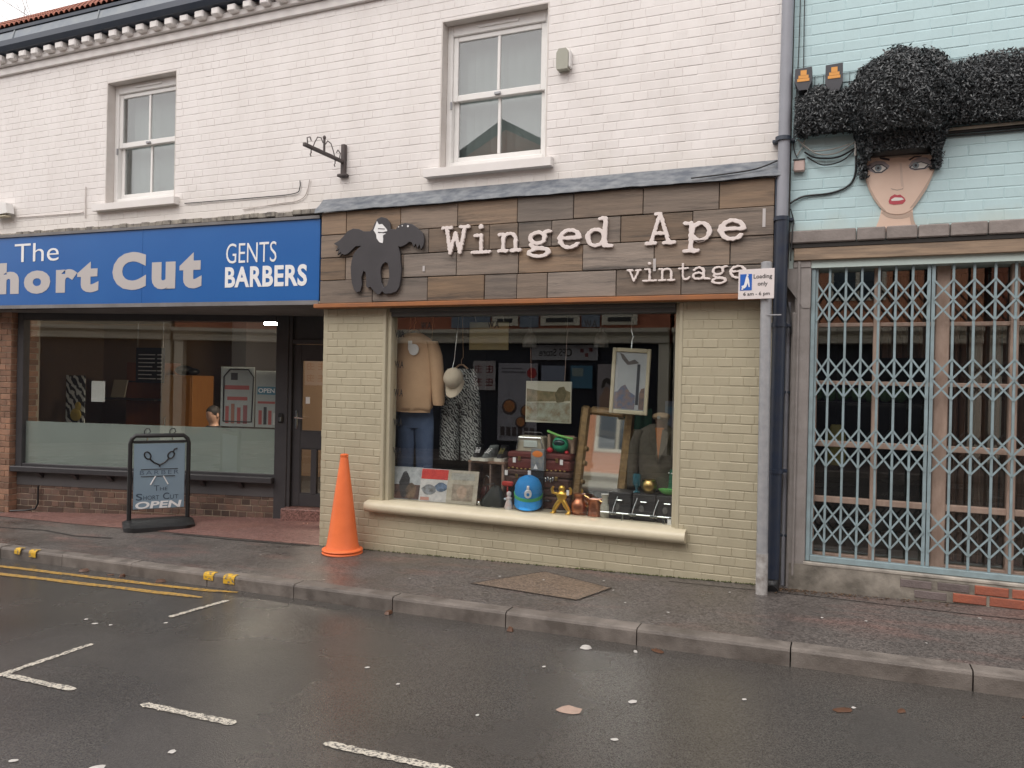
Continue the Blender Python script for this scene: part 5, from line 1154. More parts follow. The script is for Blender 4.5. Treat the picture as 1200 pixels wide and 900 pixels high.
# hanging picture in a cream frame
hp = thing('hanging_picture', (-1.665, .3, 1.38), 'cream-framed picture of a smoking chimney over a town, hung in the window', 'picture')
HM = Matrix.Translation((-1.665, .30, 1.67)) @ Matrix.Rotation(R(2.5), 4, 'Y') @ Matrix.Rotation(R(7), 4, 'Z')
M_CFR = mat('cream_frame', (.58, .53, .38), (.46, .42, .30), nscale=10, rough=.5)
for a in ((-.165, -.133, -.015, .015, -.285, .285), (.133, .165, -.015, .015, -.285, .285), (-.132, .132, -.015, .015, .25, .285), (-.132, .132, -.015, .015, -.285, -.25)): b = MB(HM); b.box(*a, .006); b.build('frame_rail', M_CFR, hp)
b = MB(HM); b.box(-.132, .132, .0, .01, -.249, .249); b.build('picture_sheet', mat('pale_sky_print', (.44, .47, .48), (.36, .39, .41), nscale=5, rough=.4), hp)
b = MB(HM); b.box(.055, .08, -.004, -.001, -.20, .15); b.build('printed_chimney', mat('dark_print', (.05, .055, .065), rough=.5), hp)
b = MB(HM); b.prism([(.07, .16), (.03, .19), (-.02, .17), (-.07, .23), (-.1, .24), (-.08, .19), (-.03, .14), (.03, .15)], -.004, -.001); b.build('printed_smoke', mat('smoke_print', (.09, .08, .075), (.2, .19, .18), nscale=20, rough=.5), hp)
b = MB(HM); b.prism([(-.128, -.24), (.05, -.24), (.05, -.12), (.0, -.09), (-.04, -.03), (-.075, -.05), (-.1, -.09), (-.128, -.1)], -.004, -.001); b.build('printed_town', mat('town_print', (.25, .18, .15), (.12, .16, .25), nscale=24, amt=1, rough=.5), hp)
b = MB(HM); b.prism([(.085, -.24), (.128, -.24), (.128, -.05), (.1, -.06), (.085, -.1)], -.004, -.001); b.build('printed_town', mat('town_print2', (.22, .15, .12), (.12, .1, .1), nscale=24, amt=1, rough=.5), hp)
b = MB(); b.tube([(-1.66, .30, 1.955), (-1.66, .31, 2.02), (-1.65, .32, 2.06), (-1.67, .33, 2.12), (-1.655, .36, 2.28)], .006, 6); b.build('hook', M_CHROME, hp)
# landscape painting hung by wires
lp = thing('landscape_painting', (-2.485, .5, 1.27), 'unframed pale landscape canvas hung on wires behind the suitcases', 'painting')
b = MB(); b.box(-2.71, -2.26, .49, .51, 1.27, 1.655, .003); b.build('canvas', mat('canvas_sky', (.58, .57, .44), (.50, .50, .42), nscale=6, rough=.6), lp)
for n_, pl, c1, c2 in (('painted_land', [(-2.70, 1.46), (-2.27, 1.48), (-2.27, 1.56), (-2.34, 1.585), (-2.40, 1.56), (-2.55, 1.565), (-2.70, 1.585)], (.28, .22, .12), (.14, .13, .06)), ('painted_water', [(-2.70, 1.29), (-2.27, 1.28), (-2.27, 1.459), (-2.70, 1.455)], (.36, .40, .32), (.22, .17, .1)), ('painted_tree', [(-2.40, 1.46), (-2.33, 1.47), (-2.30, 1.55), (-2.33, 1.61), (-2.38, 1.60), (-2.42, 1.54)], (.10, .09, .04), (.2, .16, .08))):
    b = MB(); y0 = {'painted_land': .486, 'painted_water': .486, 'painted_tree': .4835}[n_]; b.prism(pl, y0, y0+.0022); b.build(n_, mat(n_, c1, c2, nscale=16, amt=1, rough=.6), lp)
b = MB(); b.tube([(-2.66, .5, 1.655), (-2.71, .55, 2.28)], .003, 6); b.tube([(-2.33, .5, 1.655), (-2.33, .55, 2.28)], .003, 6); b.build('wires', M_CHROME, lp)
b = MB(); b.box(-3.37, -2.95, .6, .615, 1.95, 2.22, .003); yp = b.build('yellow_canvas', mat('yellow_canvas', (.55, .48, .24), (.42, .38, .25), nscale=5, rough=.7), None, label='pale yellow canvas hung high behind the cream cap', cat='painting')
b = MB(); b.tube([(-3.3, .605, 2.22), (-3.3, .565, 2.29)], .003, 6); b.tube([(-3.0, .605, 2.22), (-3.0, .565, 2.29)], .003, 6); b.build('wires', M_CHROME, yp)
# two glass pendant lamps, unlit
for (x, l) in ((-2.685, 'clear glass pendant lamp shade hung above the landscape canvas'), (-1.99, 'ribbed glass pendant lamp shade hung above the gilt mirror')):
    t = thing('pendant_lamp', (x, .5, 1.99), l, 'lamp', 'pendant lamps')
    b = MB(); b.lathe([(.07, 0), (.072, .02), (.066, .07), (.05, .12), (.02, .15), (.016, .19)], (x, .5, 1.97), 20); b.build('shade', mat('ribbed_glass', (.30, .31, .29), rough=.15, trans=.5), t, 50)
    b = MB(); b.cyl((x, .5, 2.16), (x, .5, 2.5), .004, n=6); b.build('cord', M_BLACK, t)
# tweed jacket on a mannequin with a flat cap
tj = thing('tweed_jacket', (-1.43, .38, .76), 'grey-brown tweed jacket over an orange jumper on a mannequin', 'jacket')
M_TWEED = mat('tweed', (.085, .075, .055), (.055, .05, .038), nscale=30, amt=.8, rough=.95, bump=.2, bscale=150)
b = MB(); b.loft([(-1.43, .40, .755, .15, .10), (-1.43, .40, .9, .16, .105), (-1.43, .40, 1.05, .17, .105), (-1.43, .40, 1.18, .175, .095), (-1.43, .40, 1.26, .15, .075), (-1.43, .40, 1.305, .07, .055)], 30, .012, 41); b.build('jacket_body', M_TWEED, tj, 60)
for s in (-1, 1): b = MB(); b.loft([(-1.43+s*.215, .38, .76, .045, .045), (-1.43+s*.215, .385, .95, .05, .052), (-1.43+s*.195, .39, 1.13, .055, .058), (-1.43+s*.155, .395, 1.25, .05, .055)], 16, .03, 44+s); b.build('sleeve', M_TWEED, tj, 60)
for s in (-1, 1): b = MB(Matrix.Rotation(R(0), 4, 'Z')); b.prism([(-1.40+s*.03, 1.27), (-1.40+s*.085, 1.235), (-1.40+s*.075, 1.15), (-1.405, .98)], .276-.003*(s > 0), .283-.003*(s > 0)); b.build('lapel', M_TWEED, tj)
b = MB(); b.prism([(-1.435, 1.28), (-1.36, 1.28), (-1.402, 1.0)], .284, .30); b.build('jumper', mat('rust_knit', (.34, .12, .03), (.26, .09, .025), nscale=40, rough=.95), tj)
b = MB(); b.cyl((-1.43, .40, PZ), (-1.43, .40, .76), .02, n=10); b.lathe([(.14, 0), (.14, .012), (.03, .03)], (-1.43, .40, PZ), 20); b.build('stand', M_BLACK, tj, 40)
b = MB(); b.loft([(-1.395, .36, 1.27, .05, .055), (-1.395, .36, 1.30, .045, .055), (-1.395, .355, 1.34, .055, .07), (-1.395, .36, 1.385, .04, .05), (-1.395, .36, 1.40, .01, .012)], 16); b.build('mannequin_head', mat('brown_mannequin', (.14, .075, .045), rough=.6), tj, 60)
tc = thing('flat_cap', (-1.395, .34, 1.36), 'tan flat cap with a badge on the mannequin head', 'cap')
b = MB(); b.loft([(-1.395, .335, 1.352, .064, .085), (-1.395, .33, 1.372, .074, .098), (-1.395, .34, 1.395, .066, .085), (-1.395, .35, 1.408, .03, .04)], 20); b.build('crown', mat('tan_cloth', (.24, .165, .09), (.17, .12, .07), nscale=30, rough=.9), tc, 60)
b = MB(); b.cyl((-1.395, .238, 1.37), (-1.395, .230, 1.37), .016, n=10); b.build('badge', M_CHROME, tc)
# brass pot, blue glass, green bowl and green case on black cases
M_CASE = mat('black_case_cloth', (.022, .022, .024), (.035, .034, .034), nscale=20, rough=.6)
for i, x in enumerate((-1.70, -1.49, -1.29)):
    t = thing('black_case', (x, .3, PZ), ('black box with a chrome-edged front beside the glass jar', 'black box under the brass pot', 'black box under the green bowl')[i], 'box', 'black boxes behind the chrome rail')
    b = MB(); b.box(x-.098, x+.098, .17, .42, PZ, .722, .008); b.build('box', M_CASE, t)
    b = MB(); b.tube([(x-.03, .168, .66), (x-.025, .15, .66), (x+.025, .15, .66), (x+.03, .168, .66)], .005, 6); b.build('pull', M_CHROME, t)
    b = MB(); b.ell((x-.02, .166, .60), (.022, .004, .03), 10, 6); b.build('badge', mat('grey_badge', (.12, .12, .115), rough=.5), t)
b = MB(); b.lathe([(.035, 0), (.05, .012), (.066, .05), (.064, .085), (.05, .108), (.054, .118), (.045, .12)], (-1.465, .25, .723), 24); b.build('brass_pot', M_BRASS, None, 50, label='round brass pot on top of the black boxes', cat='pot')
b = MB(); b.lathe([(.03, 0), (.032, .006), (.01, .02), (.012, .04), (.032, .07), (.036, .13), (.032, .16)], (-1.575, .25, .723), 18); b.build('blue_goblet', mat('blue_glass', (.06, .22, .28), rough=.08, trans=.5), None, 50, label='blue glass goblet beside the brass pot', cat='goblet')
b = MB(); b.lathe([(.03, 0), (.06, .015), (.085, .04), (.088, .046), (.075, .04)], (-1.30, .25, .723), 22); b.build('green_bowl', mat('lime_green_glass', (.16, .55, .13), rough=.15), None, 50, label='lime green glass bowl on top of the black boxes', cat='bowl')
gc = thing('green_case', (-1.3, .37, .723), 'green metal cash box with white beads behind the green bowl', 'box')
b = MB(); b.box(-1.375, -1.235, .33, .41, .723, .93, .006); b.build('box', mat('dark_green_enamel', (.02, .13, .08), rough=.35), gc)
b = MB(); 
for i in range(6): b.ell((-1.365+i*.024, .325, .905-.003*i), (.008, .006, .006), 6, 4)
b.build('beads', M_VWHITE, gc, kind='stuff')
# chrome rail with four uprights along the sill
cr_ = thing('chrome_rail', (-1.52, .12, PZ), 'low chrome rail with slanting uprights along the sill before the black boxes', 'rail')
b = MB(); b.tube([(-1.85, .12, .555), (-1.19, .12, .555)], .008, 8); b.build('rail_bar', M_CHROME, cr_)
for i, x in enumerate((-1.74, -1.57, -1.39, -1.23)):
    b = MB(); b.tube([(x-.01, .12, .535), (x, .14, .60), (x+.03, .155, .69)], .006, 8); b.build('upright', M_CHROME, cr_)
    b = MB(); b.box(x-.035, x+.03, .105, .135, .542, .562, .004); b.build('clamp', M_CHROME, cr_)
for x in (-1.66, -1.31): b = MB(); b.cyl((x, .12, PZ), (x, .12, .548), .014, .009, 10); b.build('foot', M_CHROME, cr_)
b = MB(); b.box(-1.275, -1.245, .097, .1, PZ+.002, .545); b.build('price_tag', M_VWHITE, cr_)
# tall lamp base with pale shade behind the mirror, dark blue boxes at the back
ls = thing('table_lamp', (-1.72, .62, PZ), 'table lamp with a cream pleated shade beside the mirror', 'lamp')
b = MB(); b.lathe([(.10, 0), (.10, .012), (.085, .25), (.092, .27)], (-1.72, .66, .96), 20); b.build('lamp_shade', mat('pleated_shade', (.48, .40, .22), (.3, .34, .2), nscale=9, rough=.8), ls, 40)
b = MB(); b.lathe([(.07, 0), (.07, .015), (.03, .05), (.055, .2), (.03, .34), (.012, .40), (.012, .5)], (-1.72, .66, PZ), 18); b.build('lamp_base', M_BLACK, ls, 50)
tp = thing('travel_poster', (-1.29, .7, PZ), 'blue and red travel poster on a board behind the tweed jacket', 'poster')
b = MB(); b.box(-1.45, -1.05, .74, .75, PZ, 1.5); b.build('board', mat('blue_poster', (.05, .16, .26), (.14, .06, .07), nscale=5, amt=1, rough=.6), tp)
gd = thing('green_drape', (-1.8, .9, PZ), 'dark green cloth draped behind the mirror', 'cloth')
n = 30; vs = []
for i in range(n+1): x = -2.1+i*.5/n; vs += [(x, .86+.02*math.sin(i), PZ), (x, .88+.012*math.sin(i*1.3), 1.42)]
b = MB(); b.add(vs, [(j*2, j*2+2, j*2+3, j*2+1) for j in range(n)]); b.build('cloth', mat('green_velvet', (.03, .10, .06), (.015, .05, .03), nscale=4, rough=.9), gd, 60)

# ------------------------------------------------------------------ painted woman with leafy hair on the mint wall
mu = thing('mural_face', (.36, -.01, 2.83), 'painted cut-out of a pale woman with red lips under the leafy hair', 'mural')
def fm(p): return (.352+(p[0]-450)*.00074, 3.13-(p[1]-400+.07*(p[0]-450))*.00081)
def ellp(cx, cy, rx, ry, n=20, a0=0, a1=360): return [(cx+rx*math.cos(R(a0+(a1-a0)*i/n)), cy+ry*math.sin(R(a0+(a1-a0)*i/n))) for i in range(n if a1-a0 == 360 else n+1)]
M_FACE = mat('mural_skin', (.70, .53, .43), (.64, .46, .36), nscale=5, amt=.7, rough=.5)
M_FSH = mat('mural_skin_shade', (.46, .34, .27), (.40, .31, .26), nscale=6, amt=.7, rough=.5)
M_EYEG = mat('mural_eyeshadow', (.30, .27, .29), (.40, .33, .31), nscale=9, amt=.8, rough=.5)
FACE = [(120, 140), (140, 230), (155, 300), (172, 370), (198, 445), (240, 525), (290, 595), (335, 637), (390, 660), (450, 668), (515, 660), (570, 632), (610, 590), (660, 515), (705, 440), (740, 355), (768, 280), (785, 200), (790, 140)]
NECK = [(318, 600), (308, 660), (295, 715), (270, 785), (252, 828), (640, 812), (618, 765), (600, 715), (590, 650), (590, 600)]
def mp_(name, poly, d, m, parent=None):
    b = MB(); b.prism([fm(p) for p in poly], -.017-d*.0012, -.0162-d*.0012 if d else .004); return b.build(name, m, parent or mu)
b = MB(); b.prism([fm(p) for p in NECK], -.012, .004); b.build('neck', M_FACE, mu)
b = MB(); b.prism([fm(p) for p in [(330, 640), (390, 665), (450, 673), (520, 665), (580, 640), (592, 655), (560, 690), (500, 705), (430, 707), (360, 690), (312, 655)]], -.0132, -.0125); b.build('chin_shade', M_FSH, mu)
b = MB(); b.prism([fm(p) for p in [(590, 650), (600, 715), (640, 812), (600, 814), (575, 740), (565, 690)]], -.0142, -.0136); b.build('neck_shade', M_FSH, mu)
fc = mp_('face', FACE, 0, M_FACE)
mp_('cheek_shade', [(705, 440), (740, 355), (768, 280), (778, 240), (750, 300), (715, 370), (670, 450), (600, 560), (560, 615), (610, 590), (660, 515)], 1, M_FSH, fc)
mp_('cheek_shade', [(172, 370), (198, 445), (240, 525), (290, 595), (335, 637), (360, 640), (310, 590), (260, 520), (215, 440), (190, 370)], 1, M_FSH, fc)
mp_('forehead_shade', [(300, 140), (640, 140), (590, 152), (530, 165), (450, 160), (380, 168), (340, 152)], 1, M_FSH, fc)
mp_('eyelid', [(170, 250), (205, 212), (260, 190), (330, 195), (378, 235), (365, 262), (310, 300), (250, 300), (205, 280)], 1, M_EYEG, fc)
mp_('eyelid', [(545, 235), (570, 195), (630, 160), (700, 165), (748, 205), (735, 240), (690, 268), (600, 278), (560, 268)], 1, M_EYEG, fc)
M_EWH = mat('mural_eye_white', (.72, .70, .66), rough=.4); M_IRIS = mat('mural_iris', (.22, .27, .29), rough=.4); M_DKP = mat('mural_dark', (.035, .032, .04), rough=.5)
mp_('eye_outline', [(208, 256), (255, 222), (312, 220), (364, 256), (312, 296), (252, 297)], 2, M_DKP, fc); mp_('eye_white', [(222, 257), (260, 231), (310, 230), (350, 256), (308, 287), (256, 288)], 3, M_EWH, fc); mp_('iris', ellp(278, 256, 30, 29), 4, M_IRIS, fc); mp_('pupil', ellp(278, 256, 12, 12), 5, M_DKP, fc)
mp_('eye_outline', [(548, 254), (598, 208), (655, 200), (722, 226), (684, 266), (600, 273)], 2, M_DKP, fc); mp_('eye_white', [(562, 252), (604, 216), (652, 209), (708, 228), (678, 257), (602, 264)], 3, M_EWH, fc); mp_('iris', ellp(606, 235, 29, 27), 4, M_IRIS, fc); mp_('pupil', ellp(606, 235, 12, 12), 5, M_DKP, fc)
mp_('eyebrow', [(285, 158), (330, 160), (378, 172), (376, 190), (330, 182), (292, 172)], 2, M_DKP, fc); mp_('eyebrow', [(542, 182), (590, 152), (660, 148), (650, 158), (595, 166), (555, 190)], 2, M_DKP, fc)
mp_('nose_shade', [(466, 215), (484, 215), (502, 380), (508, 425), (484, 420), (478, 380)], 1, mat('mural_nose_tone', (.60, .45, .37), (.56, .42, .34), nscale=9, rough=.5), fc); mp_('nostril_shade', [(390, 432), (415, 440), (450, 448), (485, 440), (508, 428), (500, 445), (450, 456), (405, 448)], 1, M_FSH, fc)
M_LIP = mat('mural_lip', (.48, .07, .09), (.38, .05, .07), nscale=12, rough=.4)
mp_('lips', [(376, 552), (392, 512), (428, 489), (452, 497), (478, 491), (514, 520), (527, 545), (502, 574), (425, 583), (384, 574)], 2, M_LIP, fc)
mp_('teeth', [(398, 537), (430, 518), (492, 520), (510, 536), (470, 546), (405, 549)], 3, M_EWH, fc)

M_LEAF = mat('black_green_leaf', (.020, .025, .027), (.055, .062, .068), nscale=24, amt=1, rough=.34, spec=.7)
def leaf_cloud(pts_n, size, rg):
    """small folded leaves, one per (point, outward normal)"""
    V = []; Fc = []
    for p, nrm in pts_n:
        n_ = Vector(nrm)+Vector(rg.normal(0, .55, 3)); n_.normalize(); u = n_.orthogonal().normalized(); u.rotate(__import__('mathutils').Quaternion(n_, rg.uniform(0, 6.28))); w = n_.cross(u)
        s = size*rg.uniform(.6, 1.25); c = Vector(p); o = len(V)
        V += [c-u*s, c+w*s*.42+n_*s*.18, c+u*s, c-w*s*.42+n_*s*.18]; Fc += [(o, o+1, o+2), (o, o+2, o+3)]
    return V, Fc
rg = np.random.default_rng(5)
hd = thing('leafy_hair', (.36, -.05, 3.3), 'big ball and band of black-green artificial leaves above the painted face', 'topiary')
pn = []
HC = np.array([.365, -.12, 3.70]); HR = np.array([.36, .30, .36])
for i in range(30000):
    d = rg.normal(0, 1, 3); d /= np.linalg.norm(d)
    if d[1] > .55: continue
    if d[2] < -.72: continue
    t = rg.uniform(.86, 1.0)+.03*math.sin(9*d[0]+3*d[2])+.02*math.sin(17*d[2]+11*d[0]) + .02*rg.normal()
    if rg.random() < .03: t += rg.uniform(.02, .07)
    pn.append((HC+d*HR*t, d/HR*.3))
for i in range(9500):      # fringe that tapers down onto the brow, with side locks
    a = rg.uniform(0, 2*math.pi); f = rg.uniform(0, 1)
    z = 3.30+.24*f; rx = .245+.07*f; ry = .10+.12*f; j = rg.uniform(.9, 1.02)
    x = .365+rx*math.cos(a)*j; y = -.05+ry*math.sin(a)*j
    if y > .02: continue
    if z < 3.345 and abs(x-.365) < .19: z += .05
    pn.append((np.array([x, y, z]), np.array([math.cos(a), math.sin(a), -.2])))
for s in (-1, 1):
    for i in range(700):
        f = rg.uniform(0, 1); pn.append((np.array([.36+s*(.245-.015*f)+rg.normal(0, .014), -.035+rg.normal(0, .018), 3.33-.11*f-(.03 if s < 0 else 0)*f]), np.array([s*.6, -.8, 0])))
V, Fc = leaf_cloud(pn, .0145, rg); b = MB(); b.add(V, Fc)
def quick(b, name, m, parent, kind='stuff'):
    a = np.array(b.v); org = Vector(((a[:, 0].min()+a[:, 0].max())/2, (a[:, 1].min()+a[:, 1].max())/2, a[:, 2].min())); me = b.mesh(name, org); me.materials.append(m); return link(name, me, org, parent, kind=kind)
quick(b, 'leaf_ball', M_LEAF, hd)
b = MB(); b.ell(tuple(HC+np.array([0, .04, 0])), tuple(HR*.80), 20, 14); b.build('ball_core', M_BLACK, hd, 60)
b = MB(); b.loft([(.365, -.03, 3.335, .21, .05), (.365, -.05, 3.45, .24, .11), (.365, -.06, 3.55, .26, .15)], 18); b.build('fringe_core', M_BLACK, hd, 60)
def band(x0, x1, z0f, z1f, n):
    pn = []
    for i in range(n):
        x = rg.uniform(x0, x1); f = rg.uniform(0, 1); z = z0f(x)+(z1f(x)-z0f(x))*f
        y = -.10-.05*math.sin(f*math.pi)+rg.normal(0, .02)+.015*math.sin(x*14)
        if rg.random() < .2: y += .05
        pn.append((np.array([x, y, z+rg.normal(0, .008)]), np.array([0, -1, .25*(f-.4)])))
    V, Fc = leaf_cloud(pn, .0135, rg); b = MB(); b.add(V, Fc); return b
quick(band(-.345, .09, lambda x: 3.53, lambda x: 3.845+.03*math.sin(x*25), 8500), 'leaf_band', M_LEAF, hd)
quick(band(.60, 2.3, lambda x: 3.50+.012*math.sin(x*9), lambda x: 3.945+.03*math.sin(x*8), 24000), 'leaf_band', M_LEAF, hd)
b = MB(); b.box(-.335, .09, -.09, -.012, 3.545, 3.82); b.build('band_backing', M_BLACK, hd)
b = MB(); b.box(.6, 2.3, -.09, -.012, 3.52, 3.92); b.build('band_backing', M_BLACK, hd)
# wire mesh that carries the leaves
M_WIRE = mat('thin_grey_wire', (.10, .11, .12), rough=.5, metal=.5)
b = MB()
for z in (3.62, 3.72, 3.82, 3.92, 3.985): b.tube([(-.35, -.006, z), (2.4, -.006, z)], .0022, 4)
for i in range(46): x = -.34+i*.06; b.tube([(x, -.009, 3.55), (x, -.009, 3.99)], .0018, 4)
b.build('wire_mesh', M_WIRE, hd, kind='stuff')
# two grey mugs of light: small black floodlight heads with orange printed faces
for i, (x, z, l) in enumerate(((-.295, 3.895, 'small black box with an orange printed face beside the drainpipe, above the leaves'), (-.085, 3.86, 'taller black box with an orange printed face beside the leafy hair'))):
    t = thing('wall_box', (x, -.08, z-.04), l, 'box', 'orange-faced black boxes')
    b = MB(); h = .115 if i == 0 else .15; b.prism([(x-.058, z+h), (x+.058, z+h+.005), (x+.06, z+.02), (x+.035, z-.045), (x-.03, z-.045), (x-.06, z+.02)], -.14, -.02); b.build('housing', mat('dark_grey_shell', (.06, .06, .07), rough=.6), t)
    mo = mat('orange_print', (.72, .33, .07), rough=.5)
    for (u0, u1, v0, v1) in ((-.02, .022, .065, .105), (-.034, .036, .045, .068), (-.042, .042, .022, .044)):
        b = MB(); dz = .03*i; b.box(x+u0, x+u1, -.1435, -.1405, z+v0+dz-.005, z+v1+dz-.006, .0); b.build('orange_mark', mo, t)
    b = MB(); b.cyl((x, -.02, z), (x, .004, z), .02, n=8); b.build('bracket', M_BLACK, t)
# loose cables and junction box on the mint wall
M_CABLE = mat('black_cable', (.02, .02, .022), rough=.5); M_CABLEW = mat('pale_cable', (.45, .44, .41), rough=.5)
def cable(pts, r, m, label, grp='cables on the mint wall'):
    P = [Vector(p) for p in pts]; out = []
    for i in range(len(P)-1):
        p0, p1, p2, p3 = P[max(i-1, 0)], P[i], P[i+1], P[min(i+2, len(P)-1)]
        for k_ in range(7):
            t = k_/7; out.append(.5*((2*p1)+(-p0+p2)*t+(2*p0-5*p1+4*p2-p3)*t*t+(-p0+3*p1-3*p2+p3)*t**3))
    out.append(P[-1]); b = MB(); b.tube(out, r, 6); return b.build('cable', m, None, 60, label=label, cat='cable', group=grp)
cable([(-.375, -.03, 3.04), (-.28, -.014, 3.09), (-.1, -.012, 3.10), (.02, -.012, 3.14), (.07, -.012, 3.22), (.075, -.014, 3.36), (.07, -.02, 3.45)], .008, M_CABLE, 'thick black cable looping down to the drainpipe below the leaves')
cable([(-.28, -.03, 3.42), (-.2, -.03, 3.37), (-.05, -.03, 3.36), (.08, -.03, 3.42), (.2, -.03, 3.46)], .007, M_CABLE, 'black cable sagging from the leaf band towards the hair')
cable([(-.26, -.03, 3.38), (-.15, -.035, 3.31), (-.02, -.03, 3.33), (.06, -.03, 3.40)], .005, M_CABLE, 'thin black cable in the tangle under the leaf band')
cable([(-.33, -.03, 3.52), (-.24, -.03, 3.43), (-.1, -.035, 3.42), (.03, -.03, 3.45)], .005, M_CABLEW, 'pale cable sagging under the leaf band')
cable([(-.31, -.03, 3.50), (-.2, -.04, 3.40), (-.06, -.035, 3.39), (.08, -.03, 3.47)], .005, M_CABLEW, 'lower pale cable sagging under the leaf band')
cable([(-.335, -.02, 3.40), (-.30, -.02, 3.46), (-.27, -.02, 3.54)], .005, M_CABLEW, 'short pale cable rising beside the drainpipe')
cable([(.07, -.028, 3.36), (.07, -.028, 3.46)], .010, M_CABLEW, 'short white conduit on the cable tangle')
cable([(.56, -.015, 3.47), (1.0, -.015, 3.465), (1.6, -.015, 3.47), (2.4, -.015, 3.465)], .011, M_CABLE, 'black cable running along the wall under the right leaf band')
cable([(.56, -.015, 3.445), (1.2, -.016, 3.44), (2.4, -.015, 3.44)], .007, M_CABLE, 'thinner black cable below the thick one under the leaf band')
cable([(-.335, -.02, 5.2), (-.335, -.025, 4.4), (-.345, -.02, 3.9), (-.36, -.03, 3.5), (-.33, -.02, 3.38)], .004, M_CABLE, 'thin dark cable hanging beside the drainpipe')
cable([(-.30, -.02, 5.2), (-.305, -.02, 4.6), (-.30, -.02, 4.02)], .004, M_CABLE, 'thin dark cable above the small black box')
cable([(-.37, -.03, 3.0), (-.345, -.02, 2.9), (-.35, -.06, 2.84), (-.36, -.06, 2.6)], .005, M_CABLE, 'thin cable running down past the grey ledge')
jb = thing('junction_box', (-.325, -.02, 3.28), 'small pinkish junction box under the cables', 'junction box')
b = MB(); b.box(-.355, -.275, -.05, -.002, 3.275, 3.365, .008); b.build('box', mat('pinkish_plastic', (.55, .42, .38), rough=.6), jb)
b = MB(); b.box(-.358, -.272, -.054, -.0505, 3.355, 3.368, .002); b.build('lid', M_BLACK, jb)
b = MB(); b.box(.56, 2.4, -.03, .002, 3.478, 3.50, .005); b.build('pale_batten', mat('pale_stone_batten', (.5, .47, .40), (.3, .27, .22), nscale=8, rough=.8), None, label='pale batten under the right leaf band', cat='batten')

# ------------------------------------------------------------------ drainpipe, thin pipes
dp = thing('drainpipe', (-.435, -.09, .11), 'drainpipe between the shops, grey above and dark blue below', 'drainpipe')
M_PIPEG = mat('grey_pipe_paint', (.30, .31, .35), (.24, .25, .28), nscale=6, rough=.45); M_PIPEB = mat('navy_pipe_paint', (.016, .026, .05), (.03, .036, .05), nscale=9, amt=.8, rough=.4)
b = MB(); b.cyl((-.425, -.09, 2.88), (-.415, -.09, 5.5), .043, n=18); b.build('upper_pipe', M_PIPEG, dp, 40)
b = MB(); b.cyl((-.437, -.09, .17), (-.425, -.09, 2.93), .050, n=18); b.build('lower_pipe', M_PIPEB, dp, 40)
b = MB(); b.tube([(-.437, -.09, .20), (-.437, -.095, .17), (-.437, -.13, .13), (-.437, -.17, .12)], .052, 14); b.build('shoe', M_BLACK, dp, 40)
for z, m in ((2.9, M_PIPEB), (2.1, M_PIPEB), (1.0, M_PIPEB), (3.5, M_GUTTER)):
    b = MB(); b.cyl((-.43, -.09, z), (-.43, -.09, z+.03), .057, n=18); b.box(-.51, -.35, -.06, .0, z+.004, z+.026, .003); b.build('pipe_clip', m, dp, 40)
tp1 = thing('thin_pipe', (-.372, .05, .1), 'thin grey pipe in the recess beside the navy drainpipe', 'pipe')
b = MB(); b.tube([(-.372, .06, .10), (-.372, .06, 2.30)], .016, 10); b.build('pipe', M_PIPEG, tp1, 40)
for z in (2.1, 1.6, .5): b = MB(); b.box(-.40, -.345, .045, .092, z, z+.02, .003); b.build('pipe_clip', M_GUTTER, tp1)
cable([(-.39, -.02, 2.72), (-.405, .0, 2.55), (-.40, .03, 2.42), (-.375, .04, 2.28), (-.35, -.01, 2.16), (-.345, -.012, 2.05)], .006, M_CABLE, 'black cable bending behind the navy drainpipe to the pilaster', None)

# ------------------------------------------------------------------ loading sign on its post
sp = thing('loading_sign', (-.51, -.27, gz(-.51)), 'grey post with a white and blue loading only plate', 'street sign')
b = MB(); b.cyl((-.497, -.27, gz(-.5)-.03), (-.513, -.27, 2.545), .040, n=20); b.build('post', M_STEELG, sp, 40)
b = MB(); b.lathe([(.0405, 0), (.0405, .02), (.03, .028)], (-.513, -.27, 2.54), 18); b.build('post_cap', M_STEELG, sp, 40)
M_POSTD = mat('scuffed_grey_post', (.45, .44, .43), (.22, .2, .18), nscale=18, amt=.9, rough=.6)
b = MB(); b.cyl((-.497, -.27, gz(-.5)-.02), (-.4985, -.27, gz(-.5)+.30), .0425, n=20); b.build('post_foot', M_POSTD, sp, 40)
SM = Matrix.Translation((-.578, -.325, 2.40)) @ Matrix.Rotation(R(-6), 4, 'Z')
b = MB(SM); b.box(-.128, .128, -.004, .0, -.11, .11, .0015); pl = b.build('plate', mat('sign_white', (.74, .68, .67), (.66, .6, .59), nscale=6, rough=.4), sp)
def rim(b):
    for a in ((-.124, .124, .100, .104), (-.124, .124, -.104, -.100), (-.124, -.120, -.0998, .0998), (.120, .124, -.0998, .0998)): b.box(a[0], a[1], -.0052, -.0042, a[2], a[3])
b = MB(SM); b.box(-.115, -.03, -.0055, -.0042, -.045, .075, .0); b.build('blue_panel', mat('sign_blue', (.02, .12, .48), rough=.35), pl)
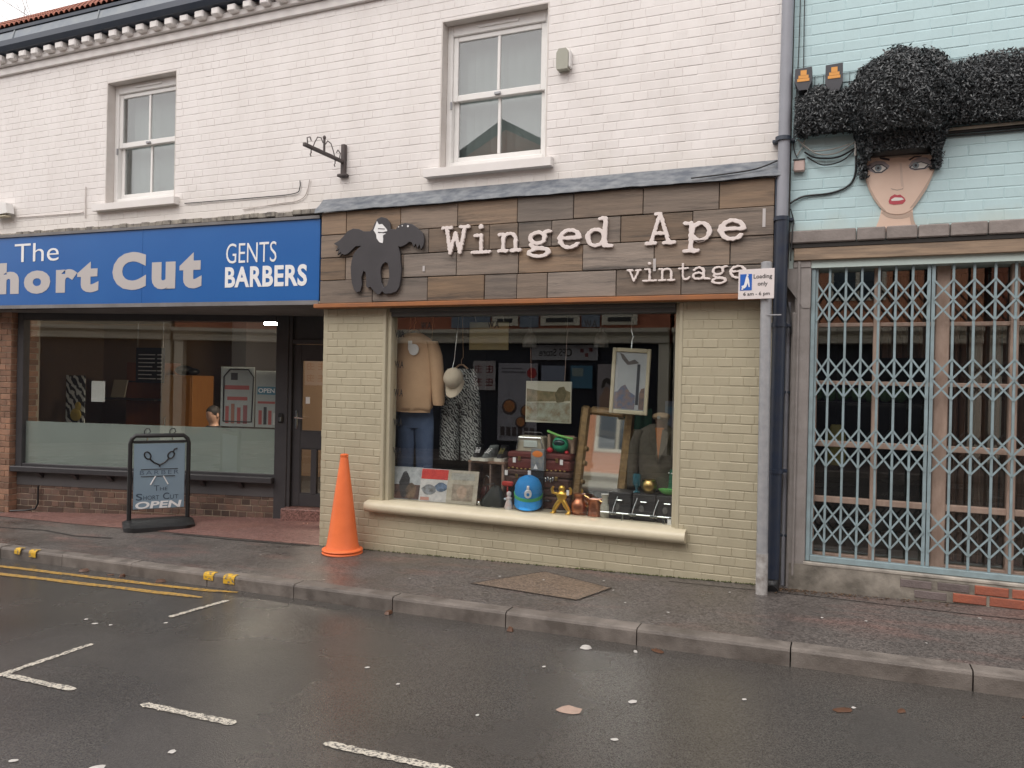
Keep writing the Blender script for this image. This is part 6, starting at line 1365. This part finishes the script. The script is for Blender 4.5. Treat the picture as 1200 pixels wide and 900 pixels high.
# pictogram of a figure with a sack truck
b = MB(SM); b.prism([(-.072, .058), (-.060, .062), (-.050, .03), (-.044, -.02), (-.052, -.022), (-.060, .01), (-.068, -.015), (-.080, -.03), (-.100, -.03), (-.104, -.012), (-.086, -.006), (-.080, .02)], -.0072, -.0058); b.build('pictogram', M_VWHITE, pl)
b = MB(SM); b.cyl((-.062, -.0072, .066), (-.062, -.0058, .066), .008, n=10); b.build('pictogram_head', M_VWHITE, pl); b = MB(SM); b.cyl((-.098, -.0072, -.034), (-.098, -.0058, -.034), .007, n=10); b.build('pictogram_wheel', M_VWHITE, pl)
text('lettering', 'Loading', -.018, .112, .030, .070, -.0045, M_INK, pl, bold=.01, M=SM, thick=.001)
text('lettering', 'only', .012, .082, -.022, .016, -.0045, M_INK, pl, bold=.01, M=SM, thick=.001)
text('lettering', '6 am - 6 pm', -.09, .098, -.092, -.058, -.0045, M_INK, pl, bold=.01, M=SM, thick=.001)
b = MB(); b.cyl((-.513, -.27, 2.30), (-.513, -.27, 2.315), .0425, n=18); b.box(-.513, -.40, -.31, -.305, 2.17, 2.178); b.build('sign_clip', M_STEELG, sp)

# ------------------------------------------------------------------ traffic cones (two, nested)
M_CONE = mat('orange_cone_rubber', (.86, .19, .055), (.76, .155, .045), nscale=7, amt=.6, rough=.5, bump=.05)
cx, cy = -4.235, -.22; cz = gz(cx)
for i, l in ((0, 'lower orange traffic cone standing by the corner of the khaki wall'), (1, 'upper orange traffic cone slipped over another cone')):
    t = thing('traffic_cone', (cx, cy, cz+.026*i), l, 'traffic cone', 'nested orange traffic cones')
    z = cz+.026*i+.003
    b = MB(); b.lathe([(.186, 0), (.190, .008), (.186, .016), (.160, .026)], (cx, cy, z), 32); b.build('base_rim', M_CONE, t, 40)
    if i == 0: b = MB(); b.lathe([(.158, .0), (.13, .10)], (cx, cy, z+.02), 32); b.build('cone_body', M_CONE, t, 40)
    else:
        b = MB(); b.lathe([(.158, .024), (.146, .06), (.125, .20), (.093, .45), (.048, .78), (.036, .868), (.038, .872), (.038, .892), (.026, .898), (.026, .88)], (cx, cy, z), 32); b.build('cone_body', M_CONE, t, 30)

# ------------------------------------------------------------------ pavement sign of the barber
AM = Matrix.Translation((-7.02, .20, gz(-7.02)+.006)) @ Matrix.Rotation(R(52), 4, 'Z')
ab = thing('pavement_sign', AM.translation, 'black-framed swinging pavement sign reading OPEN outside the barber shop', 'pavement sign')
b = MB(AM); n = 14; vs = []   # rubber base: low hump with a wavy upper face
for i in range(n+1):
    x = -.36+.72*i/n
    for (y, z) in ((-.33, 0), (-.33, .045), (-.20, .06), (-.08, .085), (.08, .085), (.20, .06), (.33, .045), (.33, 0)):
        e = 1-.35*max(0, abs(x)/.36-.75)/.25; vs.append((x, y*e, z*(1 if abs(x) < .33 else .75)))
b.add(vs, [(i*8+j, (i+1)*8+j, (i+1)*8+(j+1) % 8, i*8+(j+1) % 8) for i in range(n) for j in range(8)]+[tuple(range(8)), tuple(n*8+7-j for j in range(8))]); b.build('base', M_BLACK, ab, 50)
fr = [(-.30, 0, .08), (-.30, 0, .93), (-.285, 0, .985), (-.245, 0, 1.02), (.245, 0, 1.02), (.285, 0, .985), (.30, 0, .93), (.30, 0, .08)]
b = MB(AM); b.tube(fr, .024, 10); b.build('frame', M_BLACK, ab, 50)
M_APAN = mat('slate_blue_panel', (.20, .28, .35), (.24, .32, .38), nscale=3, rough=.35)
b = MB(AM); b.box(-.262, .262, -.010, .010, .20, .93, .004); pn_ = b.build('panel', M_APAN, ab)
b = MB(AM); b.box(-.272, .272, -.013, .013, .935, .965, .004); b.build('panel_top_bar', M_BLACK, ab)
for s in (-.13, .13): b = MB(AM); b.tube([(s-.03, 0, 1.03), (s-.03, 0, 1.075), (s-.01, 0, 1.10), (s+.02, 0, 1.095), (s+.03, 0, 1.06), (s+.01, 0, 1.045)], .006, 6); b.build('hanging_hook', M_BLACK, ab)
for s in (-.13, .13): b = MB(AM); b.tube([(s, 0, 1.0), (s, 0, .955)], .009, 6); b.build('hanger_bolt', M_CHROME, ab)
b = MB(AM)
def ring(cx, cz, rx, rz, rot): return [(cx+rx*math.cos(t*.35)*math.cos(rot)-rz*math.sin(t*.35)*math.sin(rot), -.014, cz+rx*math.cos(t*.35)*math.sin(rot)+rz*math.sin(t*.35)*math.cos(rot)) for t in range(19)]
b.tube(ring(-.125, .80, .030, .042, .5), .008, 6); b.tube([(-.105, -.014, .765), (-.06, -.014, .72), (.0, -.014, .69), (.0, -.014, .67)], .009, 6); b.build('printed_scissors', M_BLACK, pn_)
b = MB(AM); b.tube(ring(.115, .80, .030, .042, -.5), .008, 6); b.tube([(.135, -.014, .835), (.15, -.014, .865), (.18, -.014, .875)], .008, 6); b.tube([(.095, -.014, .765), (.055, -.014, .72), (.0, -.014, .69)], .009, 6); b.build('printed_scissors', M_BLACK, pn_)
b = MB(AM); b.tube([(-.19, -.0135, .645), (.19, -.0135, .645)], .004, 6); b.tube([(-.19, -.0135, .565), (.16, -.0135, .565)], .004, 6); b.build('printed_rule', M_BLACK, pn_)
b = MB(AM); b.tube([(-.04, -.013, .565), (-.09, -.013, .47)], .007, 6); b.tube([(.04, -.013, .565), (.09, -.013, .47)], .007, 6); b.build('printed_blades', M_VWHITE, pn_)
M_SLT = mat('slate_print', (.045, .07, .10), rough=.5)
text('lettering', 'BARBER', -.20, .20, .585, .63, -.0102, mat('dusky_blue_print', (.08, .12, .17), rough=.5), pn_, bold=.0, M=AM, thick=.0015, spacing=1.3)
text('lettering', 'T', -.055, .0, .40, .46, -.0102, M_SLT, pn_, M=AM, thick=.0015); text('lettering', 'HE', .008, .085, .402, .44, -.0102, M_SLT, pn_, M=AM, thick=.0015)
text('lettering', 'S', -.235, -.17, .30, .375, -.0102, M_SLT, pn_, M=AM, thick=.0015, bold=.01); text('lettering', 'HORT', -.16, .0, .302, .35, -.0102, M_SLT, pn_, M=AM, thick=.0015)
text('lettering', 'C', .04, .105, .30, .375, -.0102, M_SLT, pn_, M=AM, thick=.0015, bold=.01); text('lettering', 'UT', .112, .20, .302, .35, -.0102, M_SLT, pn_, M=AM, thick=.0015)
text('lettering', 'OPEN', -.24, .235, .205, .285, -.0102, M_VWHITE, pn_, bold=.03, M=AM, thick=.0015, shear=.12)

# ------------------------------------------------------------------ things on the white wall
hb_ = thing('sign_bracket', (-4.45, -.02, 3.58), 'dark wrought-iron hanging sign bracket with scrolls on the white wall', 'bracket')
M_IRON = mat('rusty_dark_iron', (.065, .055, .055), (.11, .08, .07), nscale=20, rough=.6)
b = MB(); b.box(-4.475, -4.43, -.045, -.002, 3.61, 3.90, .006); b.build('wall_bar', M_IRON, hb_)
b = MB(); b.box(-4.505, -4.40, -.06, -.002, 3.585, 3.612, .006); b.build('foot_plate', M_IRON, hb_)
b = MB(); b.box(-4.470, -4.435, -.62, -.046, 3.715, 3.745, .004); b.build('arm', M_IRON, hb_)
b = MB(); b.cyl((-4.452, -.33, 3.745), (-4.452, -.33, 3.86), .011, n=8); b.ell((-4.452, -.33, 3.875), (.016, .016, .02), 10, 6); b.build('finial', M_IRON, hb_)
for y0, sg in ((-.33, 1), (-.33, -1)):
    b = MB(); b.tube([(-4.452, y0+sg*.02, 3.82), (-4.452, y0+sg*.05, 3.86), (-4.452, y0+sg*.10, 3.85), (-4.452, y0+sg*.14, 3.79), (-4.452, y0+sg*.16, 3.75)], .005, 6); b.tube([(-4.452, y0+sg*.24, 3.75), (-4.452, y0+sg*.25, 3.80), (-4.452, y0+sg*.21, 3.82), (-4.452, y0+sg*.19, 3.79)], .005, 6); b.build('scroll', M_IRON, hb_)
for y in (-.52, -.16): b = MB(); b.tube([(-4.452, y, 3.715), (-4.452, y, 3.68), (-4.452, y-.012, 3.665), (-4.452, y, 3.65)], .005, 6); b.build('hook', M_IRON, hb_)
al = thing('alarm_box', (-2.2, -.04, 4.29), 'small grey-beige alarm box on the white wall beside the sash window', 'alarm')
b = MB(); b.prism([(-2.265, 4.30), (-2.17, 4.30), (-2.165, 4.33), (-2.165, 4.44), (-2.185, 4.475), (-2.25, 4.475), (-2.27, 4.44), (-2.27, 4.33)], -.075, -.002); b.build('cover', mat('aged_grey_plastic', (.36, .36, .30), (.30, .30, .25), nscale=6, rough=.5), al)
b = MB(); b.box(-2.168, -2.15, -.06, -.002, 4.315, 4.46, .005); b.build('side_plate', M_UPVC, al)
fl = thing('flood_light', (-9.35, -.05, 3.48), 'small cream floodlight box on the white wall above the blue sign', 'light')
b = MB(); b.prism([(-9.62, 3.66), (-9.50, 3.70), (-9.25, 3.66), (-9.22, 3.54), (-9.55, 3.52)], -.12, -.03); b.build('housing', M_UPVC, fl)
b = MB(); b.box(-9.55, -9.26, -.11, -.04, 3.50, 3.518, .004); b.build('lamp_glass', M_CREAM_SILL, fl)
b = MB(); b.box(-9.45, -9.38, -.03, .002, 3.56, 3.62); b.build('bracket', M_UPVC, fl)
cable([(-9.2, -.014, 3.50), (-8.2, -.012, 3.485), (-8.05, -.012, 3.49)], .006, mat('painted_cable', (.55, .5, .47), rough=.6), 'thin painted cable along the white wall left of the sash sill', 'cables on the white wall')
cable([(-8.02, -.010, 3.42), (-8.02, -.010, 3.78)], .005, MATS['painted_cable'], 'vertical painted cable beside the sash window sill', 'cables on the white wall')
cable([(-6.5, -.012, 3.48), (-5.5, -.012, 3.47), (-5.05, -.012, 3.475), (-4.98, -.012, 3.53), (-4.98, -.012, 3.60)], .0045, M_CABLE, 'dark cable rising at the end of the white wall over the blue sign', 'cables on the white wall')
cable([(-5.7, -.012, 3.36), (-5.2, -.012, 3.39), (-5.0, -.012, 3.40), (-4.90, -.012, 3.46), (-4.86, -.012, 3.60)], .0045, MATS['painted_cable'], 'pale cable curving up beside the dark cable over the blue sign', 'cables on the white wall')
cable([(-1.1, -.15, 3.262), (-.85, -.14, 3.275), (-.62, -.12, 3.30), (-.46, -.09, 3.36)], .006, M_CABLE, 'black cable lying along the lead flashing at the drainpipe', None)

# ------------------------------------------------------------------ bare tree behind the roof
tr = thing('bare_tree', (-17.7, 7.0, -.5), 'bare winter tree with thin twigs behind the tiled roof', 'tree')
rt = random.Random(12); trunk = MB(); twig = MB(); M_BARK = mat('tree_bark', (.10, .07, .055), (.06, .045, .04), nscale=8, rough=.9)
def grow(p, d, L, r, lv):
    pts = [p]; q = p.copy(); dd = d.copy(); rs = [r]
    for i in range(4):
        dd = (dd+Vector((rt.uniform(-.2, .2), rt.uniform(-.2, .2), rt.uniform(-.05, .15)))).normalized(); q = q+dd*L/4; pts.append(q.copy()); rs.append(r*(1-.14*(i+1)))
    (trunk if lv < 2 else twig).tube(pts, rs, 7 if lv < 2 else 4)
    if lv >= 6: return
    n = 3 if lv < 4 else 4
    for i in range(n):
        a = rt.uniform(0, 6.28); sp_ = rt.uniform(.35, .75); o = dd.orthogonal().normalized(); o.rotate(__import__('mathutils').Quaternion(dd, a))
        grow(pts[-1] if i < 2 else pts[rt.randint(2, 3)], (dd*math.cos(sp_)+o*math.sin(sp_)).normalized(), L*rt.uniform(.6, .82), r*.52, lv+1)
grow(Vector((-17.7, 7, -.5)), Vector((0, 0, 1)), 4.7, .24, 0)
trunk.build('trunk', M_BARK, tr, 50); quick(twig, 'twigs', M_BARK, tr)

# ------------------------------------------------------------------ litter, gum and leaves
M_GUM = mat('pale_gum', (.55, .53, .50), (.42, .40, .38), nscale=20, rough=.6); M_DLEAF = mat('wet_dead_leaf', (.12, .055, .03), (.07, .035, .02), nscale=20, rough=.4)
def blob(name, x, y, dz, r, m, label, cat, group, h=.004, sq=.7, seed=0):
    rr = random.Random(seed); n = 11; an = rr.uniform(0, 3)
    pts = []
    for i in range(n):
        a = 2*math.pi*i/n; q = r*rr.uniform(.75, 1.15); u, w = q*math.cos(a), q*sq*math.sin(a); pts.append((x+u*math.cos(an)-w*math.sin(an), y+u*math.sin(an)+w*math.cos(an)))
    b = MB(); vs = [(px_, py_, gz(px_)+dz+.001) for px_, py_ in pts]+[(x+(px_-x)*.7, y+(py_-y)*.7, gz(px_)+dz+h) for px_, py_ in pts]
    b.add(vs, [(i, (i+1) % n, (i+1) % n+n, i+n) for i in range(n)]+[tuple(range(n, 2*n))]); return b.build(name, m, None, 50, label=label, cat=cat, group=group)
rr = random.Random(3)
for i, (x, y, r) in enumerate([(-4.9, -2.35, .018), (-4.75, -2.40, .022), (-4.62, -2.38, .016), (-4.3, -2.2, .016), (-2.9, -3.85, .035), (-2.72, -3.62, .02), (-2.42, -3.72, .022), (-2.2, -3.6, .016), (-2.5, -2.4, .016), (-2.2, -2.55, .014), (-1.55, -2.0, .014), (-1.62, -2.75, .012), (-1.5, -3.9, .03), (-.95, -2.3, .028), (-.92, -2.75, .018), (-.15, -2.9, .02), (-.42, -2.05, .015), (.1, -1.95, .014), (.55, -2.62, .018), (.72, -2.9, .016), (1.0, -2.35, .016), (-3.3, -3.95, .02), (-.6, -3.3, .015), (.35, -3.2, .018)]):
    blob('gum_spot', x, y, -.102, r, M_GUM, 'small pale trodden gum spot on the wet road', 'gum', 'gum spots on the road', .0025, .8, i)
for i in range(20): blob('gum_spot', rr.uniform(-6, 1.4), rr.uniform(-1.15, -.25), .003, rr.uniform(.007, .013), M_GUM, 'tiny pale gum spot on the pavement', 'gum', 'gum spots on the pavement', .002, .8, 50+i)
for i, (x, y) in enumerate([(-6.25, -1.44), (-5.75, -1.45), (-5.28, -1.45), (-2.97, -1.43), (-2.0, -1.42), (-5.9, -1.47), (-1.0, -1.46), (.05, -2.0), (.32, -1.9), (.9, -1.75)]):
    y = KYF(x)-.055 if y > -1.5 else y
    blob('fallen_leaf', x, y, -.103, rr.uniform(.03, .055), M_DLEAF, 'wet brown fallen leaf by the kerb', 'leaf', 'fallen leaves by the kerb', .02 if i < 5 else .006, .6, 80+i)
blob('pale_stain', -1.22, -2.52, -.103, .075, mat('pinkish_stain', (.42, .30, .24), (.30, .22, .18), nscale=30, rough=.8), 'pale pinkish splat on the wet road', 'stain', None, .002, .75, 200)
blob('paper_scrap', -1.42, -1.60, -.103, .04, M_GUM, 'crumpled white paper scrap in the gutter', 'litter', None, .016, .65, 201)
blob('paper_scrap', -1.12, -1.55, -.103, .018, M_GUM, 'tiny grey paper scrap beside the crumpled paper', 'litter', None, .008, .7, 202)
M_DEBR = mat('leaf_litter', (.16, .10, .06), (.06, .045, .03), nscale=30, rough=.8)
b = MB()
for i in range(260):
    x = rr.uniform(-.42, .9)**1; x = -.42+(x+.42)*rr.random(); y = -.06-abs(rr.gauss(0, .05)); s = rr.uniform(.006, .016); a = rr.uniform(0, 3); z = gz(x)+.003
    b.add([(x-s*math.cos(a), y-s*math.sin(a), z), (x+s*.5*math.sin(a), y-s*.5*math.cos(a), z+s*.4), (x+s*math.cos(a), y+s*math.sin(a), z), (x-s*.5*math.sin(a), y+s*.5*math.cos(a), z+s*.3)], [(0, 1, 2, 3)])
q_ = b.build('leaf_debris', M_DEBR, None, kind='stuff'); tag(q_, 'crumbs of leaf litter along the foot of the plinth', 'debris')
M_MOSS = mat('dull_moss', (.07, .085, .03), (.10, .095, .05), nscale=30, rough=.95)
b = MB()
for i in range(420):
    x = rr.uniform(-4.6, -.5) if i % 3 else rr.uniform(-2.0, -.5); y = -.012-abs(rr.gauss(0, .012)); s = rr.uniform(.004, .012); z = gz(x)+.002
    b.add([(x-s, y, z), (x, y-s, z+s*.5), (x+s, y, z), (x, y+s*.6, z+s*.9)], [(0, 1, 2, 3)])
q_ = b.build('moss_line', M_MOSS, None, kind='stuff'); tag(q_, 'dull moss and dirt along the foot of the khaki wall', 'moss')

# ------------------------------------------------------------------ the other side of the street (seen mirrored in the shop glass)
M_OBR = mat('orange_brick_far', (.38, .14, .08), (.30, .11, .065), nscale=3, amt=.8, rough=.85)
M_OCR = mat('cream_cornice_far', (.74, .70, .58), (.66, .62, .50), nscale=3, rough=.6)
M_OSL = mat('slate_roof_far', (.12, .125, .14), (.09, .095, .11), nscale=4, rough=.7)
M_ODK = mat('navy_shopfront_far', (.018, .022, .034), rough=.4)
M_OGL = mat('dark_window_far', (.05, .07, .09), rough=.08)
M_OBE = mat('beige_render_far', (.42, .36, .27), (.36, .31, .23), nscale=2, rough=.8)
OY = -11.2
def far_house(x0, x1, h, wallm, label, gable, cor, upper):
    t = thing('opposite_shop', ((x0+x1)/2, OY-2, gz(x0)-.1), label, 'building', 'shops across the street')
    b = MB(); b.box(x0, x1, OY-4, OY, 2.6, h); b.build('upper_wall', wallm, t)
    b = MB(); b.box(x0, x1, OY-4, OY-.25, -.9, 2.6); b.build('shop_recess', M_ODK, t)
    for xx in (x0+.12, x1-.12): b = MB(); b.box(xx-.119, xx+.119, OY-.25, OY+.03, gz(xx)-.2, 2.6); b.build('pier', cor, t)
    b = MB(); b.prism([(OY, 2.58), (OY+.12, 2.60), (OY+.14, 2.70), (OY+.10, 2.72), (OY+.10, 2.76), (OY+.28, 2.84), (OY+.30, 2.93), (OY, 2.95)], x0, x1, 'yz'); b.build('cornice', cor, t)
    for wx in upper:
        b = MB(); b.box(wx-.55, wx+.55, OY, OY+.03, 3.5, 5.0); w = b.build('window', M_OCR, t)
        for s in (-1, 1): b = MB(); b.box(wx+s*.25-.21, wx+s*.25+.21, OY+.031, OY+.04, 3.58, 4.92); b.build('pane', M_OGL, w)
    xm = (x0+x1)/2
    if gable: pr = [(x0-.15, h), (x1+.15, h), (xm, h+2.3)]; b = MB(); b.prism(pr, OY-4, OY-.02); b.build('gable', wallm, t); b = MB(); b.add([(x0-.3, OY+.2, h-.1), (xm, OY+.2, h+2.5), (xm, OY-4, h+2.5), (x0-.3, OY-4, h-.1), (x1+.3, OY+.2, h-.1), (x1+.3, OY-4, h-.1)], [(0, 1, 2, 3), (1, 4, 5, 2)]); b.build('roof', M_OSL, t)
    else: b = MB(); b.add([(x0, OY+.25, h-.05), (x1, OY+.25, h-.05), (x1, OY-2.4, h+1.7), (x0, OY-2.4, h+1.7)], [(0, 1, 2, 3)]); b.build('roof', M_OSL, t)
    return t
far_house(-30, -17.2, 5.6, M_OBR, 'long orange brick terrace across the street, seen mirrored in the barber window', False, M_OCR, (-28, -25, -22, -19))
far_house(-17.1, -12.3, 5.8, M_OBE, 'beige shop across the street, seen mirrored in the barber window', False, M_OCR, (-15.8, -13.6))
fa = far_house(-12.2, -3.6, 5.7, M_OBR, 'orange brick food shop across the street, seen mirrored in the display window', True, M_OCR, (-10.9, -8.9, -5.9, -4.5))
far_house(-3.5, 2.6, 5.5, mat('peach_render_far', (.62, .28, .16), (.55, .25, .14), nscale=2, rough=.8), 'peach rendered shop across the street, seen mirrored behind the gate', False, M_OCR, (-2.3, .3))
far_house(2.7, 9.5, 6.0, M_OBR, 'orange brick house across the street beyond the peach shop', True, M_OCR, (4.5, 7.5))
far_house(9.6, 22, 5.6, M_OBR, 'last orange brick terrace across the street, uphill end', False, M_OCR, (11.5, 14.5, 17.5, 20.5))
def fpan(x0, x1, z0, z1, c, nm='shop_poster', y=OY+.06): b = MB(); b.box(x0, x1, y-.02, y, z0, z1); return b.build(nm, mat('far_'+'_'.join('%d' % int(v*100) for v in c), c, rough=.6), fa)
# signs above the cornice, posters in the navy shop window (front at OY-.25)
for a in ((-8.05, -7.35), (-6.75, -5.75), (-5.2, -4.35)):
    fpan(a[0], a[1], 3.02, 3.38, (.55, .53, .44), 'white_sign'); fpan(a[0]+.15, a[1]-.15, 3.10, 3.20, (.03, .03, .03), 'sign_line', OY+.075)
for a in ((-9.2, -8.1), (-7.3, -6.8), (-5.7, -5.25)): fpan(a[0], a[1], 2.98, 3.40, (.16, .2, .25), 'sign_gap')
PY = OY-.16
fpan(-7.05, -5.35, 2.19, 2.56, (.42, .43, .45), 'shop_sign', PY)
FT = Matrix.Rotation(math.pi, 4, 'Z')
def ftext(s, x0, x1, z0, z1, m, y, bold=.01): return text('lettering', s, -x1, -x0, z0, z1, -y, m, fa, bold=bold, M=FT, thick=.004)
ftext('CFS Store', -6.85, -6.0, 2.28, 2.47, M_INK, PY+.002)
M_RINK = mat('dark_red_ink', (.22, .04, .04), rough=.6)
for i, (x, z) in enumerate(((-5.66, 2.27), (-5.56, 2.40), (-5.78, 2.38))): fpan(x, x+.08, z, z+.09, (.22, .04, .04), 'red_mark', PY+.014)
fpan(-8.66, -8.03, 1.41, 2.15, (.46, .44, .44), y=PY)
for cx_ in (-8.5, -8.2):      # four bold characters, in strokes
    for cz_ in (1.62, 1.95):
        b = MB(); w = .10
        for (u0, u1, v0, v1) in ((-w, w, .05, .075), (-w, w, -.02, .005), (-.012, .012, -.1, .1), (-w, -w+.02, -.1, .06) if cx_ < -8.3 else (w-.02, w, -.1, .06), (-w, w, -.1, -.08)): b.box(cx_+u0, cx_+u1, PY, PY+.006, cz_+v0, cz_+v1)
        b.build('printed_character', M_RINK, fa, kind='stuff')
fpan(-7.94, -6.88, .15, 2.10, (.38, .38, .42), y=PY)
b = MB(); b.cyl((-7.03, PY, 1.86), (-7.03, PY+.01, 1.86), .13, n=20); b.build('red_roundel', mat('far_red', (.45, .03, .03), rough=.5), fa)
for i, z in enumerate((1.95, 1.86)): fpan(-7.85, -7.3+.1*i, z, z+.035, (.15, .15, .17), 'printed_line', PY+.012)
for x, z, r in ((-7.62, 1.0, .2), (-7.15, .9, .17), (-7.3, .62, .15)):
    b = MB(); b.cyl((x, PY, z), (x, PY+.012, z), r, n=18); b.build('dish_rim', mat('far_plate', (.1, .08, .08), rough=.4), fa); b = MB(); b.cyl((x, PY+.012, z+.02), (x, PY+.02, z+.02), r*.75, n=16); b.build('dish_food', mat('far_food', (.5, .18, .06), (.55, .35, .15), nscale=12, rough=.5), fa)
for i in range(6): fpan(-7.85+i*.16, -7.74+i*.16, .28, .5, (.09, .07, .07), 'printed_photo', PY+.012)
fpan(-6.78, -6.17, 1.68, 2.05, (.26, .30, .38), y=PY); fpan(-6.02, -5.47, 1.51, 2.06, (.07, .20, .30), y=PY); fpan(-5.98, -5.7, 1.8, 2.0, (.3, .38, .36), 'poster_block', PY+.012)
fpan(-5.34, -4.85, .95, 2.10, (.38, .35, .36), y=PY)
b = MB(); b.prism([(-5.27, 1.02), (-4.95, 1.02), (-4.93, 1.3), (-5.02, 1.42), (-5.05, 1.55), (-5.15, 1.55), (-5.2, 1.42), (-5.28, 1.3)], PY+.002, PY+.01); b.build('poster_figure', mat('far_skin', (.42, .27, .2), rough=.6), fa)
b = MB(); b.prism([(-5.24, 1.52), (-5.2, 1.72), (-5.1, 1.79), (-5.0, 1.72), (-4.98, 1.6), (-5.05, 1.62), (-5.12, 1.68), (-5.17, 1.55)], PY+.0105, PY+.016); b.build('poster_hair', mat('far_hair', (.04, .03, .025), rough=.6), fa)
